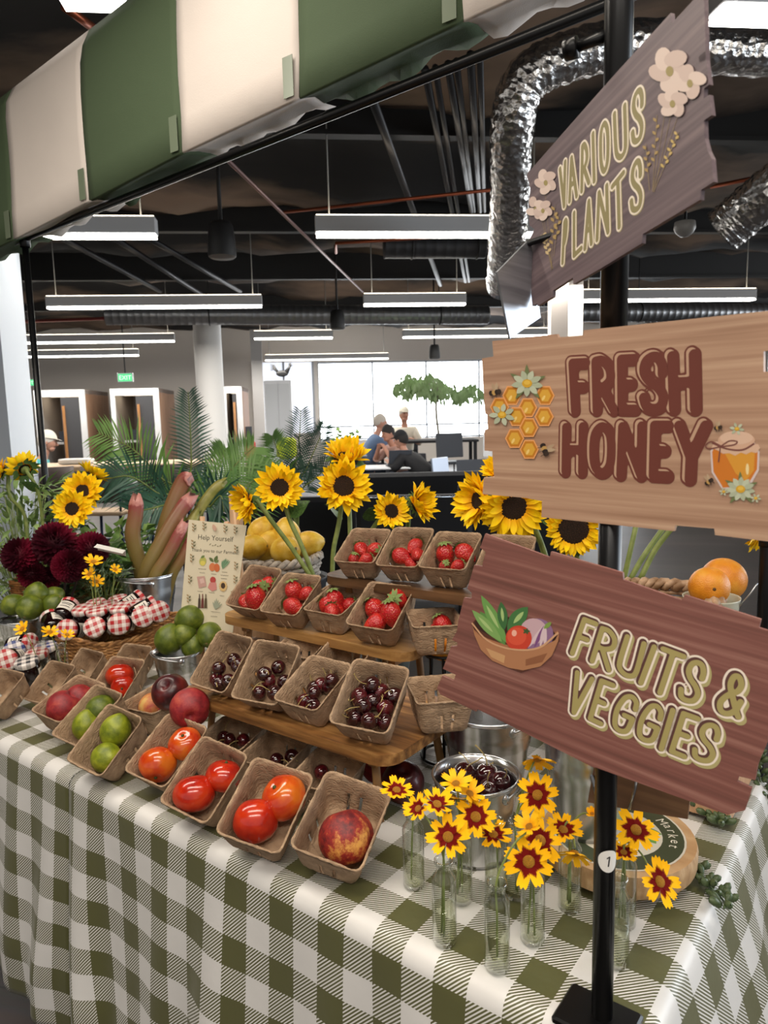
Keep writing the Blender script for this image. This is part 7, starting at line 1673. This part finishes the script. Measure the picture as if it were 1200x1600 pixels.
def person(lab, loc, rz, seat, lean, arms, shirt, pants, hair, cap=None, look=0.0, nod=0.0):
    """seated figure; local +y is where the person faces; seat = seat height; arms = [(elbow, hand)] left then right, local metres"""
    t = thing('person', lab, 'person', loc, (0, 0, rz)); H = Vector((0, 0, seat+.09)); ls, lc = sin(lean), cos(lean); C_ = H+Vector((0, ls*.36, lc*.36)); S = H+Vector((0, ls*.50, lc*.50)); Nk = S+Vector((0, ls*.08+.01, .05+lc*.04)); hd = Nk+Vector((0, .03+nod*.08, .13))
    J = {'hip': (tuple(H), .12), 'waist': (tuple(H*.5+C_*.5), .115), 'chest': (tuple(C_), (.13, .11)), 'neck0': (tuple(S+Vector((0, .01, .03))), .06), 'neck': (tuple(Nk), .05), 'head': (tuple(hd), .06)}
    Bn = [('hip', 'waist'), ('waist', 'chest'), ('chest', 'neck0'), ('neck0', 'neck'), ('neck', 'head')]; SJ = {}; SB = []
    PJ = {'hip': (tuple(H+Vector((0, 0, -.01))), .145)}; PB = []
    for s, n_ in ((-1, 'l'), (1, 'r')):
        el, ha = arms[0 if s < 0 else 1]; sh = S+Vector((s*.17, 0, -.03)); el = Vector(el); ha = Vector(ha); w_ = el+(ha-el)*.82
        J.update({'sh'+n_: (tuple(sh), .055), 'el'+n_: (tuple(el), .042), 'wr'+n_: (tuple(w_), .030), 'pa'+n_: (tuple(w_+(ha-w_)*.5), (.038, .022))}); Bn += [('chest', 'sh'+n_), ('sh'+n_, 'el'+n_), ('el'+n_, 'wr'+n_), ('wr'+n_, 'pa'+n_)]
        fd = (ha-w_).normalized(); sd = fd.cross(Vector((0, 0, 1))).normalized()
        for f in range(4): q = w_+fd*.06+sd*(.024*(f-1.5)*.9); J['f%s%d' % (n_, f)] = (tuple(q), .010); J['g%s%d' % (n_, f)] = (tuple(q+fd*(.055-.008*abs(f-1.4))+Vector((0, 0, -.012))), .008); Bn += [('pa'+n_, 'f%s%d' % (n_, f)), ('f%s%d' % (n_, f), 'g%s%d' % (n_, f))]
        J['t'+n_] = (tuple(w_+fd*.04+sd*.05*(-s)), .010); Bn += [('pa'+n_, 't'+n_)]
        hp = H+Vector((s*.09, .02, -.01)); kn = Vector((s*.13, .44, seat+.06)); an = Vector((s*.13, .40, .10)) if seat < .6 else Vector((s*.12, .30, max(.12, seat-.46))); to = an+Vector((0, .16, -.05))
        J.update({'hp'+n_: (tuple(hp), .085), 'kn'+n_: (tuple(kn), .06), 'an'+n_: (tuple(an), .042), 'to'+n_: (tuple(to), .035)}); Bn += [('hip', 'hp'+n_), ('hp'+n_, 'kn'+n_), ('kn'+n_, 'an'+n_), ('an'+n_, 'to'+n_)]
        SJ.update({'sh'+n_: (tuple(sh), .092), 'el'+n_: (tuple(el), .066), 'cu'+n_: (tuple(el+(w_-el)*(.8 if shirt[1] else .1)), .048)}); SB += [('ch', 'sh'+n_), ('sh'+n_, 'el'+n_), ('el'+n_, 'cu'+n_)]
        PJ.update({'hp'+n_: (tuple(hp), .105), 'kn'+n_: (tuple(kn), .08), 'an'+n_: (tuple(an+Vector((0, 0, .03))), .062)}); PB += [('hip', 'hp'+n_), ('hp'+n_, 'kn'+n_), ('kn'+n_, 'an'+n_)]
    skinned('body', J, Bn, SKIN, t)
    SJ = {'ch': (tuple(C_), (.165, .14)), 'wa': (tuple(H*.5+C_*.5), .15), 'hi': (tuple(H+Vector((0, 0, .02))), .15), 'co': (tuple(S+Vector((0, .01, .02))), .085), **SJ}
    skinned('shirt', SJ, [('ch', 'wa'), ('wa', 'hi'), ('ch', 'co')]+SB, shirt[0], t); skinned('trousers', PJ, PB, pants, t)
    # head with face
    TH = Matrix.Translation(hd+Vector((0, 0, .02))) @ Matrix.Rotation(look, 4, 'Z') @ Matrix.Rotation(-nod, 4, 'X')
    h = MB(); h.sphere(.1, 20, 14, TH, (.76, .95, 1.16)); h.sphere(.055, 12, 8, TH @ Matrix.Translation((0, .045, -.075)), (1, .8, .7)); h.tube([(0, .088, .015), (0, .115, -.025), (0, .095, -.035)], [.010, .015, .010], 6, T=TH)
    for s in (-1, 1): h.sphere(.022, 8, 6, TH @ Matrix.Translation((s*.076, -.005, -.01)), (.4, .8, 1.2))
    hdo = h.build('head', SKIN, t)
    for s in (-1, 1): MB().sphere(.011, 8, 6, TH @ Matrix.Translation((s*.03, .085, .015)), (1, .6, .7)).build('eye', HAIRD, hdo)
    MB().sphere(.02, 10, 6, TH @ Matrix.Translation((0, .088, -.062)), (1.1, .35, .3)).build('mouth', mat('lip', '#8a4a42', .5), hdo)
    if hair is not None:
        hm = MB(); hm.lathe([(.104*sin(a), .104*cos(a)) for a in [RAD(5+10*i) for i in range(11)]], 20, TH @ Matrix.Translation((0, -.012, .012)) @ Matrix.Diagonal((.80, 1.0, 1.17, 1)) @ Matrix.Rotation(RAD(28), 4, 'X')); hm.build('hair', hair, t)
    if cap is not None:
        hm = MB(); hm.lathe([(.108*sin(a), .108*cos(a)) for a in [RAD(2+11*i) for i in range(8)]], 20, TH @ Matrix.Translation((0, -.004, .025)) @ Matrix.Diagonal((.84, 1.0, 1.12, 1))); hm.add([(.075*cos(a), .085+.08*sin(a)*.9, .05-.01*sin(a)) for a in [pi*i/8 for i in range(9)]]+[(0, .05, .055)], [tuple(range(9))], True, TH); hm.build('cap', cap, t)
    for s in (-1, 1):
        an = J['an'+('l' if s < 0 else 'r')][0]; MB().rbox((an[0], an[1]+.06, max(.045, an[2]-.055)), (.09, .26, .08), .03).build('shoe', SHOE, t)
    return t
BLU = mat('shirt_blue', '#5f7698', .8); BLKT = mat('hoodie_black', '#16161a', .85); BEI = mat('shirt_beige', '#d6cfc0', .8); RUST = mat('shirt_rust', '#a8857a', .8); TEAL = mat('shirt_teal', '#3f9a9c', .8); JEAN = mat('jeans', '#2c3544', .85); DARKP = mat('trousers_dark', '#222226', .85)
RT = CYAW-RAD(90)                               # facing right in the photograph
person('man in a blue shirt with grey hair sitting at the left of the high table', facing(566, 11.3), RT+.2, .58, .45, [((-.22, .40, .98), (-.12, .66, 1.07)), ((.22, .40, .98), (.12, .66, 1.08))], (BLU, True), JEAN, HAIRG, None, 0, .1)
person('person in a black cap and black hoodie hunched over the table, seen from behind', facing(674, 9.9), RT+RAD(145), .47, .85, [((-.30, .42, .72), (-.10, .66, .84)), ((.30, .42, .72), (.10, .66, .84))], (BLKT, True), DARKP, HAIRD, BLKT, 0, .2)
person('person with dark hair facing us with hands before the face at the table', facing(640, 11.0), RT-RAD(35)-RAD(110), .47, .62, [((-.22, .48, .80), (-.05, .52, 1.02)), ((.22, .48, .80), (.05, .52, 1.02))], (RUST, False), JEAN, HAIRD, None, 0, .25)
person('person in a beige shirt and pale cap behind the high table', facing(634, 12.4), RT-RAD(100), .64, .15, [((-.26, .15, .98), (-.1, .36, 1.07)), ((.26, .15, .98), (.1, .36, 1.07))], (BEI, False), DARKP, HAIRG, BEI, .5, 0)
person('person in a teal shirt half hidden behind the left canopy pole', facing(38, 8.6), RT+RAD(20), .45, .35, [((-.24, .2, .74), (-.1, .45, .82)), ((.24, .2, .74), (.1, .45, .82))], (TEAL, False), JEAN, HAIRG, BEI, 0, .2)
chair(38, 8.6, RT-CYAW+RAD(20), 'chair under the person in the teal shirt', .42)
